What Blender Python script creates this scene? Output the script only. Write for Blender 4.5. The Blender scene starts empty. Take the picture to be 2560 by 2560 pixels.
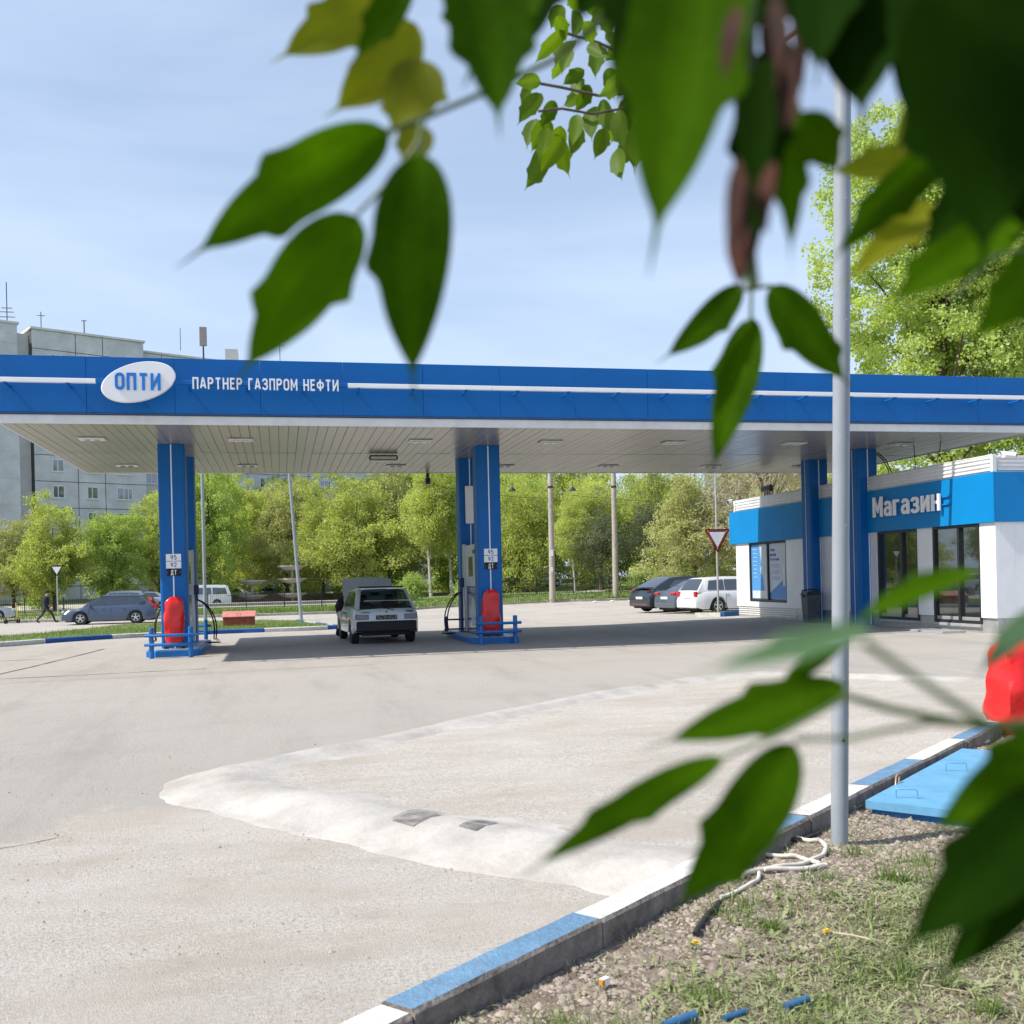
import bpy, bmesh, math, random
import numpy as np
from mathutils import Vector, Matrix, Euler

R = math.radians
scene = bpy.context.scene
COL = scene.collection
random.seed(11)

# ------------------------------------------------------------------ camera
CAM_H = 1.55
YAW = math.atan(436 / 1951)
cam_data = bpy.data.cameras.new('camera')
cam = bpy.data.objects.new('camera', cam_data)
COL.objects.link(cam)
cam_data.sensor_width = 36
cam_data.sensor_height = 36
cam_data.lens = 36.35
cam_data.shift_y = 0.0645
cam_data.clip_start = 0.05
cam_data.clip_end = 4000
Mrot = Matrix.Rotation(-YAW, 3, 'Z') @ Matrix.Rotation(R(90), 3, 'X') @ Matrix.Rotation(-0.0229, 3, 'Z')
cam.matrix_world = Matrix.Translation((0, 0, CAM_H)) @ Mrot.to_4x4()
cam_data.dof.use_dof = True
cam_data.dof.focus_distance = 20
cam_data.dof.aperture_fstop = 7.0
scene.camera = cam

# ------------------------------------------------------------------ sun and sky
EL, AZ = R(49.7), R(5.5)            # light travels towards +X, a touch towards +Y
sund = bpy.data.lights.new('sun', 'SUN')
sund.energy = 4.8
sund.angle = R(0.5)
sund.color = (1.0, 0.94, 0.84)
sun = bpy.data.objects.new('sun', sund)
COL.objects.link(sun)
ldir = Vector((math.cos(AZ) * math.cos(EL), math.sin(AZ) * math.cos(EL), -math.sin(EL)))
sun.rotation_euler = ldir.to_track_quat('-Z', 'Y').to_euler()
sun.location = (-20, 0, 30)

world = bpy.data.worlds.new('World')
scene.world = world
world.use_nodes = True
wn = world.node_tree
wn.nodes.clear()
wo = wn.nodes.new('ShaderNodeOutputWorld')
bg = wn.nodes.new('ShaderNodeBackground')
sky = wn.nodes.new('ShaderNodeTexSky')
sky.sky_type = 'NISHITA'
sky.sun_disc = False
sky.sun_elevation = EL
sky.sun_rotation = math.atan2(-ldir.x, -ldir.y)
sky.air_density = 1.0
sky.dust_density = 1.6
sky.ozone_density = 1.6
tc = wn.nodes.new('ShaderNodeTexCoord')
mp = wn.nodes.new('ShaderNodeMapping')
mp.inputs['Scale'].default_value = (0.9, 0.9, 3.4)
mp.inputs['Rotation'].default_value = (0.25, 0.12, 0.4)
nz = wn.nodes.new('ShaderNodeTexNoise')
nz.inputs['Scale'].default_value = 1.7
nz.inputs['Detail'].default_value = 7
nz.inputs['Roughness'].default_value = 0.52
nz.inputs['Distortion'].default_value = 0.6
cr = wn.nodes.new('ShaderNodeMapRange')
cr.inputs['From Min'].default_value = 0.40
cr.inputs['From Max'].default_value = 0.64
cr.inputs['To Min'].default_value = 0.60
cr.inputs['To Max'].default_value = 0.95
mx = wn.nodes.new('ShaderNodeMixRGB')
mx.inputs['Color2'].default_value = (4.35, 5.35, 7.05, 1)      # thin veil of high cloud
L = wn.links.new
L(tc.outputs['Generated'], mp.inputs['Vector'])
L(mp.outputs['Vector'], nz.inputs['Vector'])
L(nz.outputs['Fac'], cr.inputs['Value'])
sep = wn.nodes.new('ShaderNodeSeparateXYZ')
L(tc.outputs['Generated'], sep.inputs['Vector'])
hz_ = wn.nodes.new('ShaderNodeMapRange')            # the veil thins out towards the zenith
hz_.inputs['From Min'].default_value = 0.0
hz_.inputs['From Max'].default_value = 1.0
hz_.inputs['To Min'].default_value = 1.08
hz_.inputs['To Max'].default_value = 0.35
L(sep.outputs['Z'], hz_.inputs['Value'])
mu = wn.nodes.new('ShaderNodeMath'); mu.operation = 'MULTIPLY'; mu.use_clamp = True
L(cr.outputs['Result'], mu.inputs[0]); L(hz_.outputs['Result'], mu.inputs[1])
L(mu.outputs[0], mx.inputs['Fac'])
L(sky.outputs['Color'], mx.inputs['Color1'])
L(mx.outputs['Color'], bg.inputs['Color'])
L(bg.outputs['Background'], wo.inputs['Surface'])
bg.inputs['Strength'].default_value = 0.13

vs = scene.view_settings
vs.view_transform = 'Standard'
vs.look = 'None'
vs.exposure = 0.33
vs.gamma = 1
vs.use_curve_mapping = False
scene.render.resolution_x = 1024
scene.render.resolution_y = 1024
try:
    scene.cycles.transparent_max_bounces = 12
except Exception:
    pass

# ------------------------------------------------------------------ terrain height
def ss(a, b, x):
    t = min(1, max(0, (x - a) / (b - a)))
    return t * t * (3 - 2 * t)

def g(X, Y):
    z = -0.32 * ss(30, 48, Y) * (1 - .45 * ss(10, 20, X))
    z += 0.08 * ss(9, 15, X) * (1 - ss(32, 38, Y))
    z += -0.03 * (1 - ss(-4, 4, X)) * ss(8, 18, Y) * (1 - ss(30, 40, Y))
    z += 0.38 * ss(60, 69, Y) * ss(5, 12, X)
    z += 1.1 * ss(95, 128, Y)
    return z

# ------------------------------------------------------------------ materials
MATS = {}
def nodes_of(name):
    m = bpy.data.materials.new(name)
    m.use_nodes = True
    nt = m.node_tree
    b = nt.nodes['Principled BSDF']
    return m, nt, b

def pm(name, col, rough=.6, metal=0, var=.12, scale=6, bump=0, bscale=60, spec=.5, coat=0, detail=5, col2=None, stretch=None, dirt=0):
    if name in MATS:
        return MATS[name]
    m, nt, b = nodes_of(name)
    lk = nt.links.new
    b.inputs['Roughness'].default_value = rough
    b.inputs['Metallic'].default_value = metal
    b.inputs['Specular IOR Level'].default_value = spec
    if coat:
        b.inputs['Coat Weight'].default_value = coat
        b.inputs['Coat Roughness'].default_value = .05
    tcn = nt.nodes.new('ShaderNodeTexCoord')
    vec = tcn.outputs['Object']
    if stretch:
        mpn = nt.nodes.new('ShaderNodeMapping')
        mpn.inputs['Scale'].default_value = stretch
        lk(vec, mpn.inputs['Vector'])
        vec = mpn.outputs['Vector']
    n = nt.nodes.new('ShaderNodeTexNoise')
    n.inputs['Scale'].default_value = scale
    n.inputs['Detail'].default_value = detail
    n.inputs['Roughness'].default_value = .65
    lk(vec, n.inputs['Vector'])
    r = nt.nodes.new('ShaderNodeValToRGB')
    c2 = col2 or tuple(c * (1 - var * 2) for c in col)
    c1 = col if col2 else tuple(min(1, c * (1 + var)) for c in col)
    r.color_ramp.elements[0].position = .32
    r.color_ramp.elements[1].position = .68
    r.color_ramp.elements[0].color = (*c2, 1)
    r.color_ramp.elements[1].color = (*c1, 1)
    lk(n.outputs['Fac'], r.inputs['Fac'])
    out = r.outputs['Color']
    if dirt:
        n2 = nt.nodes.new('ShaderNodeTexNoise')
        n2.inputs['Scale'].default_value = scale * .37
        n2.inputs['Detail'].default_value = 8
        n2.inputs['Roughness'].default_value = .7
        lk(tcn.outputs['Object'], n2.inputs['Vector'])
        mr = nt.nodes.new('ShaderNodeMapRange')
        mr.inputs['From Min'].default_value = .52
        mr.inputs['From Max'].default_value = .75
        mr.inputs['To Max'].default_value = dirt
        lk(n2.outputs['Fac'], mr.inputs['Value'])
        mm = nt.nodes.new('ShaderNodeMixRGB')
        mm.inputs['Color2'].default_value = (.23, .19, .15, 1)
        lk(mr.outputs['Result'], mm.inputs['Fac'])
        lk(out, mm.inputs['Color1'])
        out = mm.outputs['Color']
    lk(out, b.inputs['Base Color'])
    if bump:
        n3 = nt.nodes.new('ShaderNodeTexNoise')
        n3.inputs['Scale'].default_value = bscale
        n3.inputs['Detail'].default_value = 4
        lk(vec, n3.inputs['Vector'])
        bp = nt.nodes.new('ShaderNodeBump')
        bp.inputs['Strength'].default_value = bump
        bp.inputs['Distance'].default_value = .02
        lk(n3.outputs['Fac'], bp.inputs['Height'])
        lk(bp.outputs['Normal'], b.inputs['Normal'])
    MATS[name] = m
    return m

def foliage(name, ca, cb, trans=.35, rough=.55, nscale=.35, vein=False, spec=.3):
    m, nt, b = nodes_of(name)
    lk = nt.links.new
    b.inputs['Roughness'].default_value = rough
    b.inputs['Specular IOR Level'].default_value = spec
    at = nt.nodes.new('ShaderNodeAttribute')
    at.attribute_name = 'tint'
    n = nt.nodes.new('ShaderNodeTexNoise')
    n.inputs['Scale'].default_value = nscale
    n.inputs['Detail'].default_value = 3
    tcn = nt.nodes.new('ShaderNodeTexCoord')
    lk(tcn.outputs['Object'], n.inputs['Vector'])
    ad = nt.nodes.new('ShaderNodeMath'); ad.operation = 'MULTIPLY_ADD'
    ad.inputs[1].default_value = .5
    lk(at.outputs['Fac'], ad.inputs[0])
    sb = nt.nodes.new('ShaderNodeMath'); sb.operation = 'SUBTRACT'
    sb.inputs[1].default_value = .22
    lk(n.outputs['Fac'], sb.inputs[0])
    lk(sb.outputs[0], ad.inputs[2])
    oi = nt.nodes.new('ShaderNodeObjectInfo')
    a2 = nt.nodes.new('ShaderNodeMath'); a2.operation = 'MULTIPLY_ADD'
    a2.inputs[1].default_value = .35
    lk(oi.outputs['Random'], a2.inputs[0])
    lk(ad.outputs[0], a2.inputs[2])
    mxr = nt.nodes.new('ShaderNodeMixRGB')
    mxr.inputs['Color1'].default_value = (*ca, 1)
    mxr.inputs['Color2'].default_value = (*cb, 1)
    lk(a2.outputs[0], mxr.inputs['Fac'])
    out = mxr.outputs['Color']
    lk(out, b.inputs['Base Color'])
    t = nt.nodes.new('ShaderNodeBsdfTranslucent')
    g2 = nt.nodes.new('ShaderNodeMixRGB'); g2.blend_type = 'MULTIPLY'; g2.inputs['Fac'].default_value = 1
    g2.inputs['Color2'].default_value = (1.25, 1.3, .35, 1)
    lk(out, g2.inputs['Color1'])
    lk(g2.outputs['Color'], t.inputs['Color'])
    ms = nt.nodes.new('ShaderNodeMixShader')
    ms.inputs['Fac'].default_value = trans
    lk(b.outputs['BSDF'], ms.inputs[1])
    lk(t.outputs['BSDF'], ms.inputs[2])
    lk(ms.outputs['Shader'], nt.nodes['Material Output'].inputs['Surface'])
    MATS[name] = m
    return m

def glassm(name, col=(.02, .025, .03), mirror=.25, rough=.02, alpha=0.0):
    """window glass: tinted, mirror-like at the surface, optionally partly see-through"""
    m, nt, b = nodes_of(name)
    lk = nt.links.new
    b.inputs['Base Color'].default_value = (*col, 1)
    b.inputs['Roughness'].default_value = .12
    gl = nt.nodes.new('ShaderNodeBsdfGlossy')
    gl.inputs['Roughness'].default_value = rough
    gl.inputs['Color'].default_value = (.92, .95, .95, 1)
    lw = nt.nodes.new('ShaderNodeLayerWeight')
    lw.inputs['Blend'].default_value = .35
    ma = nt.nodes.new('ShaderNodeMath'); ma.operation = 'MULTIPLY_ADD'
    ma.inputs[1].default_value = .5
    ma.inputs[2].default_value = mirror
    lk(lw.outputs['Fresnel'], ma.inputs[0])
    src = b.outputs['BSDF']
    if alpha:
        tr = nt.nodes.new('ShaderNodeBsdfTransparent')
        tr.inputs['Color'].default_value = (.75, .82, .8, 1)
        m0 = nt.nodes.new('ShaderNodeMixShader')
        m0.inputs['Fac'].default_value = alpha
        lk(src, m0.inputs[1]); lk(tr.outputs['BSDF'], m0.inputs[2])
        src = m0.outputs['Shader']
    ms = nt.nodes.new('ShaderNodeMixShader')
    lk(ma.outputs[0], ms.inputs['Fac'])
    lk(src, ms.inputs[1])
    lk(gl.outputs['BSDF'], ms.inputs[2])
    lk(ms.outputs['Shader'], nt.nodes['Material Output'].inputs['Surface'])
    MATS[name] = m
    return m

BLUE = (.003, .105, .50)
m_blue = pm('blue_panel', (.0005, .118, .40), .45, var=.04, scale=1.3, coat=0, spec=.3, bump=.02, bscale=2)
m_blue_light = pm('shop_blue_panel', (.001, .215, .54), .42, var=.04, scale=1.1, spec=.25, coat=0)
m_bluepaint = pm('blue_enamel', (.006, .15, .45), .42, var=.15, scale=7, bump=.15, bscale=30, dirt=.25)
m_navy = pm('navy_enamel', (.008, .03, .13), .4, var=.1, scale=5)
m_white = pm('white_panel', (.80, .81, .82), .42, var=.03, scale=2, dirt=.06)
m_white_trim = pm('white_trim', (.74, .75, .75), .5, var=.05, scale=3, dirt=.2)
m_sign_white = pm('sign_white', (.88, .88, .89), .35, var=.02, scale=3)
m_sign_blue = pm('sign_blue', (.01, .19, .62), .35, var=.03, scale=3)
m_black = pm('black_plastic', (.010, .010, .011), .7, var=.2, scale=20)
m_rubber = pm('rubber', (.022, .022, .023), .8, var=.25, scale=14, bump=.2, bscale=80)
m_dark = pm('dark_frame', (.02, .022, .026), .35, var=.1)
m_steel = pm('brushed_steel', (.62, .64, .66), .28, metal=.85, var=.08, scale=9, stretch=(1, 1, .05))
m_galv = pm('galvanised_steel', (.46, .48, .50), .45, metal=.35, var=.1, scale=12, bump=.1, bscale=25, dirt=.15)
m_corr = pm('white_corrugated_sheet', (.74, .75, .76), .4, var=.05, scale=3, dirt=.15)
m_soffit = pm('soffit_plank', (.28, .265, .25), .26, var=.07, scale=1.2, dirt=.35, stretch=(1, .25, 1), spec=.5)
m_red = pm('red_vinyl', (.70, .012, .012), .3, var=.12, scale=4, spec=.6, bump=.5, bscale=9)
m_plate = pm('number_plate', (.7, .7, .68), .5, var=.1, scale=40)
m_poleg = pm('grey_pole_paint', (.29, .32, .36), .36, var=.05, scale=3, bump=.06, bscale=30, dirt=.12, spec=.6)
m_conc = pm('pole_concrete', (.40, .36, .31), .9, var=.12, scale=5, bump=.3, bscale=40)
m_kerbw = pm('white_kerb_paint', (.62, .62, .60), .8, var=.12, scale=12, bump=.5, bscale=50, dirt=.35)
m_kerbb = pm('blue_kerb_paint', (.12, .235, .37), .75, var=.12, scale=10, bump=.5, bscale=50, dirt=.3)
m_kerbb2 = pm('deep_blue_kerb_paint', (.01, .10, .38), .7, var=.15, scale=10, bump=.5, bscale=50, dirt=.2)
m_kerbc = pm('kerb_concrete', (.22, .19, .17), .9, var=.25, scale=9, bump=.6, bscale=45, dirt=.5)
m_ridge = pm('whitish_concrete', (.43, .408, .38), .92, var=.12, scale=2.2, bump=.35, bscale=28, dirt=.6)
m_bark = pm('bark', (.11, .085, .065), .95, var=.35, scale=9, bump=.8, bscale=14, stretch=(1, 1, .25))
m_birch = pm('birch_bark', (.50, .48, .43), .9, var=.3, scale=6, bump=.3, bscale=18, stretch=(1, 1, 3), detail=6)
m_twig = pm('twig', (.10, .08, .055), .8, var=.25, scale=30)
m_greenstem = pm('green_stem', (.07, .12, .03), .6, var=.15, scale=40)
m_samara = pm('dry_seed_wings', (.045, .010, .004), .95, var=.4, scale=25)
m_facade = pm('panel_concrete', (.64, .65, .66), .9, var=.10, scale=.5, bump=.25, bscale=6, dirt=.18)
m_facade2 = pm('warm_panel_concrete', (.70, .70, .68), .9, var=.08, scale=.6, bump=.25, bscale=6)
m_winwhite = pm('white_window_frame', (.75, .77, .8), .5, var=.03)
m_brick = pm('pinkish_brick', (.45, .30, .24), .9, var=.1, scale=4)
m_asph_dark = pm('dark_seam_or_shadow', (.09, .075, .06), .95, var=.2, scale=9)
m_chrome = pm('chrome', (.7, .72, .74), .15, metal=1, var=.02)
m_dirtc = pm('worn_concrete', (.42, .39, .35), .92, var=.1, scale=3, bump=.4, bscale=30, dirt=.4)
m_glass = glassm('car_glass', (.02, .025, .028), .10, alpha=.35)
m_glass_dk = glassm('dark_glass', (.012, .014, .016), .12)
m_shopglass = glassm('shop_glass', (.012, .016, .016), .16, alpha=.22)
m_glass_bld = glassm('house_glass', (.10, .12, .14), .15)
m_headl = pm('lamp_glass', (.55, .57, .6), .12, var=.1, scale=20, coat=.6)
m_redl = pm('red_lamp', (.55, .015, .02), .15, var=.15, scale=15, coat=.6)
fol_a = foliage('spring_foliage', (.23, .27, .09), (.57, .62, .24), .48)
fol_b = foliage('green_foliage', (.15, .22, .075), (.45, .55, .20), .48)
fol_c = foliage('olive_foliage', (.21, .22, .12), (.52, .53, .29), .42)
fol_pop = foliage('poplar_foliage', (.19, .27, .08), (.55, .64, .25), .5)
fol_dry = foliage('dry_twig_foliage', (.24, .20, .15), (.50, .45, .36), .15)
fol_pine = foliage('conifer_needles', (.05, .07, .04), (.16, .19, .10), .12)
leaf_g = foliage('near_leaf_green', (.012, .042, .0004), (.062, .150, .002), .5, rough=.8, nscale=30, spec=.05)
leaf_y = foliage('near_leaf_yellow', (.12, .145, .003), (.22, .24, .005), .55, rough=.6, nscale=30)
leaf_d = foliage('near_leaf_dark', (.004, .016, .0006), (.010, .034, .001), .25, rough=.8, nscale=30, spec=.03)
leaf_p = foliage('near_leaf_pale', (.08, .17, .08), (.12, .22, .12), .4, rough=.35, nscale=30)
leaf_s = foliage('twig_leaf', (.05, .11, .006), (.12, .20, .010), .55, rough=.55, nscale=9)
grass_m = foliage('grass_blades', (.07, .13, .025), (.17, .24, .06), .3, nscale=1.2)
cut_m = foliage('cut_grass', (.16, .20, .08), (.42, .44, .24), .2, nscale=3)

# ------------------------------------------------------------------ mesh helpers
def origin_of(o):
    v = Vector((0, 0, 0))
    while o is not None:
        v += Vector(o.location)
        o = o.parent
    return v

class MB:
    def __init__(s):
        s.v = []; s.f = []; s.mi = []; s.cur = 0; s.xf = None
    def m(s, i):
        s.cur = i; return s
    def add(s, vs_, fs):
        n = len(s.v)
        if s.xf is not None:
            vs_ = [s.xf @ Vector(p) for p in vs_]
        s.v += [tuple(p) for p in vs_]
        for f in fs:
            s.f.append(tuple(n + i for i in f)); s.mi.append(s.cur)
        return s
    def box(s, c, d, rz=0, M=None):
        x, y, z = (k / 2 for k in d)
        pts = [Vector(p) for p in ((-x, -y, -z), (x, -y, -z), (x, y, -z), (-x, y, -z), (-x, -y, z), (x, -y, z), (x, y, z), (-x, y, z))]
        rot = M if M is not None else Matrix.Rotation(rz, 3, 'Z')
        pts = [rot @ p + Vector(c) for p in pts]
        return s.add(pts, [(0, 3, 2, 1), (4, 5, 6, 7), (0, 1, 5, 4), (1, 2, 6, 5), (2, 3, 7, 6), (3, 0, 4, 7)])
    def bb(s, x0, x1, y0, y1, z0, z1):
        return s.box(((x0 + x1) / 2, (y0 + y1) / 2, (z0 + z1) / 2), (x1 - x0, y1 - y0, z1 - z0))
    def bev(s, x0, x1, y0, y1, z0, z1, b=.01):
        """box with chamfered edges"""
        cx, cy, cz = (x0 + x1) / 2, (y0 + y1) / 2, (z0 + z1) / 2
        hx, hy, hz = (x1 - x0) / 2, (y1 - y0) / 2, (z1 - z0) / 2
        pts = []
        idx = {}
        for sx in (-1, 1):
            for sy in (-1, 1):
                for sz in (-1, 1):
                    for a in range(3):
                        p = [sx * (hx - (b if a != 0 else 0)), sy * (hy - (b if a != 1 else 0)), sz * (hz - (b if a != 2 else 0))]
                        idx[(sx, sy, sz, a)] = len(pts)
                        pts.append((cx + p[0], cy + p[1], cz + p[2]))
        fs = []
        for a in range(3):
            o1, o2 = [i for i in range(3) if i != a]
            for sgn in (-1, 1):
                q = []
                for u, v in ((-1, -1), (1, -1), (1, 1), (-1, 1)):
                    k = [0, 0, 0]; k[a] = sgn; k[o1] = u; k[o2] = v
                    q.append(idx[(*k, a)])
                fs.append(tuple(q))
            for u in (-1, 1):
                for v in (-1, 1):
                    k1 = [0, 0, 0]; k1[a] = -1; k1[o1] = u; k1[o2] = v
                    k2 = list(k1); k2[a] = 1
                    fs.append((idx[(*k1, o1)], idx[(*k2, o1)], idx[(*k2, o2)], idx[(*k1, o2)]))
        for sx in (-1, 1):
            for sy in (-1, 1):
                for sz in (-1, 1):
                    fs.append(tuple(idx[(sx, sy, sz, a)] for a in range(3)))
        return s.add(pts, fs)
    def cyl(s, p0, p1, r0, r1=None, n=12, caps=True):
        r1 = r0 if r1 is None else r1
        p0, p1 = Vector(p0), Vector(p1)
        d = (p1 - p0).normalized()
        a = d.orthogonal().normalized(); b = d.cross(a)
        vs_ = []
        for p, r in ((p0, r0), (p1, r1)):
            for i in range(n):
                t = 2 * math.pi * i / n
                vs_.append(p + r * (math.cos(t) * a + math.sin(t) * b))
        fs = [(i, (i + 1) % n, n + (i + 1) % n, n + i) for i in range(n)]
        if caps:
            fs += [tuple(range(n - 1, -1, -1)), tuple(range(n, 2 * n))]
        return s.add(vs_, fs)
    def tube(s, pts, r, n=8, caps=True):
        pts = [Vector(p) for p in pts]
        rs = r if isinstance(r, (list, tuple)) else [r] * len(pts)
        vs_ = []
        a = None
        for i, p in enumerate(pts):
            d = (pts[min(i + 1, len(pts) - 1)] - pts[max(i - 1, 0)]).normalized()
            a = d.orthogonal().normalized() if a is None else (a - a.dot(d) * d).normalized()
            b = d.cross(a)
            for k in range(n):
                t = 2 * math.pi * k / n
                vs_.append(p + rs[i] * (math.cos(t) * a + math.sin(t) * b))
        fs = []
        for i in range(len(pts) - 1):
            for k in range(n):
                fs.append((i * n + k, i * n + (k + 1) % n, (i + 1) * n + (k + 1) % n, (i + 1) * n + k))
        if caps:
            fs += [tuple(range(n - 1, -1, -1)), tuple(range((len(pts) - 1) * n, len(pts) * n))]
        return s.add(vs_, fs)
    def prism(s, poly, z0, z1):
        n = len(poly)
        vs_ = [(x, y, z0) for x, y in poly] + [(x, y, z1) for x, y in poly]
        return s.add(vs_, [tuple(range(n - 1, -1, -1)), tuple(range(n, 2 * n))] + [(i, (i + 1) % n, n + (i + 1) % n, n + i) for i in range(n)])
    def loft(s, rings, closed=True, caps=True):
        n = len(rings[0])
        vs_ = [p for r_ in rings for p in r_]
        fs = []
        m_ = n if closed else n - 1
        for i in range(len(rings) - 1):
            for k in range(m_):
                fs.append((i * n + k, i * n + (k + 1) % n, (i + 1) * n + (k + 1) % n, (i + 1) * n + k))
        if caps and closed:
            fs += [tuple(range(n - 1, -1, -1)), tuple(range((len(rings) - 1) * n, len(rings) * n))]
        return s.add(vs_, fs)
    def sphere(s, c, r, nu=12, nv=8, sc=(1, 1, 1)):
        rings = []
        for j in range(nv + 1):
            ph = math.pi * j / nv
            rr = max(math.sin(ph), .001)
            rings.append([(c[0] + sc[0] * r * rr * math.cos(2 * math.pi * i / nu), c[1] + sc[1] * r * rr * math.sin(2 * math.pi * i / nu), c[2] + sc[2] * r * math.cos(ph)) for i in range(nu)])
        return s.loft(rings)
    def build(s, name, mats, parent=None, smooth=False, world=True, angle=35):
        me = bpy.data.meshes.new(name)
        off = origin_of(parent) if (parent is not None and world) else Vector((0, 0, 0))
        me.from_pydata([(p[0] - off.x, p[1] - off.y, p[2] - off.z) for p in s.v], [], s.f)
        for mt in (mats if isinstance(mats, (list, tuple)) else [mats]):
            me.materials.append(mt)
        me.polygons.foreach_set('material_index', s.mi)
        me.update()
        bm = bmesh.new(); bm.from_mesh(me)
        bmesh.ops.recalc_face_normals(bm, faces=bm.faces)
        bm.to_mesh(me); bm.free()
        if smooth:
            try:
                me.shade_smooth()
                me.set_sharp_from_angle(angle=R(angle))
            except Exception:
                pass
        o = bpy.data.objects.new(name, me)
        COL.objects.link(o)
        o.parent = parent
        return o

def tag(o, label=None, cat=None, group=None, kind=None):
    if label: o['label'] = label
    if cat: o['category'] = cat
    if group: o['group'] = group
    if kind: o['kind'] = kind
    return o

def thing(name, label, cat, loc=(0, 0, 0), rz=0, group=None):
    o = bpy.data.objects.new(name, None)
    o.empty_display_size = .2
    COL.objects.link(o)
    o.location = loc
    o.rotation_euler = (0, 0, rz)
    return tag(o, label, cat, group)

def copy_tree(o, parent=None, loc=None, rz=None, sc=None):
    c = o.copy()
    COL.objects.link(c)
    c.parent = parent
    if loc is not None: c.location = loc
    if rz is not None: c.rotation_euler = (0, 0, rz)
    if sc is not None: c.scale = sc
    for ch in [k for k in bpy.data.objects if k.parent == o]:
        copy_tree(ch, c)
    return c

def inst(me, name, parent, loc, rot=(0, 0, 0), sc=(1, 1, 1)):
    o = bpy.data.objects.new(name, me)
    COL.objects.link(o)
    o.parent = parent
    o.location = Vector(loc) - (origin_of(parent) if parent else Vector())
    o.rotation_euler = rot
    o.scale = sc
    return o

def clean(sel):
    o = sel
    me = o.data
    bpy.data.objects.remove(o)
    return me

def _arc(cx, cy, rx, ry, a0, a1, n=7):
    return [(cx + rx * math.cos(R(a0 + (a1 - a0) * i / (n - 1))), cy + ry * math.sin(R(a0 + (a1 - a0) * i / (n - 1)))) for i in range(n)]
def _rr(w, h, r, y=0):
    return _arc(w - r, y + r, r, r, -90, 0, 5) + _arc(w - r, y + h - r, r, r, 0, 90, 5) + _arc(r, y + h - r, r, r, 90, 180, 5) + _arc(r, y + r, r, r, 180, 270, 5)
def _z(h):
    return [(.40, [(0, .80 * h), (.03, .92 * h), (.12, h), (.27, h), (.37, .92 * h), (.39, .78 * h), (.37, .60 * h), (.27, .53 * h), (.12, .53 * h)], 0),
            (.40, [(.24, .52 * h), (.36, .46 * h), (.41, .34 * h), (.41, .18 * h), (.36, .06 * h), (.27, 0), (.12, 0), (.03, .07 * h), (0, .20 * h)], 0)]
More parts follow.
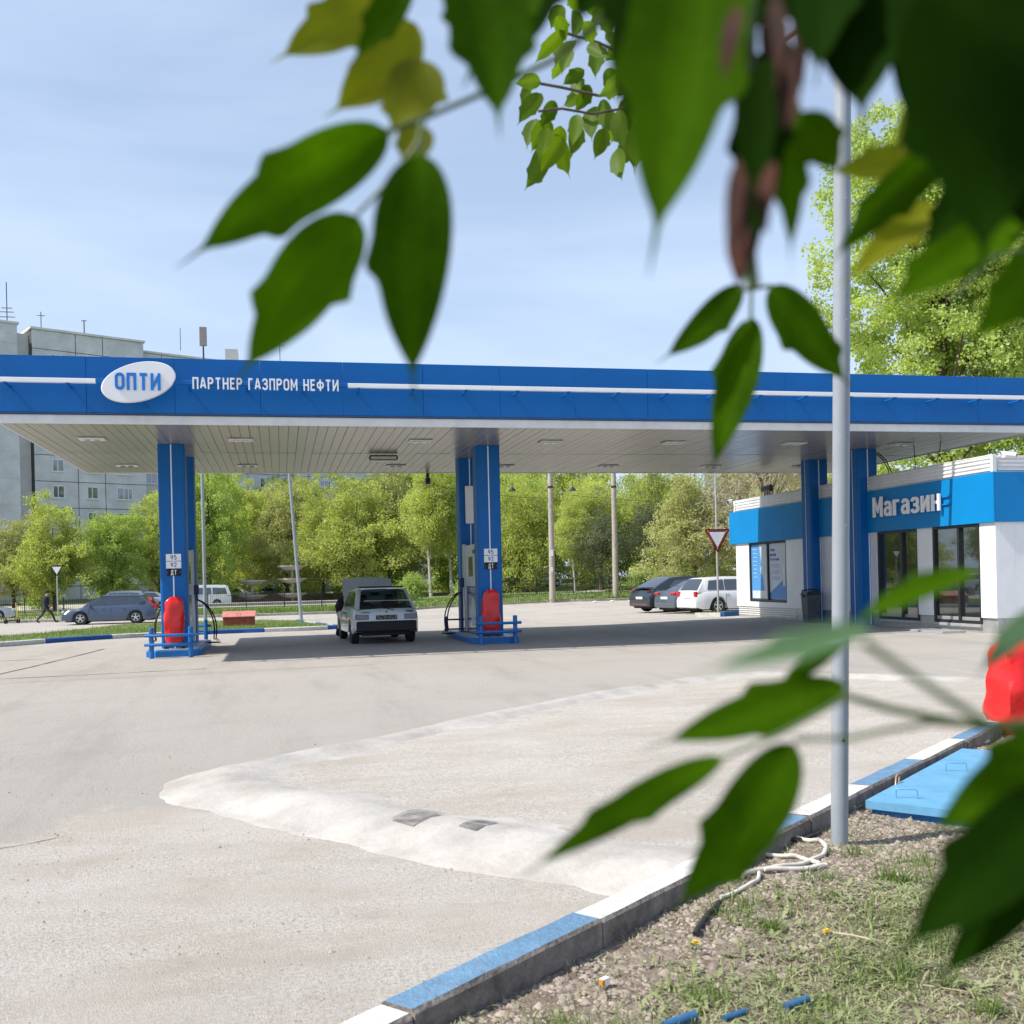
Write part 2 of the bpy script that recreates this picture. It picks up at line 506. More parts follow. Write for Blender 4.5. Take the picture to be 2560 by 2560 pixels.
GL = {
 'О': (.42, [(_rr(.42, 1, .2), 1)]), 'П': (.42, [([(0, 0), (0, 1), (.42, 1), (.42, 0)], 0)]), 'Т': (.46, [([(0, 1), (.46, 1)], 0), ([(.23, .97), (.23, 0)], 0)]),
 'И': (.44, [([(0, 1), (0, 0)], 0), ([(0, .02), (.44, .98)], 0), ([(.44, 1), (.44, 0)], 0)]),
 'А': (.46, [([(0, 0), (.20, 1), (.26, 1), (.46, 0)], 0), ([(.08, .27), (.38, .27)], 0)]),
 'Р': (.40, [([(0, 0), (0, 1)], 0), ([(0, 1), (.24, 1)] + _arc(.24, .76, .16, .24, 80, -80, 7) + [(.24, .50), (0, .50)], 0)]),
 'Н': (.42, [([(0, 0), (0, 1)], 0), ([(.42, 0), (.42, 1)], 0), ([(0, .5), (.42, .5)], 0)]),
 'Е': (.34, [([(.36, 1), (0, 1), (0, 0), (.36, 0)], 0), ([(0, .52), (.32, .52)], 0)]), 'Г': (.32, [([(0, 0), (0, 1), (.34, 1)], 0)]),
 'З': (.41, [(q[1], 0) for q in _z(1)]), 'М': (.52, [([(0, 0), (0, 1)], 0), ([(.52, 0), (.52, 1)], 0), ([(0, 1), (.26, .28), (.52, 1)], 0)]),
 'Ф': (.56, [([(.28, 0), (.28, 1)], 0), ([(x, y) for x, y in _rr(.56, .56, .22, .22)], 1)]),
 'Д': (.50, [([(0, -.14), (0, 0), (.52, 0), (.52, -.14)], 0), ([(.07, 0), (.14, 1), (.42, 1), (.42, 0)], 0)]),
 'С': (.40, [([(.40, .76)] + _arc(.2, .8, .2, .2, 0, 180, 7) + _arc(.2, .2, .2, .2, 180, 360, 7) + [(.40, .24)], 0)]),
 'К': (.42, [([(0, 0), (0, 1)], 0), ([(.40, 1), (.05, .5), (.42, 0)], 0)]), 'Ч': (.40, [([(0, 1), (0, .62), (.06, .5), (.16, .45), (.40, .45)], 0), ([(.40, 1), (.40, 0)], 0)]),
 'В': (.40, [([(0, 0), (0, 1), (.24, 1)] + _arc(.24, .76, .15, .24, 80, -80, 6) + [(.2, .52)], 0), ([(.2, .52), (.26, .52)] + _arc(.24, .26, .17, .26, 80, -80, 6) + [(.24, 0), (0, 0)], 0)]),
 '9': (.40, [(_rr(.40, .60, .19, .40), 1), ([(.40, .62), (.36, .40), (.14, 0)], 0)]),
 '5': (.38, [([(.36, 1), (.03, 1), (.01, .56), (.10, .63), (.24, .64), (.35, .55), (.39, .40), (.39, .22), (.34, .07), (.23, 0), (.12, 0), (.03, .07), (0, .18)], 0)]),
 '2': (.40, [([(0, .78), (.03, .92), (.13, 1), (.26, 1), (.37, .92), (.40, .78), (.37, .62), (.0, .02), (.42, .02)], 0)]),
 'а': (.36, [([(.03, .56), (.07, .67), (.16, .72), (.25, .71), (.33, .64), (.36, .53), (.36, 0)], 0), ([(.36, .40), (.14, .40), (.04, .34), (0, .21), (.03, .07), (.12, 0), (.22, .01), (.35, .10)], 0)]),
 'г': (.28, [([(0, 0), (0, .72), (.30, .72)], 0)]), 'з': (.37, [([(x * .9, y) for x, y in q[1]], 0) for q in _z(.72)]),
 'и': (.37, [([(0, .72), (0, 0)], 0), ([(0, .02), (.37, .70)], 0), ([(.37, .72), (.37, 0)], 0)]),
 'н': (.37, [([(0, 0), (0, .72)], 0), ([(.37, 0), (.37, .72)], 0), ([(0, .37), (.37, .37)], 0)]),
 'Ж': (.60, [([(.30, 0), (.30, 1)], 0), ([(0, 1), (.28, .5), (0, 0)], 0), ([(.60, 1), (.32, .5), (.60, 0)], 0)]),
 ' ': (.16, []),
}
def letters(mb, s, cap, M, w=.15, depth=.01, width=None, align='C', gap=.17):
    """extruded lettering built from square-cut strokes; cap = capital height, w = stroke width / cap"""
    adv = []; x = 0
    for ch in s:
        adv.append(x); x += GL[ch][0] + w + gap
    tot = x - gap
    sx = (width / cap / tot) if width else .92
    k = cap
    x0 = {'C': -tot / 2, 'L': 0}[align]
    e = 0
    for ch, ax in zip(s, adv):
        for P, closed in GL[ch][1]:
            P = [Vector(((x0 + ax + w / 2 + px), (w / 2 + py * (1 - w)) - .5)) for px, py in P]
            Q = [P[0]]
            for p in P[1:]:
                if (p - Q[-1]).length > 1e-4: Q.append(p)
            P = Q; n = len(P); Lf, Rt = [], []
            for i in range(n):
                a_ = P[i] - P[i - 1] if (i > 0 or closed) else None
                b_ = P[(i + 1) % n] - P[i] if (i < n - 1 or closed) else None
                d1 = a_.normalized() if a_ is not None else b_.normalized()
                d2 = b_.normalized() if b_ is not None else d1
                t = (d1 + d2)
                t = t.normalized() if t.length > 1e-3 else d1
                nn = Vector((-t.y, t.x))
                m_ = min(1.6, 1 / max(.3, abs(nn.dot(Vector((-d1.y, d1.x))))))
                ext = Vector((0, 0))
                if not closed and i == 0: ext = -d1 * 0
                # square ends only where strokes finish freely
                c_ = P[i] + ext
                if not closed and i == 0 and abs(d1.x) < 1e-6: c_ = c_ - d1 * w / 2
                if not closed and i == n - 1 and abs(d1.x) < 1e-6: c_ = c_ + d1 * w / 2
                Lf.append(c_ + nn * w / 2 * m_); Rt.append(c_ - nn * w / 2 * m_)
            zf = depth - e; e = (e + .0007) % .0021
            vs_ = []
            for z in (zf, -depth + e * .3):
                for q in Lf + Rt:
                    vs_.append((M @ Vector((q.x * k * sx, q.y * k, z, 1))).to_3d())
            fs = []
            m2 = 2 * n
            for i in range(n if closed else n - 1):
                j = (i + 1) % n
                fs += [(i, j, n + j, n + i), (m2 + i, m2 + n + i, m2 + n + j, m2 + j), (i, m2 + i, m2 + j, j), (n + i, n + j, m2 + n + j, m2 + n + i)]
            if not closed:
                fs += [(0, n, m2 + n, m2), (n - 1, m2 + n - 1, m2 + n + n - 1, n + n - 1)]
            mb.add(vs_, fs)
    return mb

def wall_M(x, y, z, face='-y'):
    """matrix that stands text upright; facing -Y or -X"""
    if face == '-y':
        return Matrix.Translation((x, y, z)) @ Matrix.Rotation(R(90), 4, 'X')
    return Matrix.Translation((x, y, z)) @ Matrix.Rotation(R(-90), 4, 'Z') @ Matrix.Rotation(R(90), 4, 'X')

def np_mesh(name, verts, faces, mat, tint=None, parent=None, loc=None):
    """verts (N,3), faces (M,k) arrays -> object"""
    me = bpy.data.meshes.new(name)
    k = faces.shape[1]
    me.vertices.add(len(verts)); me.vertices.foreach_set('co', verts.astype(np.float32).ravel())
    me.loops.add(faces.size); me.loops.foreach_set('vertex_index', faces.astype(np.int32).ravel())
    me.polygons.add(len(faces))
    me.polygons.foreach_set('loop_start', np.arange(0, faces.size, k, dtype=np.int32))
    me.polygons.foreach_set('loop_total', np.full(len(faces), k, dtype=np.int32))
    me.update(calc_edges=True)
    if tint is not None:
        a = me.attributes.new('tint', 'FLOAT', 'FACE')
        a.data.foreach_set('value', tint.astype(np.float32))
    me.materials.append(mat)
    o = bpy.data.objects.new(name, me)
    COL.objects.link(o)
    o.parent = parent
    if loc is not None: o.location = loc
    return o

def sheet(name, poly, off, mat, res=1.0, hf=g, parent=None, lim=None):
    """polygon cut by a grid and draped on the terrain"""
    bm = bmesh.new()
    bm.faces.new([bm.verts.new((x, y, 0)) for x, y in poly])
    xs = [p[0] for p in poly]; ys = [p[1] for p in poly]
    for ax, lo, hi in ((0, min(xs), max(xs)), (1, min(ys), max(ys))):
        k = math.ceil(lo / res)
        while k * res < hi:
            co = [0, 0, 0]; no = [0, 0, 0]
            co[ax] = k * res; no[ax] = 1
            bmesh.ops.bisect_plane(bm, geom=bm.verts[:] + bm.edges[:] + bm.faces[:], plane_co=co, plane_no=no)
            k += 1
    for v in bm.verts:
        v.co.z = hf(v.co.x, v.co.y) + off
    bmesh.ops.recalc_face_normals(bm, faces=bm.faces)
    me = bpy.data.meshes.new(name)
    bm.to_mesh(me); bm.free()
    for p in me.polygons:
        if p.normal.z < 0: p.flip()
    me.materials.append(mat)
    o = bpy.data.objects.new(name, me)
    COL.objects.link(o)
    o.parent = parent
    return o
# ------------------------------------------------------------------ ground
def inside(px, py, poly):
    c = False
    n = len(poly)
    for i in range(n):
        x1, y1 = poly[i]; x2, y2 = poly[(i + 1) % n]
        if (y1 > py) != (y2 > py) and px < (x2 - x1) * (py - y1) / (y2 - y1) + x1:
            c = not c
    return c
def pdist(px, py, poly):
    best = 1e9
    n = len(poly)
    for i in range(n):
        x1, y1 = poly[i]; x2, y2 = poly[(i + 1) % n]
        dx, dy = x2 - x1, y2 - y1
        t = max(0, min(1, ((px - x1) * dx + (py - y1) * dy) / (dx * dx + dy * dy + 1e-9)))
        best = min(best, math.hypot(px - x1 - t * dx, py - y1 - t * dy))
    return best

def grid_ground(name, xs, ys, off, mat, att=None):
    nx, ny = len(xs), len(ys)
    V = np.array([[x, y, g(x, y) + off] for y in ys for x in xs])
    F = np.array([[j * nx + i, j * nx + i + 1, (j + 1) * nx + i + 1, (j + 1) * nx + i] for j in range(ny - 1) for i in range(nx - 1)])
    o = np_mesh(name, V, F, mat)
    if att:
        a = o.data.attributes.new('pad', 'FLOAT', 'POINT')
        a.data.foreach_set('value', np.array([att(x, y) for x, y, z in V], dtype=np.float32))
    return o

def ar(a, b, s):
    return list(np.arange(a, b - 1e-6, s))

mg = pm('park_ground', (.10, .15, .035), .95, col2=(.16, .14, .08), scale=.35, bump=.6, bscale=18, detail=8)
gb = grid_ground('ground', [-1800, -500, -200, -100] + ar(-60, 60, 3) + [60, 100, 200, 500, 1800],
                 [-300, -60, -20] + ar(-6, 132, 3) + [132, 200, 400, 900, 2500], -.05, mg)
tag(gb, kind='structure')

# forecourt: one sheet; asphalt with paler, dusty concrete slabs in the foreground
m_fore, nt, b = nodes_of('forecourt_paving')
lk = nt.links.new
def N(t, **k):
    n = nt.nodes.new(t)
    for a_, v_ in k.items():
        if a_ in n.inputs.keys(): n.inputs[a_].default_value = v_
        else: setattr(n, a_, v_)
    return n
tcn = N('ShaderNodeTexCoord')
def noise(sc, det=6, rough=.6, stretch=None):
    n = N('ShaderNodeTexNoise', Scale=sc, Detail=det, Roughness=rough)
    if stretch:
        mpn = N('ShaderNodeMapping')
        mpn.inputs['Scale'].default_value = stretch[:3]
        if len(stretch) > 3: mpn.inputs['Rotation'].default_value = (0, 0, stretch[3])
        lk(tcn.outputs['Object'], mpn.inputs['Vector']); lk(mpn.outputs['Vector'], n.inputs['Vector'])
    else:
        lk(tcn.outputs['Object'], n.inputs['Vector'])
    return n.outputs['Fac']
def ramp(src, stops):
    r = N('ShaderNodeValToRGB')
    e = r.color_ramp.elements
    while len(e) < len(stops): e.new(.5)
    for el, (p, c) in zip(e, stops):
        el.position = p; el.color = (*c, 1)
    lk(src, r.inputs['Fac'])
    return r.outputs['Color']
def mix(fac, a_, b_, mode='MIX'):
    n = N('ShaderNodeMixRGB', blend_type=mode)
    if isinstance(fac, (int, float)): n.inputs['Fac'].default_value = fac
    else: lk(fac, n.inputs['Fac'])
    for s_, i in ((a_, 'Color1'), (b_, 'Color2')):
        if isinstance(s_, tuple): n.inputs[i].default_value = (*s_, 1)
        else: lk(s_, n.inputs[i])
    return n.outputs['Color']
def mrange(src, a_, b_, c_, d_):
    n = N('ShaderNodeMapRange')
    for i, v_ in zip(('From Min', 'From Max', 'To Min', 'To Max'), (a_, b_, c_, d_)): n.inputs[i].default_value = v_
    lk(src, n.inputs['Value'])
    return n.outputs['Result']
asph = ramp(noise(95, 3, .8), [(.36, (.245, .23, .212)), (.5, (.41, .38, .342)), (.66, (.52, .485, .44))])
asph = mix(mrange(noise(.35, 8, .65), .35, .7, 0, .45), asph, (.48, .45, .415))
asph = mix(mrange(noise(1.1, 9, .7, (1, .16, 1, .1)), .5, .66, 0, .5), asph, (.30, .275, .25))
asph = mix(mrange(noise(.22, 6, .6, (.4, 1.6, 1, .05)), .55, .7, 0, .35), asph, (.30, .27, .235))
conc = ramp(noise(48, 5, .8), [(.38, (.34, .31, .275)), (.5, (.52, .485, .44)), (.62, (.62, .585, .54))])
conc = mix(mrange(noise(1.1, 10, .72, (.55, 1.5, 1, -.7)), .46, .62, 0, .85), conc, (.44, .39, .335))
conc = mix(mrange(noise(.45, 8, .7), .5, .6, 0, .5), conc, (.41, .37, .33))
conc = mix(mrange(noise(5.5, 8, .75), .56, .76, 0, .7), conc, (.32, .275, .23))
conc = mix(mrange(noise(.8, 6, .6), .3, .55, .35, 0), conc, (.62, .59, .56))
vor = N('ShaderNodeTexVoronoi', Scale=17.0)
vor.inputs['Randomness'].default_value = 1
lk(tcn.outputs['Object'], vor.inputs['Vector'])
spk = mrange(vor.outputs['Distance'], .04, .12, 1, 0)
spkm = N('ShaderNodeMath', operation='MULTIPLY')
lk(spk, spkm.inputs[0]); lk(mrange(noise(2.2, 3), .50, .62, 0, .85), spkm.inputs[1])
conc = mix(spkm.outputs[0], conc, (.11, .09, .07))
pad = N('ShaderNodeAttribute', attribute_name='pad')
pa = N('ShaderNodeMath', operation='ADD')
lk(pad.outputs['Fac'], pa.inputs[0])
lk(mrange(noise(2.6, 9, .75), .3, .7, -.38, .38), pa.inputs[1])
col = mix(mrange(pa.outputs[0], .38, .62, 0, 1), asph, conc)
lk(col, b.inputs['Base Color'])
b.inputs['Roughness'].default_value = .95
b.inputs['Specular IOR Level'].default_value = .25
bp = N('ShaderNodeBump', Strength=.9, Distance=.016)
hh = N('ShaderNodeMath', operation='ADD')
lk(noise(110, 4, .7), hh.inputs[0]); lk(noise(9, 8, .75), hh.inputs[1])
lk(hh.outputs[0], bp.inputs['Height'])
lk(bp.outputs['Normal'], b.inputs['Normal'])

PAD1 = [(-1.2, 7.74), (-1.75, 6.5), (-2.6, 5.0), (-6, 1), (1, -6), (3, 2), (3, 6), (.5, 7)]
BUND = [(1.85, 5.2), (.69, 6.48), (-.45, 8.1), (1.0, 9.75), (3.3, 11.9), (5.4, 13.4), (6.6, 13.9), (8.3, 12.7), (10.2, 10.7), (10, 6), (4, 3)]
def padv(x, y):
    if y > 18 or x < -8 or x > 14: return 0.0
    s = 0
    for P in (PAD1, BUND):
        d = pdist(x, y, P)
        s = max(s, .5 + d * 1.2 if inside(x, y, P) else .5 - d * 1.6)
    return max(0, min(1, s))
fore = grid_ground('forecourt', ar(-66, -8, 3) + ar(-8, 14, .25) + ar(14, 66, 2), ar(-6, 18, .25) + ar(18, 64.9, 1.0), 0, m_fore, padv)
tag(fore, kind='structure')

# long seams and cracks in the paving, plus one painted cable shadow
def seam(pts, w, name='paving_seam_or_shadow', mat=m_asph_dark, off=.004, jag=.008, step=.4):
    P = []
    for i in range(len(pts) - 1):
        a_, b_ = Vector(pts[i]), Vector(pts[i + 1])
        k = max(2, int((b_ - a_).length / step))
        for j in range(k): P.append(a_.lerp(b_, j / k))
    P.append(Vector(pts[-1]))
    V = []; F = []
    for i, p in enumerate(P):
        d = (P[min(i + 1, len(P) - 1)] - P[max(i - 1, 0)]).normalized()
        nrm = Vector((-d.y, d.x))
        ww = w * random.uniform(.4, 1.3) / 2 * (min(1, (i + .3) / 3, (len(P) - i) / 3) if step < .2 else 1)
        jx = (jx * .8 + random.uniform(-jag, jag)) if i else 0
        for s_ in (-1, 1):
            q = p + nrm * (s_ * ww + jx)
            V.append((q.x, q.y, g(q.x, q.y) + off))
    for i in range(len(P) - 1): F.append((2 * i, 2 * i + 1, 2 * i + 3, 2 * i + 2))
    mb = MB(); mb.add(V, F)
    o = mb.build(name, mat)
    for p_ in o.data.polygons:
        if p_.normal.z < 0: p_.flip()
    return tag(o, kind='structure')
seam([(-5.3, 19.9), (-4.9, 23.2), (-4.45, 28.2)], .07)
seam([(-7, 19.6), (-2, 20.15), (-1.4, 20.2)], .05)  # dark strip painted in for the thin cast shadow of a cable
seam([(-7.0, 24.6), (-5.2, 25.0)], .06)
dirtm = pm('dirt_filled_crack', (.20, .155, .12), .95, var=.3, scale=14)
for P_, w_ in (([(-2.75, 5.15), (-2.45, 5.3), (-2.2, 5.42), (-1.95, 5.6)], .03), ([(-1.9, 6.6), (-1.6, 6.75), (-1.35, 6.95)], .014), ([(-2.0, 4.05), (-1.95, 4.35), (-2.05, 4.7), (-1.85, 5.05)], .018),
                ([(-4.5, 10.5), (-2.5, 11.2), (0, 12.4)], .008), ([(-9, 14), (-5, 15.1), (-1.5, 15.4)], .010), ([(3, 17.2), (7, 17.9), (11.5, 17.4)], .010)):
    seam(P_, w_ * .62, 'paving_crack', dirtm, .003, .014, .06)
seam([(-30, 18.6), (-5, 18.9), (6, 19.7), (16, 20.4)], .025, mat=pm('pale_seam', (.30, .28, .26), .95))

# low concrete bund round the tanker bay
path = [(2.12, 4.80), (1.80, 5.22), (1.25, 5.78), (.69, 6.48), (.2, 7.15), (-.2, 7.72), (-.42, 8.05), (-.45, 8.35), (-.2, 8.75), (.25, 9.15), (1.0, 9.8), (2.1, 10.85), (3.3, 11.95), (4.4, 12.8), (5.4, 13.5),
        (6.1, 13.85), (6.75, 13.9), (7.4, 13.45), (8.3, 12.6), (9.3, 11.65), (10.6, 10.4)]
def smooth_path(P, k=5):
    out = []
    n = len(P)
    for i in range(n - 1):
        p0, p1, p2, p3 = (Vector(P[max(0, min(n - 1, i + j))]) for j in (-1, 0, 1, 2))
        for j in range(k):
            t = j / k
            out.append(.5 * ((2 * p1) + (p2 - p0) * t + (2 * p0 - 5 * p1 + 4 * p2 - p3) * t * t + (3 * p1 - p0 - 3 * p2 + p3) * t ** 3))
    out.append(Vector(P[-1]))
    return out
sp = smooth_path(path, 6)
K0_ = Vector((.89, 3.98)); KN_ = Vector((.6286, -.7777)); KU_ = Vector((.7777, .6286))
INNER = 1; BAYH = .052
rings = []
prof = [-1, -.97, -.86, -.7, -.5, -.25, 0, .25, .5, .7, .86, .97, 1]
for i, p in enumerate(sp):
    d = (sp[min(i + 1, len(sp) - 1)] - sp[max(i - 1, 0)]).normalized()
    nrm = Vector((-d.y, d.x))
    hw = .50 if i < 50 else .44
    ring = []
    for q in prof:
        w_ = q * hw * (1 + .03 * math.sin(i * 1.7 + q))
        if q < -.9: w_ += random.uniform(-.014, .014)
        z = .105 * (math.cos(math.pi * abs(q)) * .5 + .5) ** (.8 if i < 46 else 1.25)
        if abs(q) == 1: z = -.012
        if abs(q) == .97: z = .0015
        if q * INNER > 0: z = max(z, BAYH) if abs(q) < .9 else BAYH - .012
        pt = p + nrm * w_ * (-1)
        over = (pt - K0_).dot(KN_)
        if over > -.01: pt = pt - KN_ * (over + .01)
        ring.append((pt.x, pt.y, g(pt.x, pt.y) + z + .006 * math.sin(i * .6)))
    rings.append(ring)
mb = MB(); mb.loft(rings, closed=False, caps=False)
bay_poly = [(p.x, p.y) for p in sp[::3] if (p - K0_).dot(KN_) < -.02]
bay_poly += [(K0_.x + KU_.x * q - KN_.x * .012, K0_.y + KU_.y * q - KN_.y * .012) for q in (9.9, 7.5, 5, 3, 1.6)]
bay = sheet('tanker_bay_slab', bay_poly, BAYH + .003, m_fore, .5)
a_ = bay.data.attributes.new('pad', 'FLOAT', 'POINT'); a_.data.foreach_set('value', np.ones(len(bay.data.vertices), dtype=np.float32))
tag(bay, kind='structure')
bund = mb.build('concrete_bund', m_ridge, smooth=True, angle=60)
for p_ in bund.data.polygons:
    if p_.normal.z < 0: p_.flip()
tag(bund, kind='structure')
# black rubber scuff marks across the bund
def bund_h(x, y):
    best = 9
    for i in range(len(sp) - 1):
        a_, b_ = sp[i], sp[i + 1]
        dd = b_ - a_
        t = max(0, min(1, (Vector((x, y)) - a_).dot(dd) / dd.length_squared))
        best = min(best, (Vector((x, y)) - a_ - dd * t).length)
    q = min(1, best / .50)
    return g(x, y) + .105 * (math.cos(math.pi * q) * .5 + .5) ** .8
mb = MB()
for (ax, ay), cnt in (((.62, 6.33), 11), ((.98, 5.98), 8)):
    for k in range(cnt):
        fx = k / cnt
        x0 = ax + .013 * k * .8; y0 = ay - .022 * k * .8
        V = []; F = []
        L_ = .42 if cnt > 8 else .30
        for j in range(9):
            t = j / 8
            x = x0 + L_ * t * .62 ; y = y0 + L_ * t * .62
            for s_ in (0, .008):
                V.append((x + s_, y - s_ * 1.2, bund_h(x, y) + .009))
        for j in range(8): F.append((2 * j, 2 * j + 1, 2 * j + 3, 2 * j + 2))
        mb.add(V, F)
sc_ = mb.build('tyre_scuff', pm('rubber_scuff', (.10, .10, .10), .9, col2=(.30, .285, .27), scale=14), bund)
for p_ in sc_.data.polygons:
    if p_.normal.z < 0: p_.flip()
tag(sc_, kind='stuff')

# ------------------------------------------------------------------ foreground kerb
K0 = Vector((.89, 3.98)); KU = Vector((.7777, .6286)); KN = Vector((.6286, -.7777))
kerb = thing('kerb', None, None, (K0.x, K0.y, 0)); tag(kerb, kind='structure')
bounds = [-3.0, -1.9, -.78, .33, 1.44, 2.5, 3.5, 4.6, 5.75, 6.85, 7.95, 9.0, 10.1]
for i in range(len(bounds) - 1):
    s0, s1 = bounds[i] + .006, bounds[i + 1] - .006
    blue = i % 2 == 0
    rr = random.Random(i)
    dz = rr.uniform(-.006, .006); dn = rr.uniform(-.005, .005)
    cs = [(-.0, -.12), (0, .12), (.02, .142), (.15, .145), (.165, .13), (.165, -.12)]
    mb = MB()
    rings = []
    k = 7
    for j in range(k):
        s_ = s0 + (s1 - s0) * j / (k - 1)
        rings.append([(K0.x + KU.x * s_ + KN.x * (n_ + dn + rr.uniform(-.0025, .0025)), K0.y + KU.y * s_ + KN.y * (n_ + dn), z_ + dz + rr.uniform(-.002, .002)) for n_, z_ in cs])
    mb.loft(rings)
    n = len(cs)
    # faces: per segment, n quads; index 3..4 is the inner side
    for q in range(len(mb.f) - 2):
        mb.mi[q] = 1 if (q % n) in (3, 4, 5) else 0
    mb.mi[-1] = mb.mi[-2] = 1
    mb.build('kerb_stone', [m_kerbb if blue else m_kerbw, m_kerbc], kerb)

# earth and gravel strip behind the kerb
def gz(x, y):
    return .040 + .018 * math.sin(x * 2.1 + y * 1.3) * math.sin(y * 1.7 - x) + .006 * math.sin(x * 7 + y * 5)
A = K0 + KU * -4 + KN * .16; B = K0 + KU * 12 + KN * .16
soil = pm('gravelly_soil', (.27, .215, .17), .95, col2=(.13, .10, .075), scale=5.5, bump=1.0, bscale=70, detail=9)
verge = sheet('verge_soil', [(A.x, A.y), (B.x, B.y), (20, 8), (20, -4), (A.x, -4)], 0, soil, .25, gz)
tag(verge, kind='structure')

def in_verge(x, y):
    return (Vector((x, y)) - K0).dot(KN) > .185
rng = np.random.default_rng(5)
def fbm(x, y):
    return (np.sin(x * 1.9 + 1.3 * np.sin(y * 1.1)) + np.sin(y * 2.3 + 1.7 * np.sin(x * .9 + 2)) + .6 * np.sin(x * 5.1 + y * 3.7) + .5 * np.sin(y * 6.3 - x * 4.1)) / 3.1
def sample(n, x0, x1, y0, y1):
    x = rng.uniform(x0, x1, n); y = rng.uniform(y0, y1, n)
    dist = (x - K0.x) * KN.x + (y - K0.y) * KN.y
    s = (x - K0.x) * KU.x + (y - K0.y) * KU.y
    keep = (dist > .18)
    return x[keep], y[keep], dist[keep], s[keep]
gzv = np.vectorize(gz)
# gravel
x, y, dist, s = sample(260000, -.2, 8.5, 2.9, 9.5)
p = np.clip(1.25 - np.abs(dist - .30) / .75, 0, 1)                 # next to the kerb
p = np.maximum(p, ((x > 2.7) & (y > 4.45)) * 1.0)               # round the pole and the hatch
p = np.maximum(p, .16)
p *= np.where(y > 6.5, .55, 1)
k = rng.random(len(x)) < p * .62
x, y = x[k], y[k]
n = len(x)
base = np.array([[1, 0, 0], [0, 1, 0], [-1, 0, 0], [0, -1, 0], [0, 0, 1], [.6, .6, .45], [-.5, .6, .35]])
octf = np.array([[0, 5, 4], [5, 1, 4], [1, 6, 4], [6, 2, 4], [2, 3, 4], [3, 0, 4], [0, 1, 5], [1, 2, 6]])
sz = rng.gamma(3.0, .0022, n) + .0028
V = base[None] * (1 + rng.uniform(-.35, .35, (n, 7, 3)))
V[:, :, 2] *= rng.uniform(.5, 1, (n, 1))
an = rng.uniform(0, 6.28, n)
ca, sa = np.cos(an)[:, None], np.sin(an)[:, None]
VX = V[:, :, 0] * 1.25
X = VX * ca - V[:, :, 1] * sa; Y = VX * sa + V[:, :, 1] * ca
V = np.stack([X * sz[:, None] + x[:, None], Y * sz[:, None] + y[:, None], V[:, :, 2] * sz[:, None] * .9 + gzv(x, y)[:, None]], -1)
F = (octf[None] + (np.arange(n) * 7)[:, None, None]).reshape(-1, 3)
gravm = foliage('gravel_stone', (.085, .07, .058), (.42, .355, .30), 0.0, rough=.9, nscale=9)
grv = np_mesh('gravel', V.reshape(-1, 3), F, gravm, np.repeat(rng.random(n) ** 1.4 * 1.2, 8))
tag(grv, kind='stuff')

# grass blades: living tufts, cut lying blades
def blades(name, x, y, h, w, lean, mat, zf, tint=None, lying=0.0):
    n = len(x)
    an = rng.uniform(0, 6.283, n)
    dx, dy = np.cos(an), np.sin(an)
    z0 = zf(x, y)
    up = np.sqrt(np.clip(1 - lean ** 2, 0, 1))
    P0 = np.stack([x - dy * w / 2, y + dx * w / 2, z0], -1)
    P1 = np.stack([x + dy * w / 2, y - dx * w / 2, z0], -1)
    m_ = .55
    bx, by, bz = x + dx * h * lean * m_ * .6, y + dy * h * lean * m_ * .6, z0 + h * up * m_
    P2 = np.stack([bx + dy * w * .4, by - dx * w * .4, bz], -1)
    P3 = np.stack([bx - dy * w * .4, by + dx * w * .4, bz], -1)
    P4 = np.stack([x + dx * h * lean, y + dy * h * lean, z0 + h * up * (1 - .25 * lean)], -1)
    V = np.stack([P0, P1, P2, P3, P4], 1).reshape(-1, 3)
    i = (np.arange(n) * 5)[:, None]
    F = np.concatenate([i + np.array([[0, 1, 2]]), i + np.array([[0, 2, 3]]), i + np.array([[3, 2, 4]])], 1).reshape(-1, 3)
    t = rng.random(n) if tint is None else tint
    return np_mesh(name, V, F, mat, np.repeat(t, 3))
def zoff(o): return lambda x, y: gzv(x, y) + o
x, y, dist, s = sample(330000, -.3, 7.0, 2.8, 7.5)
d0 = np.clip((dist - .55) / 1.0, 0, 1) * (1 - .93 * ((x > 2.55) & (y > 4.5))) * (.35 + .8 * (fbm(x, y) > -.25)) + .06
k = rng.random(len(x)) < d0 * .85
x, y = x[k], y[k]
o = blades('cut_grass', x, y, rng.gamma(3, .011, len(x)) + .008, rng.uniform(.002, .0085, len(x)), rng.uniform(.9, 1.0, len(x)), cut_m, lambda a_, b_: gzv(a_, b_) + rng.uniform(.003, .016, len(a_)))
tag(o, kind='stuff')
# tufts
tx, ty = [], []
for i in range(380):
    X0 = rng.uniform(.2, 6.5); Y0 = rng.uniform(2.9, 7.5)
    dd = (X0 - K0.x) * KN.x + (Y0 - K0.y) * KN.y
    if dd < .35 or (X0 > 2.6 and Y0 > 4.55): continue
    if rng.random() > .25 + min(1, dd): continue
    c = int(rng.integers(40, 170)); r_ = rng.uniform(.02, .11)
    tx.append(rng.normal(X0, r_, c)); ty.append(rng.normal(Y0, r_, c))
for X0, Y0, c, r_ in ((2.93, 4.95, 90, .05), (3.15, 4.7, 160, .07), (2.5, 4.55, 120, .06), (1.98, 4.02, 130, .03), (4.2, 3.6, 1500, .45), (4.9, 4.3, 1500, .4)):
    tx.append(rng.normal(X0, r_, c)); ty.append(rng.normal(Y0, r_, c))
tx, ty = np.concatenate(tx), np.concatenate(ty)
k = (tx - K0.x) * KN.x + (ty - K0.y) * KN.y > .2
tx, ty = tx[k], ty[k]
o = blades('grass_tufts', tx, ty, rng.gamma(4, .012, len(tx)) + .012, rng.uniform(.002, .006, len(tx)), rng.uniform(.3, .98, len(tx)), grass_m, zoff(.003))
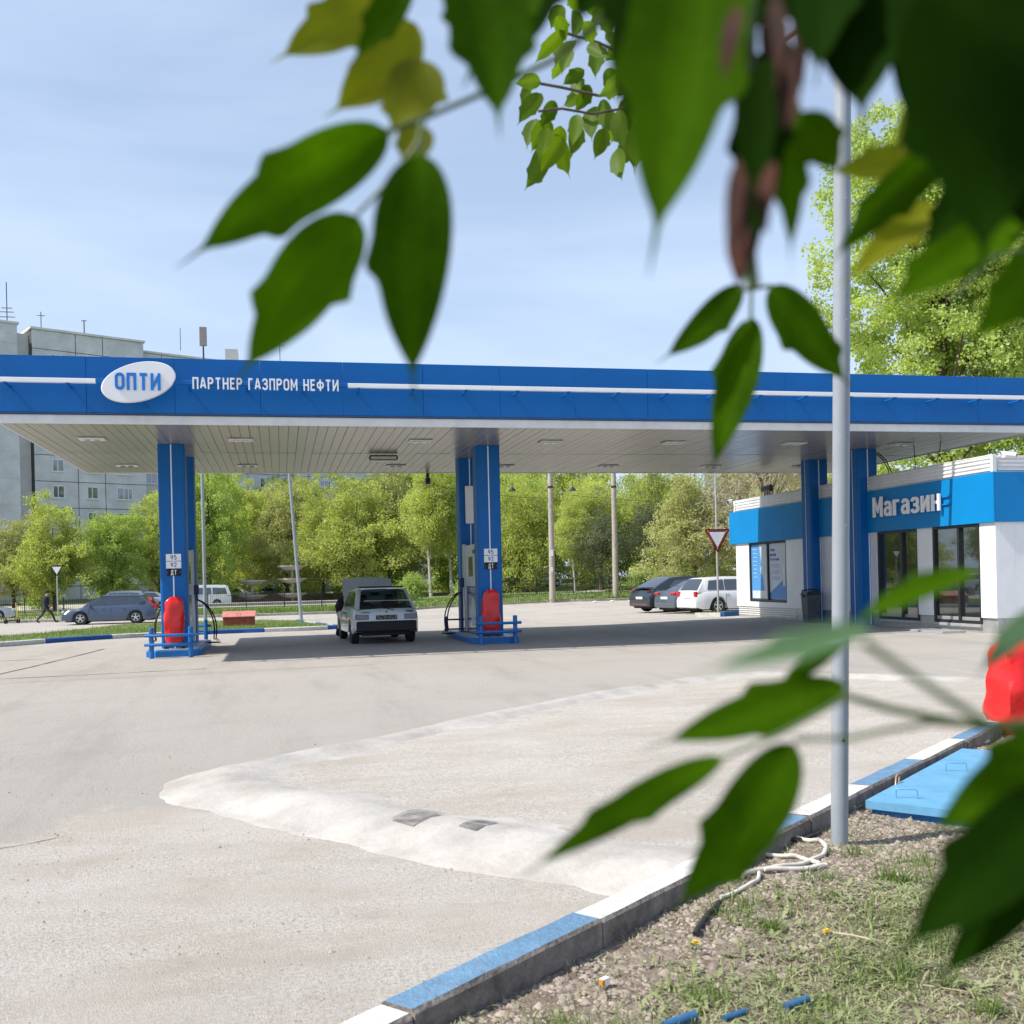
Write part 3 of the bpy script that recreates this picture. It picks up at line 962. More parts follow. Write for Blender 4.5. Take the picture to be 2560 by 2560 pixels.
tag(o, kind='stuff')
# dry litter and roots
x, y, dist, s = sample(70000, -.3, 7, 2.8, 8)
k = rng.random(len(x)) < .35
x, y = x[k], y[k]
o = blades('dry_litter', x, y, rng.gamma(3, .012, len(x)) + .01, rng.uniform(.001, .003, len(x)), rng.uniform(.93, 1.0, len(x)),
           pm('straw', (.36, .29, .19), .9, col2=(.16, .11, .07), scale=25), lambda a_, b_: gzv(a_, b_) + .006)
tag(o, kind='stuff')

# ------------------------------------------------------------------ canopy
CX0, CX1, CY0, CY1, ZS = -5.25, 17.85, 21.5, 30.88, 4.77
canopy = thing('fuel_canopy', 'long blue and white filling station canopy with plank soffit standing over the pump islands', 'canopy', (6.3, 26.2, 0))
pl = MB(); pl.bev(-.097, .097, -2.3, 2.3, 0, .03, .004)
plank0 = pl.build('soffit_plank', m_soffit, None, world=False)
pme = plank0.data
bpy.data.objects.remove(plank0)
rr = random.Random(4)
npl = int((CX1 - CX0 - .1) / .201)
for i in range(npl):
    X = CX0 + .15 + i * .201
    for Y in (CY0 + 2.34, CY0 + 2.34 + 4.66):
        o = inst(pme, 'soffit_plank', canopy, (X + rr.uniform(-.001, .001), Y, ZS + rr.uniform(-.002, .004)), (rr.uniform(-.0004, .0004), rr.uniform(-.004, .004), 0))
mb = MB(); mb.bb(CX0 + .05, CX1 - .05, CY0 + .05, CY1 - .05, ZS + .06, 5.85)
mb.build('roof_deck', m_galv, canopy)
# fascia panels
pw = 1.65
def fascia(x0, x1, y0, y1, z0, z1):
    mb = MB(); mb.bev(x0, x1, y0, y1, z0, z1, .004)
    return mb.build('fascia_panel', m_blue, canopy)
X = CX0 - .02
k = 0
while X < CX1:
    X2 = min(X + pw, CX1 + .02)
    dy = rr.uniform(-.002, .002)
    fascia(X + .002, X2 - .002, CY0 - .05 + dy, CY0 + .01 + dy, 4.965, 6.06)
    fascia(X + .002, X2 - .002, CY1 - .01, CY1 + .04, 4.965, 6.06)
    X = X2
for X0, X1 in ((CX0 - .07, CX0 - .023), (CX1 + .023, CX1 + .07)):
    Y = CY0 - .05
    while Y < CY1:
        Y2 = min(Y + pw, CY1 + .04)
        fascia(X0, X1, Y + .002, Y2 - .002, 4.965, 6.06)
        Y = Y2
mb = MB()
mb.bev(CX0, CX1, CY0, CY0 + .05, ZS - .015, 4.93, .01)
mb.bev(CX0, CX1, CY1 - .05, CY1, ZS - .015, 4.93, .01)
mb.bev(CX0, CX0 + .05, CY0 + .051, CY1 - .051, ZS - .015, 4.93, .01)
mb.bev(CX1 - .05, CX1, CY0 + .051, CY1 - .051, ZS - .015, 4.93, .01)
mb.build('white_edge_trim', m_white_trim, canopy)
mb = MB()
mb.bb(CX0 - .05, CX1 + .05, CY0 - .06, CY0 + .02, 4.936, 4.96); mb.bb(CX0 - .05, CX1 + .05, CY1 - .02, CY1 + .05, 4.936, 4.96)
mb.bb(CX0 - .06, CX0 + .02, CY0 + .021, CY1 - .021, 4.936, 4.96); mb.bb(CX1 - .02, CX1 + .06, CY0 + .021, CY1 - .021, 4.936, 4.96)
mb.build('drip_edge', pm('drip_edge_blue', (.02, .07, .2), .4), canopy)
# white bar on brackets in front of the fascia
BY = 21.03; BZ = 5.50
def bar(x0, x1, mat, name):
    mb = MB(); mb.bev(x0, x1, BY - .05, BY + .05, BZ - .042, BZ + .042, .006)
    return mb.build(name, mat, canopy)
bar(-5.27, -3.37, m_sign_white, 'white_bar')
X = 1.40
while X < CX1:
    X2 = min(X + 2.97, CX1 + .05)
    bar(X + .002, X2 - .002, m_sign_white, 'white_bar'); X = X2
bar(-3.36, 1.39, m_blue, 'blue_mounting_rail')
bx = 1.62 - 1.1 * 6
while bx < CX1:
    mb = MB(); mb.cyl((bx, CY0 - .05, BZ - .06), (bx, BY, BZ - .06), .022, n=8); mb.bb(bx - .03, bx + .03, BY - .03, BY + .05, BZ - .075, BZ - .045)
    mb.build('bracket', m_blue, canopy)
    bx += 1.1
# oval logo board and lettering
SY = 20.92
n = 48
ell = []
th = R(15.5)
for i in range(n):
    t = 2 * math.pi * i / n
    ex, ez = .70 * math.cos(t), .365 * math.sin(t)
    ell.append((ex * math.cos(th) - ez * math.sin(th), ex * math.sin(th) + ez * math.cos(th)))
cx_, cz_ = -2.585, 5.485
mb = MB()
mb.loft([[(cx_ + a_ * s_, yy, cz_ + b_ * s_) for a_, b_ in ell] for s_, yy in ((.97, SY + .12), (1, SY + .1), (1, SY + .02), (.975, SY))])
logo = mb.build('logo_board', m_sign_white, canopy, smooth=True)
mb = MB()
letters(mb, 'ОПТИ', .33, wall_M(cx_ - .01, SY - .012, cz_), .175, .01, width=.83, gap=.13)
mb.build('logo_lettering', m_sign_blue, logo)
mb = MB()
letters(mb, 'ПАРТНЕР ГАЗПРОМ НЕФТИ', .225, wall_M(-.19, SY + .02, 5.48), .145, .025, width=2.80, gap=.15)
lettering = mb.build('lettering', m_sign_white, canopy)

# soffit lights: paired recessed, lamp box, camera
def pit_light(x, y, off):
    mb = MB(); mb.bev(x - .27, x + .27, y - .20, y + .20, ZS - .035, ZS - .006, .008)
    f = mb.build('ceiling_light', m_white_trim, canopy)
    for dx in (-.1, .1):
        mb = MB(); mb.bev(x + dx - .06, x + dx + .06, y - .06, y + .06, ZS - .05, ZS - .036, .006)
        mb.build('lens', m_dark if off else m_headl, f)
for yy in (23.7, 28.85):
    for xx in (-3.9, -.8, 3.2, 6.3, 9.4, 12.6, 15.6):
        pit_light(xx, yy, yy > 28)
mb = MB(); mb.bev(2.24, 2.97, 26.2, 26.42, ZS - .16, ZS - .03, .03)
lb = mb.build('lamp_box', pm('lamp_box_grey', (.16, .15, .14), .5), canopy)
mb = MB(); mb.bev(2.29, 2.92, 26.18, 26.199, ZS - .14, ZS - .07, .006); mb.bev(2.29, 2.92, 26.22, 26.4, ZS - .18, ZS - .161, .006); mb.build('lens', m_headl, lb)

# columns
COLS = [(-2.375, 24.84, 1), (4.955, 24.80, 1), (-2.375, 27.33, 0), (4.955, 27.33, 0), (15.27, 25.0, 2), (15.27, 27.55, 2)]
def plates(x, y, parent):
    for k, (txt, z0) in enumerate((('95', 2.115), ('92', 1.945), ('ДТ', 1.775))):
        mb = MB()
        w = .165 if k < 2 else .152
        mb.bev(x - w, x + w, y - .016, y - .001, z0, z0 + .158, .003)
        mb.m(1)
        letters(mb, txt, .105 if k < 2 else .11, wall_M(x, y - .0185, z0 + .079), .15 if k < 2 else .16, .0022, width=.13)
        if k == 2:
            for sx in (-1, 1): mb.cyl((x + sx * .135, y - .018, z0 + .08), (x + sx * .135, y - .016, z0 + .08), .005, n=8)
        mb.build('grade_plate', [m_sign_white, pm('plate_ink', (.02, .10, .28), .5)] if k < 2 else [m_black, m_sign_white], parent)
for x, y, kind in COLS:
    w, d, c = .295, .27, .05
    z0 = g(x, y) + (.0 if kind == 2 else .02)
    poly = [(x - w + c, y - d), (x + w - c, y - d), (x + w - .015, y - d + .015), (x + w, y - d + c), (x + w, y + d - c), (x + w - c, y + d), (x - w + c, y + d), (x - w, y + d - c), (x - w, y - d + c), (x - w + .015, y - d + .015)]
    mb = MB(); mb.prism(poly, z0, ZS - .004)
    c_ = mb.build('column', m_blue, canopy)
    mb = MB(); mb.bb(x - .013, x + .013, y - d - .004, y - d + .002, z0 + .02, ZS - .01)
    mb.build('white_strip', m_sign_white, c_)
    if kind == 2:
        mb = MB(); mb.bb(x - w - .004, x - w + .002, y - .008, y + .008, z0 + .02, ZS - .01)
        mb.build('white_strip', m_sign_white, c_)
    if kind == 1: plates(x + .01, y - d - .005, c_)
    if kind == 0 and x > 0:
        mb = MB(); mb.bev(x - .14, x + .24, y - d - .09, y - d - .01, 3.02, 4.02, .015)
        sb = mb.build('sign_box', m_sign_white, c_)
mb = MB()
for a_, b_ in ((15.6, 0), (15.68, .05)):
    mb.tube([(a_ + .0, 24.9, 4.7), (a_ + .06, 24.6, 4.45), (a_ + .12, 24.45, 4.15 - b_), (a_ + .05, 24.4, 3.98)], .014, 6)
mb.tube([(15.9, 23.6, 4.75), (15.93, 23.6, 4.3), (15.88, 23.55, 4.0)], .011, 6)
mb.tube([(16.2, 22.9, 4.75), (16.1, 22.85, 4.4), (16.3, 22.7, 4.02)], .011, 6)
tag(mb.build('cable', m_black), 'black power cables looping down from canopy to the shop roof beside right column', 'cable')
cm = thing('security_camera', 'small dark security camera hanging under rear edge of canopy beside middle pump', 'camera', (4.35, 30.7, ZS))
mb = MB(); mb.cyl((4.35, 30.7, ZS - .02), (4.35, 30.7, ZS - .16), .05, n=10); mb.build('mount', m_dark, cm)
mb = MB(); mb.bev(4.28, 4.42, 30.6, 30.85, ZS - .36, ZS - .17, .02); mb.build('housing', m_dark, cm)
# ------------------------------------------------------------------ pump islands
def island(X, label):
    t = thing('pump_island', label, 'pump island', (X, 24, 0), group='painted pump islands under the canopy')
    w = .58; y0, y1 = 23.98, 28.1; c = .22
    poly = [(X - w + c, y0), (X + w - c, y0), (X + w, y0 + c), (X + w, y1 - c), (X + w - c, y1), (X - w + c, y1), (X - w, y1 - c), (X - w, y0 + c)]
    mb = MB()
    n = len(poly)
    zg = g(X, 24)
    def sc(k): return [(X + (a_ - X) * k, 26 + (b_ - 26) * (1 - (1 - k) * .25)) for a_, b_ in poly]
    mb.loft([[(a_, b_, z) for a_, b_ in sc(k)] for k, z in ((1, zg - .05), (1, zg + .13), (.97, zg + .155))])
    mb.build('island_kerb', m_bluepaint, t)
    mb = MB(); mb.prism([(a_, b_) for a_, b_ in sc(.88)], zg + .13, zg + .163)
    mb.build('tread_plate', m_galv, t)
    return t
island(-2.375, 'blue kerbed pump island under the left canopy column')
island(4.955, 'blue kerbed pump island under the middle canopy column')

def rail(X, Y, label, back=False):
    t = thing('guard_rail', label, 'guard rail', (X, Y, 0), group='blue tubular guard rails round the pump islands')
    zg = g(X, Y)
    s = 1 if back else -1
    for sx in (-1, 1):
        mb = MB(); mb.cyl((X + sx * .41, Y, zg - .02), (X + sx * .41, Y, zg + .66), .052, n=14)
        mb.cyl((X + sx * .41, Y, zg + .66), (X + sx * .41, Y, zg + .672), .052, .04, n=14)
        mb.build('post', m_bluepaint, t, smooth=True)
    for z in (.30, .50):
        pts = []
        for i in range(9):
            q = -1 + 2 * i / 8
            pts.append((X + q * .55, Y + s * (.10 - .10 * q * q + .02), zg + z))
        mb = MB(); mb.tube(pts, .034, 8); mb.build('rail', m_bluepaint, t, smooth=True)
    return t
rail(-2.375, 23.72, 'blue tubular guard rail in front of left pump column')
rail(4.955, 23.78, 'blue tubular guard rail in front of middle pump column')
rail(-2.375, 28.45, 'blue tubular guard rail at far end of left pump island', True)

def cover(X, Y, label, seed, z0=.22, h=1.06, hw=.225, bot=.80):
    """lumpy red vinyl bag pulled over a trolley"""
    t = thing('covered_extinguisher', label, 'covered extinguisher', (X, Y, 0), group='things wrapped in red vinyl covers')
    r_ = random.Random(seed)
    nz_, nu = 18, 26
    rings = []
    ph = [r_.uniform(0, 6.28) for _ in range(8)]
    for j in range(nz_ + 1):
        q = j / nz_
        wz = (1 - (max(0, q - .86) / .14) ** 2.2 * .50) * (1 - .05 * math.sin(q * 7 + ph[0])) * (bot + (1 - bot) * math.sin(min(1, q * 3) * 1.57)) * (1 - .07 * q)
        ring = []
        for i in range(nu):
            a_ = 2 * math.pi * i / nu
            fold = 1 + .05 * math.sin(a_ * 3 + ph[1] + q * 4) + .03 * math.sin(a_ * 2 + q * 15 + ph[7]) + .045 * math.sin(a_ * 5 + ph[2] - q * 9) + .03 * math.sin(a_ * 8 + ph[3] + q * 3)
            cr_ = abs(math.sin(a_ * 2 + q * 6 + ph[4])) * .05
            sx_ = abs(math.cos(a_)) ** .6 * (1 if math.cos(a_) >= 0 else -1)
            sy_ = abs(math.sin(a_)) ** .6 * (1 if math.sin(a_) >= 0 else -1)
            ring.append((X + hw * wz * (fold - cr_) * sx_ + .015 * math.sin(q * 5 + ph[5]), Y + hw * .62 * wz * (fold - cr_) * sy_, z0 + q * h + .012 * math.sin(a_ * 4 + ph[6]) * (1 if q < .1 or q > .9 else .3)))
        rings.append(ring)
    mb = MB(); mb.loft(rings)
    mb.build('vinyl_cover', m_red, t, smooth=True, angle=48)
    mb = MB()
    for sx in (-1, 1):
        mb.cyl((X + sx * hw * .8, Y - .02, z0 - .09), (X + sx * hw * .8, Y + .02, z0 - .09), .055, n=12)
        mb.bb(X + sx * hw * .74 - .012, X + sx * hw * .74 + .012, Y - .05, Y - .03, z0 - .12, z0 + .08)
    mb.bb(X - hw * .6, X + hw * .6, Y - .06, Y + .06, z0 - .05, z0 + .01)
    mb.build('trolley_foot', m_dark, t)
    return t
cover(-2.36, 24.36, 'bright red vinyl covered extinguisher in front of the left blue column', 1, z0=.24, h=1.05)
cover(4.90, 24.32, 'dark red creased vinyl covered extinguisher before the middle blue column', 7, z0=.24, h=1.04)
bigc = cover(6.68, 8.28, 'tall bright red vinyl cover standing behind the kerb at right edge of frame', 12, z0=.0, h=.90, hw=.34, bot=.95)

# dispensers
def dispenser(X, label, side):
    t = thing('fuel_dispenser', label, 'fuel dispenser', (X, 26.1, .16), group='fuel dispensers between the columns')
    z = g(X, 26) + .164
    y0, y1 = 25.12, 27.0
    mb = MB(); mb.bev(X - .235, X + .235, y0, y1, z, z + 1.18, .015)
    mb.build('lower_cabinet', pm('dispenser_blue_steel', (.09, .17, .36), .18, metal=.6, var=.12, scale=3, spec=.7), t)
    mb = MB(); mb.bev(X - .24, X + .24, y0 + .02, y1 - .35, z + 1.19, z + 2.26, .02)
    head = mb.build('upper_cabinet', pm('dispenser_white', (.62, .64, .66), .3, var=.04, scale=3), t)
    for s in (-1, 1):
        x_ = X + s * .243
        mb = MB(); mb.bb(min(x_, x_ + s * .012), max(x_, x_ + s * .012), y0 + .5, y0 + 1.0, z + 1.45, z + 1.95); mb.build('display', m_glass_dk, head)
        mb = MB(); mb.bb(min(x_, x_ + s * .008), max(x_, x_ + s * .008), y0 + .2, y0 + .42, z + 2.02, z + 2.12); mb.build('badge', m_dark, head)
        mb = MB()
        mb.sphere((x_ - s * .01, y0 + .6, z + .55), .28, 16, 8, sc=(.05, 1, 1.35))
        mb.build('oval_sticker', pm('sticker_white', (.55, .63, .68), .35), t, smooth=True)
        mb = MB(); mb.bev(min(X + s * .2, X + s * .27), max(X + s * .2, X + s * .27), y1 - .31, y1 - .04, z + .02, z + 2.3, .01)
        mb.build('hose_cabinet', m_steel, t)
        # nozzles, hoses and their swing frames
        for k, yy in enumerate((y1 - .06, y1 - .20) if s == side else (y1 - .1, y1 - .2)):
            mb = MB()
            mb.bev(min(X + s * .27, X + s * .37), max(X + s * .27, X + s * .37), yy - .05, yy + .05, z + 1.18, z + 1.42, .02)
            mb.cyl((X + s * .32, yy, z + 1.2), (X + s * .335, yy, z + 1.05), .022, n=8)
            nzl = mb.build('nozzle', m_navy, t)
            pts = []
            out = .78 if s == side else .70
            for i in range(15):
                q = i / 14
                # droops from the nozzle, loops outwards and returns to the cabinet base
                px = X + s * (.335 + (out - .335) * math.sin(q * math.pi * .86) ** .8 * (1 - .1 * k))
                pz = z + 1.05 - 1.08 * min(1, q * 1.28) ** 1.25
                if q > .78: px = X + s * (.24 + (px - X) * s * (1 - (q - .78) / .22) * .9 + 0.0) if True else px
                pts.append((px, yy - .04 * k - .05 * q, max(z - .03 + .02 * k, pz)))
            mb = MB(); mb.tube(pts, .017, 8); mb.build('hose', m_black, t, smooth=True)
    if side < 0:
        mb = MB()
        fx = X - .74
        mb.tube([(fx, y1 - .1, z + .02), (fx, y1 - .1, z + .42)], .045, 8)
        for zz in (.08, .33): mb.tube([(X - .2, y1 - .1, z + zz), (fx - .05, y1 - .1, z + zz)], .022, 8)
        mb.tube([(X - .33, y1 - .1, z), (X - .33, y1 - .1, z + 1.2)], .022, 8)
        mb.build('hose_frame', m_navy, t, smooth=True)
    return t
dispenser(-2.375, 'fuel dispenser with looped black hoses behind the left column', 1)
dispenser(4.955, 'white and blue fuel dispenser with dark hose frame behind the middle column', -1)

# ------------------------------------------------------------------ shop
SX = 15.3
shop = thing('shop_building', 'low white shop with blue band and large dark windows under the canopy end', 'shop', (19, 26.4, 0))
def part(name, mat, parent, boxes, bevel=.006, **k):
    mb = MB()
    for q in boxes: mb.bev(*q, bevel) if bevel else mb.bb(*q)
    return mb.build(name, mat, parent, **k)
def wallp(y0, y1, z0, z1):
    return part('wall_panel', m_white, shop, [(SX, SX + .16, y0 + .001, y1 - .001, z0, z1)], .002)
wallp(19.8, 20.33, .42, 2.55)
wallp(22.07, 22.66, .42, 2.55)
wallp(24.42, 26.1, .42, 2.55); wallp(26.1, 27.85, .42, 2.55)
wallp(27.85, 28.9, .42, 2.55); wallp(28.9, 29.44, .42, 2.55); wallp(29.44, 32.04, .42, .585)
wallp(32.04, 32.5, .42, 2.55); wallp(32.5, 33.04, .42, 2.55)
for x0, x1 in ((SX + .162, 15.79), (15.79, 17.3), (17.3, 18.8), (18.8, 20.3), (20.3, 21.8), (21.8, 24)):
    part('wall_panel', m_white, shop, [(x0 + .001, x1 - .001, 19.8, 19.9, .42, 2.55)], .002)
part('rear_wall', m_white, shop, [(SX + .17, 24, 32.9, 33.04, .0, 3.6), (23.9, 24, 19.92, 32.88, 0, 3.6)])
# plinth clad in tread plate
tread = pm('tread_plate_cladding', (.50, .50, .49), .35, metal=.5, var=.08, scale=5, spec=.6)
part('plinth', tread, shop, [(SX + .05, SX + .2, 19.84, 33.0, -.05, .418), (SX + .21, 23.9, 19.85, 19.95, -.05, .418)], .004)
mb = MB()
for i in range(130):
    for j in range(5):
        yy = 19.86 + i * .04 + (.02 if j % 2 else 0)
        if 20.33 < yy < 22.07 and j > 1: continue
        if 22.66 < yy < 24.42 and j > 1: continue
        zz = .12 + j * .06
        sgn = 1 if j % 2 else -1
        mb.add([(SX + .046, yy - .011, zz - .012 * sgn), (SX + .038, yy, zz - .004), (SX + .046, yy + .011, zz + .012 * sgn), (SX + .038, yy, zz + .006)], [(0, 1, 2, 3)])
tag(mb.build('tread_pattern', m_chrome, shop), kind='stuff')
part('horizontal_plinth_ribs', m_corr, shop, [(SX + .03, SX + .049, 28.9, 32.98, .14 + k * .07, .17 + k * .07) for k in range(4)], .004)
# blue band panels
Y = 19.74
while Y < 33.38:
    Y2 = min(Y + 1.95, 33.39)
    part('blue_band_panel', m_blue_light, shop, [(SX - .07, SX - .01, Y + .0015, Y2 - .0015, 2.535, 3.63)], .004)
    Y = Y2
X = SX - .009
while X < 24:
    X2 = min(X + 1.95, 24)
    part('blue_band_panel', m_blue_light, shop, [(X + .0015, X2 - .0015, 19.74, 19.79, 2.535, 3.63)], .004)
    X = X2
part('blue_band_panel', m_blue_light, shop, [(SX - .009, SX + 1, 33.34, 33.39, 2.535, 3.63)], .004)
# corrugated parapet
def corr(pa, pb, z0, z1, nrm):
    mb = MB(); prof = []
    nr = 4; hh_ = (z1 - z0) / nr
    for k in range(nr):
        z = z0 + k * hh_
        prof += [(0, z + .004), (0, z + hh_ * .3), (.03, z + hh_ * .42), (.03, z + hh_ * .86), (0, z + hh_ * .98)]
    rings = []
    for p_ in (pa, pb):
        rings.append([(p_[0] + nrm[0] * d_, p_[1] + nrm[1] * d_, z) for d_, z in prof] + [(p_[0] - nrm[0] * .05, p_[1] - nrm[1] * .05, z1), (p_[0] - nrm[0] * .05, p_[1] - nrm[1] * .05, z0)])
    mb.loft(rings)
    return mb.build('parapet_sheet', m_corr, shop)
for y0, y1 in ((19.86, 24.66), (24.67, 27.2), (27.21, 32.95)):
    corr((SX + .0, y0), (SX + .0, y1), 3.635, 4.0, (-1, 0))
corr((SX + .1, 19.84), (23.9, 19.84), 3.635, 4.0, (0, -1))
part('corner_post', m_white_trim, shop, [(SX - .05, SX + .06, 19.78, 19.855, 3.635, 4.02), (SX - .05, SX + .03, 32.96, 33.06, 3.635, 4.02)])
part('parapet_cap', m_white_trim, shop, [(SX - .02, SX + .1, 19.856, 32.955, 4.001, 4.025)])
part('roof', m_galv, shop, [(SX + .1, 23.95, 19.9, 32.9, 3.5, 3.62)])
# windows
def window(y0, y1, z0, z1, mull, glass=m_shopglass):
    f = .055
    fr = part('window_frame', m_dark, shop, [(SX + .01, SX + .12, y0, y0 + f, z0, z1), (SX + .01, SX + .12, y1 - f, y1, z0, z1),
        (SX + .01, SX + .12, y0 + f + .001, y1 - f - .001, z1 - f, z1), (SX + .01, SX + .12, y0 + f + .001, y1 - f - .001, z0, z0 + f * 1.3), (SX + .0, SX + .12, mull - .035, mull + .035, z0 + f * 1.31, z1 - f - .001)], .004)
    for a_, b_ in ((y0 + f, mull - .035), (mull + .035, y1 - f)):
        mb = MB(); mb.bb(SX + .07, SX + .078, a_ + .001, b_ - .001, z0 + f * 1.3 + .001, z1 - f - .001)
        mb.build('pane', glass, fr)
    return fr
window(20.34, 22.06, .27, 2.53, 21.1)
window(22.67, 24.41, .27, 2.53, 23.35)
w3 = window(29.45, 32.03, .59, 2.53, 30.72)
part('window_sill', m_galv, shop, [(SX - .02, SX + .1, 20.34, 22.06, .2, .268), (SX - .02, SX + .1, 22.67, 24.41, .2, .268)], .004)
# posters behind the left window
def poster(y0, y1, z0, z1, right):
    m, nt_, b_ = nodes_of('poster_print')
    l2 = nt_.links.new
    t_ = nt_.nodes.new('ShaderNodeTexCoord'); sp_ = nt_.nodes.new('ShaderNodeSeparateXYZ')
    l2(t_.outputs['Generated'], sp_.inputs['Vector'])
    ad = nt_.nodes.new('ShaderNodeMath'); ad.operation = 'MULTIPLY_ADD'
    wv = nt_.nodes.new('ShaderNodeMath'); wv.operation = 'MULTIPLY'
    r_ = nt_.nodes.new('ShaderNodeValToRGB'); r_.color_ramp.interpolation = 'EASE'
    e = r_.color_ramp.elements
    if right:   # pale sheet with a blue swoosh at the bottom
        ad.inputs[1].default_value = .30
        l2(sp_.outputs['Y'], ad.inputs[0]); l2(sp_.outputs['Z'], ad.inputs[2])
        e[0].position = .40; e[0].color = (.05, .25, .62, 1); e[1].position = .43; e[1].color = (.60, .64, .70, 1)
    else:
        ad.inputs[1].default_value = -.35
        l2(sp_.outputs['Z'], ad.inputs[0]); l2(sp_.outputs['Y'], ad.inputs[2])
        e[0].position = .12; e[0].color = (.55, .60, .67, 1); e[1].position = .22; e[1].color = (.08, .30, .66, 1)
    l2(ad.outputs[0], r_.inputs['Fac']); l2(r_.outputs['Color'], b_.inputs['Base Color'])
    b_.inputs['Roughness'].default_value = .25
    b_.inputs['Coat Weight'].default_value = .5
    mb = MB(); mb.bb(SX + .055, SX + .062, y0, y1, z0, z1)
    return mb.build('poster', m, w3)
poster(30.76, 31.97, .68, 2.46, False)
poster(29.51, 30.68, .68, 2.46, True)
pmn = pm('poster_ink', (.08, .20, .50), .5)
mb = MB()
def tl(s_, y_, z_, sz_): letters(mb, s_, sz_ * .72, wall_M(SX + .050, y_, z_, '-x'), .16, .0022, align='L')
tl('С НАМИ', 30.62, 2.25, .115); tl('НАДЕЖНО', 30.62, 2.10, .115); tl('И КАЧЕСТВЕННО', 30.62, 1.95, .10)
for k in range(9):
    if k % 3 == 2: continue
    mb.bb(SX + .048, SX + .052, 30.0, 30.5 - .05 * (k % 2), 1.77 - k * .065, 1.785 - k * .065)
mb.build('poster_lettering', pmn, w3)
mb = MB()
for k in range(8): mb.bb(SX + .048, SX + .052, 31.55, 31.85 - .03 * (k % 3), 2.3 - k * .13, 2.315 - k * .13)
mb.bb(SX + .046, SX + .052, 29.6, 29.76, 1.1, 1.75); mb.bb(SX + .046, SX + .052, 30.8, 31.9, .70, .95)
mb.sphere((SX + .05, 31.2, 1.62), .13, 12, 8, sc=(.06, 1, 1.2))
mb.build('poster_detail', pm('poster_pale', (.62, .68, .74), .4), w3)
# interior seen through the glass
part('floor', pm('shop_floor', (.35, .34, .32), .4), shop, [(SX + .17, 23.8, 19.95, 32.8, .2, .26)], 0)
part('ceiling', m_white, shop, [(SX + .17, 23.8, 19.95, 32.8, 3.0, 3.1)], 0)
part('curtain_wall', pm('interior_wall', (.22, .23, .25), .6), shop, [(19.2, 19.3, 19.95, 28.9, .26, 3.0)], 0)
part('blinds', pm('blind_white', (.5, .52, .55), .5), shop, [(SX + .25, SX + .27, 23.9 + k * .07, 23.95 + k * .07, .35, 2.45) for k in range(6)], 0)
sh = part('shelf', pm('shelf_dark', (.10, .12, .13), .5), shop, [(18.2, 18.7, 20.4 + k * .001, 24.4, .3 + k * .45, .34 + k * .45) for k in range(5)], 0)
rr = random.Random(9)
cols = [pm('goods_red', (.5, .05, .04), .5), pm('goods_green', (.03, .35, .18), .5), pm('goods_cream', (.6, .5, .3), .5), pm('goods_blue', (.05, .15, .5), .5)]
for c_ in range(4):
    part('shelf_goods', cols[c_], sh, [(18.15, 18.4, y_, y_ + .16, z_ + .041, z_ + .041 + rr.uniform(.15, .32)) for z_ in (.3, .75, 1.2, 1.65) for y_ in [20.45 + .2 * i for i in range(19)] if rr.random() < .25], 0)
# shop sign
mb = MB()
letters(mb, 'Магазин', .52, wall_M(SX - .17, 22.88, 3.17, '-x'), .14, .022, width=2.80, gap=.14)
mb.build('sign_lettering', m_sign_white, shop)
part('sign_rail', m_blue_light, shop, [(SX - .115, SX - .075, 21.2, 24.4, 3.02, 3.06), (SX - .115, SX - .075, 21.2, 24.4, 3.2, 3.24)], .004)

def seccam(x, y, z, label, dx=-.25, dy=-.1):
    t = thing('security_camera', label, 'camera', (x, y, z), group='small security cameras')
    mb = MB(); mb.cyl((x, y, z - .06), (x, y, z), .05, n=10); mb.build('mount', m_sign_white, t)
    mb = MB(); mb.cyl((x - dx * .2, y - dy * .2, z + .03), (x + dx, y + dy, z - .02), .055, n=12)
    mb.build('housing', m_sign_white, t, smooth=True)
    mb = MB(); mb.cyl((x + dx * 1.01, y + dy * 1.01, z - .02), (x + dx * 1.06, y + dy * 1.06, z - .022), .042, n=12); mb.build('lens', m_black, t)
    return t
seccam(15.5, 19.72, 4.0, 'white bullet camera on the near corner of the shop parapet', .18, -.16)
seccam(15.2, 33.15, 4.02, 'white bullet camera on the far left corner of shop parapet', -.16, -.12)
fl = thing('floodlight', 'dark floodlight on bracket on top of the shop parapet', 'floodlight', (15.4, 30.6, 4.03))
mb = MB(); mb.bev(15.2, 15.35, 30.25, 30.85, 4.13, 4.33, .03); mb.build('housing', m_dark, fl)
mb = MB(); mb.bb(15.3, 15.34, 30.45, 30.48, 4.02, 4.15); mb.bb(15.3, 15.34, 30.6, 30.63, 4.02, 4.15); mb.build('bracket', m_dark, fl)
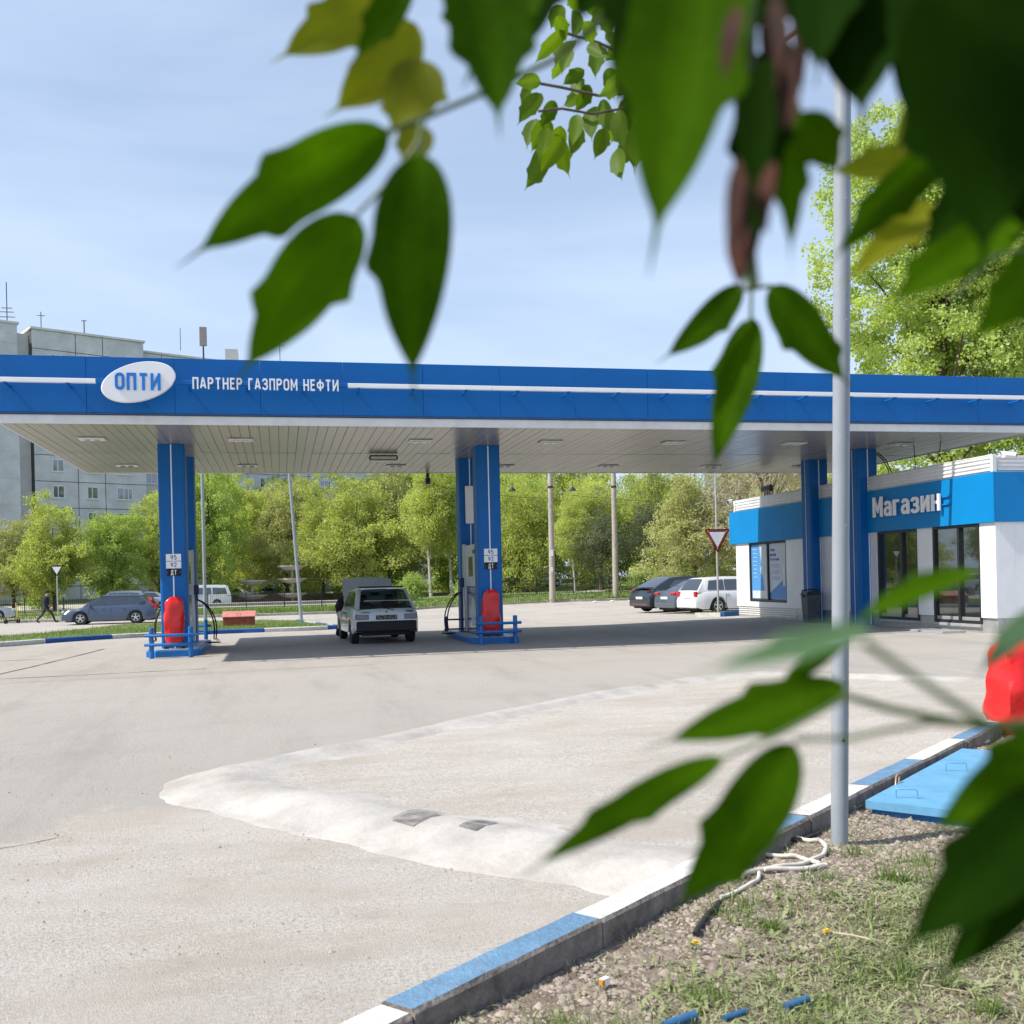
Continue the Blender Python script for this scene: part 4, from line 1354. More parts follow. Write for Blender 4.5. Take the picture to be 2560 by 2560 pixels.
# litter bin by the column
bn = thing('litter_bin', 'dark grey metal litter bin with hood beside the shop column', 'litter bin', (14.72, 27.15, g(14.7, 27.2)))
bz = g(14.7, 27.2)
def quadprism(mb, cx, cy, z0, z1, w0, w1, d0, d1):
    mb.loft([[(cx - w, cy - d, z), (cx + w, cy - d, z), (cx + w, cy + d, z), (cx - w, cy + d, z)] for w, d, z in ((w0, d0, z0), (w1, d1, z1))])
mb = MB(); quadprism(mb, 14.80, 27.05, bz + .02, bz + .80, .17, .21, .15, .19); mb.build('bin_body', pm('bin_grey', (.085, .10, .12), .45, var=.15, scale=6), bn)
mb = MB(); quadprism(mb, 14.80, 27.05, bz + .80, bz + .90, .24, .17, .22, .16); mb.build('hood', m_dark, bn)
mb = MB(); mb.tube([(14.57, 27.05, bz + .72), (14.54, 27.05, bz + .92), (14.8, 27.05, bz + .955), (15.06, 27.05, bz + .92), (15.03, 27.05, bz + .72)], .022, 6); mb.build('handle', m_dark, bn)
# door mat / threshold slab before the shop
mb = MB(); mb.bb(14.5, 15.1, 20.6, 22.1, .08, .125)
tag(mb.build('threshold_plate', m_galv), 'flat metal threshold plate on the ground below the nearest shop window', 'plate')
# ------------------------------------------------------------------ cars
def lerpl(P, x):
    if x <= P[0][0]: return P[0][1]
    for (a_, b_), (c_, d_) in zip(P, P[1:]):
        if x <= c_: return b_ + (d_ - b_) * (x - a_) / (c_ - a_)
    return P[-1][1]

def car(name, label, loc, heading, S, group=None, detail=True, cat='car'):
    """x forward, y left; built in local coordinates and turned to its heading"""
    t = thing(name, label, cat, (loc[0], loc[1], g(loc[0], loc[1]) + .0 if len(loc) < 3 else loc[2]), 0, group)
    Ln, W, wr, sill = S['L'], S['W'], S.get('wr', .31), S.get('sill', .20)
    x0, x1 = -Ln / 2, Ln / 2
    wf, wb_ = S['wf'], S['wb']
    top = S['top']; belt, roof = S['belt'], S['roof']
    A_, B_, C_, D_ = S['A'], S['B'], S['C'], S['D']      # windscreen base, roof front, roof rear, tailgate base
    paint = S['paint']
    lower = S.get('lower', paint)
    def hw(x):
        e = min(x - x0, x1 - x) / S.get('nose', .55)
        return W / 2 * (1 - S.get('tp', .13) * max(0, 1 - e) ** 2)
    xs = sorted(set([x0 + .0, x0 + .05] + [x0 + .1 + i * (Ln - .2) / 46 for i in range(47)] + [x1 - .05, x1]))
    rings = []
    for x in xs:
        y = hw(x); zt = lerpl(top, x)
        ar_ = sill
        for c_ in (wf, wb_):
            d_ = abs(x - c_)
            if d_ < wr + .055: ar_ = max(ar_, wr + math.sqrt((wr + .055) ** 2 - d_ * d_) * 1.0)
        e = min(x - x0, x1 - x)
        bot = max(sill, ar_)
        if e < .25: bot = max(bot, sill + .10 * (1 - e / .25))
        endt = 0.07 if e < .001 else (0.02 if e < .06 else 0)
        zm = max(bot + .02, S.get('mid', .52))
        zs_ = max(zm + .02, zt - .10)
        zt2 = max(zs_ + .015, zt - endt)
        h_ = [(0, max(sill + .03, bot if e < .25 else sill + .03)), (y * .80, max(sill + .03, bot if e < .25 else sill + .03)), (y * .80, max(bot - .005, sill + .035)), (y * .985, bot), (y, (bot + zm) / 2), (y, zm), (y * .975, zs_), (y * .90, zt2), (0, zt2 + .02)]
        ring = [(x, -a_, b_) for a_, b_ in h_] + [(x, a_, b_) for a_, b_ in reversed(h_[1:-1])]
        rings.append(ring)
    mb = MB(); mb.loft(rings)
    if lower is not paint:
        lz = S.get('lz', .42)
        for i, f_ in enumerate(mb.f):
            if sum(mb.v[q][2] for q in f_) / len(f_) < lz: mb.mi[i] = 1
    body = mb.build('body', [paint, lower], t, smooth=True, world=False, angle=32)
    yb, yr = W / 2 * .90, W / 2 * S.get('ry', .70)
    def zr(x):
        if x > B_: return belt + (roof - belt) * max(0, (A_ - x) / (A_ - B_)) ** .92
        if x < C_: return belt + (roof - belt) * max(0, (x - D_) / (C_ - D_)) ** S.get('rear_pow', .92)
        q = (x - C_) / (B_ - C_)
        return roof + .035 * math.sin(math.pi * q) - .02 * (1 - q)
    def ys(z): return yb + (yr - yb) * min(1.05, max(0, (z - belt) / (roof - belt)))
    rings = []
    k = 26
    for i in range(k + 1):
        x = D_ + (A_ - D_) * i / k
        z = max(zr(x), belt + .004); y = ys(z); tt = (z - belt) / (roof - belt)
        h_ = [(yb, belt - .03), (y, z - .05 * tt), (y - .03, z - .015 * tt), (y * .7, z + .01 * tt), (0, z + .018 * tt)]
        rings.append([(x, -a_, b_) for a_, b_ in h_] + [(x, a_, b_) for a_, b_ in reversed(h_[:-1])])
    mb = MB(); mb.loft(rings)
    if S.get('open'):
        keepf, keepm = [], []
        for f_ in mb.f:
            cx_ = sum(mb.v[q][0] for q in f_) / len(f_); zs2 = [mb.v[q][2] for q in f_]
            side = min(zs2) < belt + .0 and len(f_) == 4
            if side or cx_ > B_ + .01 or cx_ < C_ - .01 or len(f_) > 4: continue
            keepf.append(f_)
        mb.f = keepf; mb.mi = [0] * len(keepf)
        rt = roof - .045
        def q3(pts):
            for s in (-1, 1):
                o3 = [(x, s * (ys(z) + .001), z) for x, z in pts]; i3 = [(x, s * (ys(z) - .03), z) for x, z in pts]
                n3 = len(pts)
                mb.add(o3 + i3, [tuple(range(n3)), tuple(range(2 * n3 - 1, n3 - 1, -1))] + [(i, (i + 1) % n3, n3 + (i + 1) % n3, n3 + i) for i in range(n3)])
        pn = S['panes']
        q3([(A_ + .02, belt - .02), (B_ + .03, rt), pn[0][1], pn[0][0]])
        for pa_, pb_ in zip(pn, pn[1:]): q3([pa_[3], pa_[2], pb_[1], pb_[0]])
        q3([pn[-1][3], pn[-1][2], (C_ - .03, rt), (D_ - .02, belt - .02)])
        q3([(A_ + .02, belt - .03), pn[0][0], pn[-1][3], (D_ - .02, belt - .03)])
        q3([(B_ + .03, rt), pn[0][1], pn[-1][2], (C_ - .03, rt)])
        for p0_, p1_ in [(p[0], p[3]) for p in pn]: q3([(p0_[0], belt - .03), p0_, p1_, (p1_[0], belt - .03)])
        for p0_, p1_ in [(p[1], p[2]) for p in pn]: q3([p0_, (p0_[0], rt + .02), (p1_[0], rt + .02), p1_])
        for fr, X0_, X1_ in ((1, A_, B_), (0, D_, C_)):
            for s in (-1, 1):
                P_ = []
                for q in (0, .5, 1):
                    z = belt + (roof - belt) * q; x = X0_ + (X1_ - X0_) * q ** (1 / (.92 if fr else S.get('rear_pow', .92)))
                    P_.append([(x, s * (ys(z) + .002), z), (x, s * (ys(z) - .085), z), (x + (-.03 if fr else .03), s * (ys(z) - .085), z), (x + (-.03 if fr else .03), s * ys(z), z)])
                mb.loft(P_)
    mb.build('cabin', S.get('roofpaint', paint), t, smooth=True, world=False, angle=40)
    gl = S.get('glass', m_glass_dk)
    # side panes
    for poly in S['panes']:
        for s in (-1, 1):
            mb = MB()
            P = []
            for x, z in poly:
                P.append((x, s * (ys(z) + .006), z))
            Q = [(a_, b_ - s * .012, c_) for a_, b_, c_ in P]
            n = len(P)
            mb.add(P + Q, [tuple(range(n)), tuple(range(2 * n - 1, n - 1, -1))] + [(i, (i + 1) % n, n + (i + 1) % n, n + i) for i in range(n)])
            mb.build('side_window', gl, t, world=False)
    def screen(nm, q0, q1, fr):
        # q: fractions from base to roof on the sloping screen
        mb = MB(); P = []
        for q in (q0, (q0 + q1) / 2, q1):
            z = belt + (roof - belt) * q
            if fr: x = A_ - (A_ - B_) * q ** (1 / .92) + .012
            else: x = D_ + (C_ - D_) * q ** (1 / S.get('rear_pow', .92)) - .012
            y = ys(z) - .07
            P.append([(x, -y, z + .0), (x, -y * .5, z + .012), (x, 0, z + .016), (x, y * .5, z + .012), (x, y, z + .0)])
        mb.loft(P, closed=False)
        mb.loft([[(a_ - (.01 if fr else -.01), b_, c_ - .008) for a_, b_, c_ in r_] for r_ in P], closed=False)
        return mb.build(nm, gl, t, world=False, smooth=True)
    screen('windscreen', .06, .93, True)
    rw = screen('rear_window', S.get('rw0', .10), .90, False)
    # wheels
    def wheel(x, s):
        cyy = s * (W / 2 - .115)
        mb = MB(); prof = [(.60, -.09), (.93, -.095), (1, -.07), (1, .07), (.93, .095), (.60, .09)]
        rings = []
        nn = 28
        for a_, b_ in prof:
            rings.append([(x + wr * a_ * math.cos(2 * math.pi * i / nn), cyy + b_, wr + wr * a_ * math.sin(2 * math.pi * i / nn)) for i in range(nn)])
        mb.loft(rings)
        tyre = mb.build('wheel', m_rubber, t, world=False, smooth=True)
        mb = MB()
        yo = cyy + s * .082
        mb.cyl((x, yo - s * .05, wr), (x, yo - s * .03, wr), wr * .62, n=24)
        if S.get('rim', 1):
            for i in range(5):
                a_ = 2 * math.pi * i / 5 + .3
                M_ = Matrix.Rotation(-a_, 3, 'Y')
                mb.box((x + wr * .34 * math.cos(a_), yo - s * .005, wr + wr * .34 * math.sin(a_)), (wr * .56, .03, wr * .17), M=M_)
            mb.m(0)
            mb.cyl((x, yo - s * .02, wr), (x, yo + s * .014, wr), wr * .14, n=12)
            rr_ = [(x + wr * .6 * math.cos(2 * math.pi * i / 24), yo, wr + wr * .6 * math.sin(2 * math.pi * i / 24)) for i in range(25)]
            mb.tube(rr_, .014, 6, caps=False)
        for q in range(26): mb.mi[q] = 1
        mb.build('rim', [S.get('rimmat', m_steel), m_dark], tyre, world=False)
    for x in (wf, wb_):
        for s in (-1, 1): wheel(x, s)
    # lamps
    def boxes(nm, mat, L_, parent=t, bev=.012):
        mb = MB()
        for q in L_: mb.bev(*q, bev)
        return mb.build(nm, mat, parent, world=False)
    for s in (-1, 1):
        def yy(a_, b_): return (min(s * a_, s * b_), max(s * a_, s * b_))
        f0 = S.get('lampf', (.60, .74)); w_ = hw(x1 - .06)
        mb = MB(); mb.bev(x1 - .13, x1 - .0, *yy(w_ - .36, w_ - .01), f0[0], f0[1], .03); mb.build('headlight', m_headl, t, world=False)
        rl = S.get('lampr', (.62, .80, .30)); w_ = hw(x0 + .05)
        mb = MB(); mb.bev(x0 - .012, x0 + S.get('lampd', .14), *yy(w_ - rl[2], w_ - .02), rl[0], rl[1], .02)
        mb.build('tail_light', S.get('lampmat', m_redl), t, world=False)
        mb = MB(); mb.bev(A_ - .42, A_ - .28, *yy(yb + .02, yb + .20), belt + .0, belt + .12, .03); mb.build('mirror', S.get('mirmat', paint), t, world=False)
        hb = []
        for hx in S.get('handles', (.25, -.75)):
            hb.append((hx - .08, hx + .08, *yy(hw(0) * .985, hw(0) * .985 + .025), belt - .14, belt - .11))
        if hb: boxes('door_handle', S.get('hmat', paint), hb, bev=.006)
        mb = MB()
        for sx_ in S.get('seams', (.95, -.1, -1.0)):
            mb.bb(sx_ - .004, sx_ + .004, *yy(hw(0) * .99, hw(0) + .0025), sill + .12, belt - .08)
        mb.build('door_seam', m_dark, t, world=False)
    if S.get('plate', 1):
        pz = S.get('platez', .5)
        mb = MB(); mb.bb(x0 - .022, x0 - .008, -.26, .26, pz, pz + .11); mb.build('number_plate', S.get('platemat', m_plate), t, world=False)
    boxes('rear_bumper', S.get('bumpmat', lower), [(x0 - .03, x0 + .12, -hw(x0) * .97, hw(x0) * .97, sill + .05, S.get('bz', .45))], bev=.035)
    boxes('front_bumper', S.get('bumpmat', lower), [(x1 - .12, x1 + .03, -hw(x1) * .97, hw(x1) * .97, sill + .05, S.get('bz', .45))], bev=.035)
    boxes('underbody', m_black, [(x0 + .15, x1 - .15, -W / 2 * .72, W / 2 * .72, sill - .05, sill + .1)])
    t.rotation_euler = (0, 0, heading)
    return t

def paintm(name, c, metal=.5, rough=.3):
    return pm(name, c, rough, metal=metal, var=.03, scale=2, coat=.7, spec=.5)
silver_blue = paintm('pale_silver_green_paint', (.50, .56, .58), .1, .35)
p_slate = paintm('slate_blue_paint', (.075, .105, .165), .4)
p_white = paintm('white_car_paint', (.72, .73, .74), 0, .25)
p_silver = paintm('silver_car_paint', (.42, .44, .46), .6)
p_dgrey = paintm('dark_grey_paint', (.05, .06, .075), .5)
p_mgrey = paintm('mid_grey_blue_paint', (.12, .15, .19), .5)
p_black = paintm('black_car_paint', (.02, .02, .022), .2)

# old hatchback with bonnet up, seen from behind
hz = R(90 + 3.0)
S = dict(L=3.95, W=1.64, wf=1.27, wb=-1.20, wr=.285, sill=.26, top=[(-1.98, .80), (-1.9, .86), (-1.0, .88), (.8, .87), (1.2, .80), (1.9, .70), (1.98, .62)],
         belt=.87, roof=1.36, A=.95, B=.22, C=-1.28, D=-1.93, paint=silver_blue, lower=silver_blue, panes=[[(.78, .92), (.30, 1.27), (-.10, 1.29), (-.10, .91)], [(-.16, .91), (-.16, 1.29), (-1.08, 1.27), (-1.42, .93)]],
         lampr=(.60, .745, .36), lampmat=pm('grey_tail_lamp', (.16, .16, .19), .2, coat=.5), platez=.61, platemat=m_dark, bumpmat=m_black, bz=.58, open=1, glass=glassm('clear_car_glass', (.02, .025, .028), .02, alpha=.82),
         rim=0, mirmat=m_black, mid=.55, ry=.74, rw0=.06, tp=.06, nose=.3, handles=(-.0,), hmat=m_black, seams=(.72, -.45), roofpaint=silver_blue)
lada = car('hatchback_car', 'old pale silver hatchback with open bonnet and rear spoiler parked between the two pump islands', (2.41, 27.45), hz, S)
mb = MB()
mb.bev(-1.52, -1.36, -.50, .60, 1.385, 1.425, .012)
mb.build('roof_spoiler', m_black, lada, world=False)
# raised bonnet
mb = MB()
ang = R(58)
for sgn in (0,):
    P = []
    for q in (0, 1):
        x_, z_ = 1.06 + q * .92 * math.cos(ang), .84 + q * .92 * math.sin(ang)
        P.append((x_, z_))
    rings = []
    for y_ in [-.68 + 1.36 * i / 10 for i in range(11)]:
        cr_ = .05 * (1 - (y_ / .68) ** 2)
        rings.append([(P[0][0], y_, P[0][1]), (P[0][0] + .02, y_, P[0][1] - .02), (P[1][0] + .02, y_, P[1][1] - .02 + cr_), (P[1][0], y_, P[1][1] + cr_)])
    mb.loft(rings)
hood = mb.build('bonnet', silver_blue, lada, world=False)
mb = MB()
mb.bb(-1.985, -1.975, .40, .62, .785, .80); mb.bb(-1.985, -1.975, -.66, -.48, .80, .825); mb.bb(-1.985, -1.975, -.66, -.56, .775, .79)
mb.build('badge', m_dark, lada, world=False)
mb = MB(); mb.cyl((-1.99, 0, .80), (-1.975, 0, .80), .022, n=12); mb.build('lock', m_dark, lada, world=False)
mb = MB(); mb.box((-1.70, -.08, 1.065), (.02, 1.18, .022)); mb.build('heating_strip', m_headl, lada, world=False)
mb = MB(); mb.box((-1.915, .05, .90), (.04, .5, .018), M=Matrix.Rotation(.25, 3, 'X')); mb.build('wiper', m_black, lada, world=False)
mb = MB()
for y_ in (-.36, .36):
    mb.bev(-.25, -.08, y_ - .22, y_ + .22, .5, 1.02, .05); mb.bev(-.22, -.12, y_ - .12, y_ + .12, 1.03, 1.2, .04)
mb.bev(-1.25, -1.1, -.6, .6, .5, .98, .05)
mb.build('seat', pm('seat_cloth', (.03, .03, .035), .9), lada, world=False)
mb = MB(); mb.bev(.05, .09, -.14, .10, 1.18, 1.25, .015); mb.build('rear_view_mirror', m_black, lada, world=False)
mb = MB()
r_ = random.Random(5)
for k in range(26):
    y_ = -.24 + r_.random() * .46; z_ = .62 + r_.random() * .09
    mb.bb(-2.0, -1.994, y_, y_ + .02, z_, z_ + .018)
mb.build('plate_mud', pm('plate_mud', (.45, .36, .28), .8), lada, world=False)

# slate blue estate on the road
S2 = dict(L=4.5, W=1.78, wf=1.36, wb=-1.30, wr=.325, sill=.19, top=[(-2.25, .72), (-2.1, .93), (-1.2, .96), (.9, .90), (1.3, .86), (1.9, .74), (2.2, .60), (2.25, .5)],
          belt=.90, roof=1.46, A=1.25, B=.35, C=-1.55, D=-2.12, paint=p_slate, panes=[[(1.0, .95), (.42, 1.34), (-.02, 1.38), (-.02, .95)], [(-.08, .95), (-.08, 1.38), (-.98, 1.37), (-1.0, .98)], [(-1.06, .99), (-1.04, 1.37), (-1.5, 1.33), (-1.78, 1.12)]],
          lampr=(.76, .96, .20), lampd=.16, mid=.55, bz=.42, glass=m_glass, open=1)
kia = car('estate_car', 'slate blue estate car with red tail lamps driving on the road behind the left pumps', (-8.55, 56.5), R(180 - 1), S2)
mb = MB(); mb.loft([[(-2.10, s_ * .76, .95) for s_ in (.8, 1)] + [(-1.95, .78, .97), (-1.98, .66, 1.0)], [(-1.95, .60, 1.36), (-1.93, .66, 1.36), (-1.86, .66, 1.34), (-1.86, .58, 1.34)]])
mb.loft([[(-2.10, -s_ * .76, .95) for s_ in (.8, 1)] + [(-1.95, -.78, .97), (-1.98, -.66, 1.0)], [(-1.95, -.60, 1.36), (-1.93, -.66, 1.36), (-1.86, -.66, 1.34), (-1.86, -.58, 1.34)]])
mb.build('tail_light', m_redl, kia, world=False)

# three parked at right
SW = dict(L=4.5, W=1.75, wf=1.38, wb=-1.22, wr=.33, sill=.20, top=[(-2.25, .68), (-2.15, .90), (-1.2, .94), (1.0, .92), (1.5, .86), (2.1, .72), (2.25, .5)],
          belt=.92, roof=1.50, A=1.35, B=.55, C=-1.72, D=-2.16, paint=p_white, panes=[[(1.1, .97), (.6, 1.38), (.10, 1.42), (.10, .97)], [(.04, .97), (.04, 1.42), (-.80, 1.42), (-.82, .97)], [(-.88, .98), (-.86, 1.42), (-1.55, 1.38), (-1.68, 1.0)]],
          lampr=(.72, .94, .20), lampd=.16, platez=.66, bz=.5, mid=.55, seams=(1.0, .07, -.84), glass=m_glass_dk, hmat=m_chrome)
HD = R(48)
car('estate_car', 'white estate car parked nearest the shop corner behind the give way sign', (18.75, 41.0), R(9), SW, 'cars parked beside the shop')
SG = dict(L=4.8, W=1.82, wf=1.45, wb=-1.35, wr=.335, sill=.19, top=[(-2.4, .70), (-2.3, .98), (-1.5, 1.0), (1.0, .92), (1.6, .86), (2.2, .72), (2.4, .5)],
          belt=.95, roof=1.44, A=1.25, B=.45, C=-.80, D=-1.85, paint=p_mgrey, panes=[[(1.0, 1.0), (.5, 1.33), (.08, 1.36), (.08, 1.0)], [(.02, 1.0), (.02, 1.36), (-.70, 1.34), (-1.15, 1.02)]],
          lampr=(.82, .92, .36), platez=.62, bz=.45, mid=.6)
car('saloon_car', 'grey blue saloon parked between a white estate and a dark crossover', (18.75, 43.4), R(13), SG, 'cars parked beside the shop')
SD = dict(L=4.75, W=1.90, wf=1.42, wb=-1.38, wr=.37, sill=.24, top=[(-2.37, .80), (-2.25, 1.08), (-1.4, 1.06), (1.0, 1.02), (1.6, .98), (2.2, .84), (2.37, .6)],
          belt=1.03, roof=1.62, A=1.30, B=.45, C=-.95, D=-2.2, rear_pow=.8, paint=p_dgrey, panes=[[(1.05, 1.08), (.5, 1.46), (.02, 1.5), (.02, 1.08)], [(-.04, 1.08), (-.04, 1.5), (-.9, 1.44), (-1.3, 1.14)]],
          lampr=(.96, 1.0, .34), lampmat=pm('dark_red_lamp', (.25, .02, .02), .2), platez=.62, bz=.55, mid=.62, rimmat=m_steel)
car('crossover_car', 'dark grey crossover with sloping tail and orange bumper trim parked leftmost by the shop', (18.45, 46.0), R(15), SD, 'cars parked beside the shop')
mb = MB(); mb.bev(-2.43, -2.36, -.62, .62, .37, .40, .01)
o = mb.build('bumper_trim', pm('orange_trim', (.35, .12, .05), .5), bpy.data.objects['crossover_car'], world=False)
mb = MB(); mb.bev(-2.42, -2.1, -.78, .78, 1.13, 1.16, .01); mb.build('tail_spoiler', m_black, bpy.data.objects['crossover_car'], world=False)

# distant cars
car('silver_saloon', 'silver saloon nose cut off by the left edge of the frame', (-17.95, 67.4), R(8), dict(S2, paint=p_silver, roof=1.42), 'cars beyond the road')
far = [('estate_car', 'silver grey car half hidden right behind the slate blue estate roof', (-12.4, 85.3), R(185), dict(SW, paint=p_silver, roof=1.55)),
       ('saloon_car', 'pale silver saloon behind the blue estate, left of the left column', (-10.6, 88.5), R(175), dict(SG, paint=p_silver)),
       ('hatchback_car', 'white hatchback just left of the left pump column beyond fence', (-9.0, 90.0), R(165), dict(SW, paint=p_white)),
       ('delivery_van', 'white van seen beside the right flank of the left pump column', (-6.6, 88.7), R(200), dict(SW, paint=p_white, L=4.9, roof=1.85, belt=1.05, A=1.7, B=1.1, C=-2.2, D=-2.4, top=[(-2.45, 1.04), (1.6, 1.0), (2.3, .8), (2.45, .6)], panes=[[(1.4, 1.1), (1.05, 1.6), (.4, 1.65), (.4, 1.1)], [(.3, 1.1), (.3, 1.65), (-.8, 1.65), (-.8, 1.1)], [(-.9, 1.1), (-.9, 1.65), (-2.0, 1.6), (-2.1, 1.1)]])),
       ('saloon_car', 'white saloon behind the iron fence right of the left column', (-4.4, 101.5), R(160), dict(SG, paint=p_white)),
       ('hatchback_car', 'white hatchback on the rise between the two fountain bowls', (-2.7, 126.0), R(-8), dict(SW, paint=p_white)),
       ('hatchback_car', 'black car in shade right of the white hatchback on the rise', (2.4, 126.5), R(5), dict(SW, paint=p_black)),
       ('hatchback_car', 'white car under trees far behind right of the middle column', (27.5, 108), R(30), dict(SW, paint=p_white)),
       ('hatchback_car', 'pale car under trees between the two concrete poles', (34.2, 110), R(30), dict(SW, paint=p_silver)),
       ('saloon_car', 'dark car under trees behind the hatchback spoiler', (10.5, 118), R(10), dict(SG, paint=p_black)),
       ('hatchback_car', 'small red brown car in shade behind the middle column', (19.0, 112), R(15), dict(SW, paint=p_dgrey))]
for nm, lb, lc, hd, sp_ in far:
    car(nm, lb, lc, hd, sp_, 'cars beyond the road')

# ------------------------------------------------------------------ people
def person(label, loc, rz, J, mats, regions, extra=None, scale=1.0):
    t = thing('person', label, 'person', (loc[0], loc[1], loc[2] if len(loc) > 2 else g(*loc[:2])), 0)
    names = list(J)
    bm = bmesh.new()
    sk = bm.verts.layers.skin.new()
    vs_ = {}
    for nme in names:
        x, y, z, r_, par = J[nme]
        v = bm.verts.new((x * scale, y * scale, z * scale))
        v[sk].radius = (r_ * scale, r_ * scale * .85)
        vs_[nme] = v
        if par: bm.edges.new((vs_[par], v))
    bm.verts.ensure_lookup_table()
    bm.verts[0][sk].use_root = True
    me = bpy.data.meshes.new('body'); bm.to_mesh(me); bm.free()
    o = bpy.data.objects.new('body', me); COL.objects.link(o)
    m1 = o.modifiers.new('s', 'SKIN'); m1.use_smooth_shade = True
    m2 = o.modifiers.new('d', 'SUBSURF'); m2.levels = 2; m2.render_levels = 2
    dg = bpy.context.evaluated_depsgraph_get()
    me2 = bpy.data.meshes.new_from_object(o.evaluated_get(dg))
    bpy.data.objects.remove(o)
    me2.materials.clear()
    for m_ in mats: me2.materials.append(m_)
    for p in me2.polygons:
        best = min(names, key=lambda n_: (Vector(J[n_][:3]) * scale - p.center).length)
        p.material_index = regions.get(best, 0)
        p.use_smooth = True
    ob = bpy.data.objects.new('body', me2); COL.objects.link(ob); ob.parent = t
    if extra: extra(t)
    t.rotation_euler = (0, 0, rz)
    return t
skin = pm('skin', (.42, .26, .19), .6, var=.08, scale=20)
navy_cloth = pm('navy_cloth', (.018, .024, .05), .9, var=.3, scale=14)
brown_cloth = pm('brown_cloth', (.065, .045, .04), .9, var=.3, scale=14)
black_cloth = pm('black_cloth', (.014, .013, .015), .9, var=.3, scale=14)
# walker: long stride to the right (+x local forward)
J = dict(pelvis=(0, 0, .93, .155, None), waist=(.0, 0, 1.08, .15, 'pelvis'), chest=(.02, 0, 1.28, .185, 'waist'), neck=(.05, 0, 1.48, .065, 'chest'), head=(.09, 0, 1.60, .095, 'neck'), crown=(.09, 0, 1.70, .075, 'head'),
         sh_l=(.02, .19, 1.39, .075, 'chest'), el_l=(-.06, .24, 1.13, .055, 'sh_l'), wr_l=(.10, .24, .93, .04, 'el_l'), ha_l=(.14, .23, .87, .042, 'wr_l'), fi_l=(.17, .22, .81, .022, 'ha_l'),
         sh_r=(.02, -.19, 1.39, .075, 'chest'), el_r=(.0, -.25, 1.13, .055, 'sh_r'), wr_r=(.16, -.24, .98, .04, 'el_r'), ha_r=(.21, -.23, .93, .042, 'wr_r'), fi_r=(.26, -.22, .89, .022, 'ha_r'),
         hip_l=(.02, .10, .86, .12, 'pelvis'), kn_l=(.28, .10, .50, .08, 'hip_l'), an_l=(.43, .10, .12, .055, 'kn_l'), he_l=(.43, .10, .06, .05, 'an_l'), to_l=(.62, .11, .05, .04, 'he_l'),
         hip_r=(-.02, -.10, .86, .12, 'pelvis'), kn_r=(-.16, -.10, .48, .08, 'hip_r'), an_r=(-.44, -.10, .17, .055, 'kn_r'), he_r=(-.46, -.10, .09, .05, 'an_r'), to_r=(-.30, -.11, .03, .04, 'he_r'))
reg = {k: 0 for k in J}
for k in J:
    if k[:3] in ('hip', 'kn_', 'an_'): reg[k] = 1
    if k[:3] in ('he_', 'to_'): reg[k] = 3
    if k in ('neck', 'head', 'ha_l', 'ha_r', 'fi_l', 'fi_r', 'crown'): reg[k] = 2
def hair(t):
    mb = MB(); mb.sphere((.075, 0, 1.69), .105, 14, 8, sc=(1.1, .9, .85)); mb.build('cap', black_cloth, t, world=False, smooth=True)
    mb = MB(); mb.box((.20, 0, 1.665), (.10, .14, .012)); mb.build('cap_peak', black_cloth, t, world=False)
    mb = MB(); mb.loft([[(.0 + c * .215 * w, s_ * .205 * w, z) for c, s_ in [(math.cos(2 * math.pi * i / 16), math.sin(2 * math.pi * i / 16)) for i in range(16)]] for z, w in ((.80, .86), (.95, .84), (1.1, .80), (1.3, .92), (1.42, .75), (1.47, .35))])
    mb.build('jacket', navy_cloth, t, world=False, smooth=True)
    mb = MB(); mb.sphere((.19, 0, 1.61), .02, 8, 6); mb.build('nose', skin, t, world=False)
person('man in dark navy jacket, cap and brown trousers striding along the pavement', (-12.6, 60.9), 0, J, [navy_cloth, brown_cloth, skin, black_cloth], reg, hair)
# someone leaning over the open bonnet
J2 = dict(pelvis=(0, 0, .93, .15, None), waist=(.10, 0, 1.05, .145, 'pelvis'), chest=(.28, 0, 1.20, .17, 'waist'), neck=(.42, 0, 1.32, .065, 'chest'), head=(.50, 0, 1.40, .095, 'neck'), crown=(.55, 0, 1.47, .075, 'head'),
          sh_l=(.32, .19, 1.25, .075, 'chest'), el_l=(.36, .26, 1.0, .055, 'sh_l'), wr_l=(.55, .2, .95, .04, 'el_l'), ha_l=(.62, .18, .94, .042, 'wr_l'), fi_l=(.68, .17, .93, .022, 'ha_l'),
          sh_r=(.32, -.19, 1.25, .075, 'chest'), el_r=(.34, -.27, 1.0, .055, 'sh_r'), wr_r=(.52, -.2, .93, .04, 'el_r'), ha_r=(.6, -.18, .92, .042, 'wr_r'), fi_r=(.66, -.17, .91, .022, 'ha_r'),
          hip_l=(0, .10, .86, .12, 'pelvis'), kn_l=(.06, .11, .49, .08, 'hip_l'), an_l=(0, .11, .12, .055, 'kn_l'), he_l=(-.02, .11, .06, .05, 'an_l'), to_l=(.18, .12, .04, .04, 'he_l'),
          hip_r=(0, -.10, .86, .12, 'pelvis'), kn_r=(.05, -.11, .49, .08, 'hip_r'), an_r=(-.05, -.11, .12, .055, 'kn_r'), he_r=(-.07, -.11, .06, .05, 'an_r'), to_r=(.13, -.12, .04, .04, 'he_r'))
person('person in black clothes bending in beside the raised bonnet of the pale hatchback', (1.60, 29.95), R(-5), J2, [black_cloth, black_cloth, skin, black_cloth], reg,
       lambda t: MB().sphere((.50, 0, 1.46), .105, 14, 8).build('hair', black_cloth, t, world=False, smooth=True))
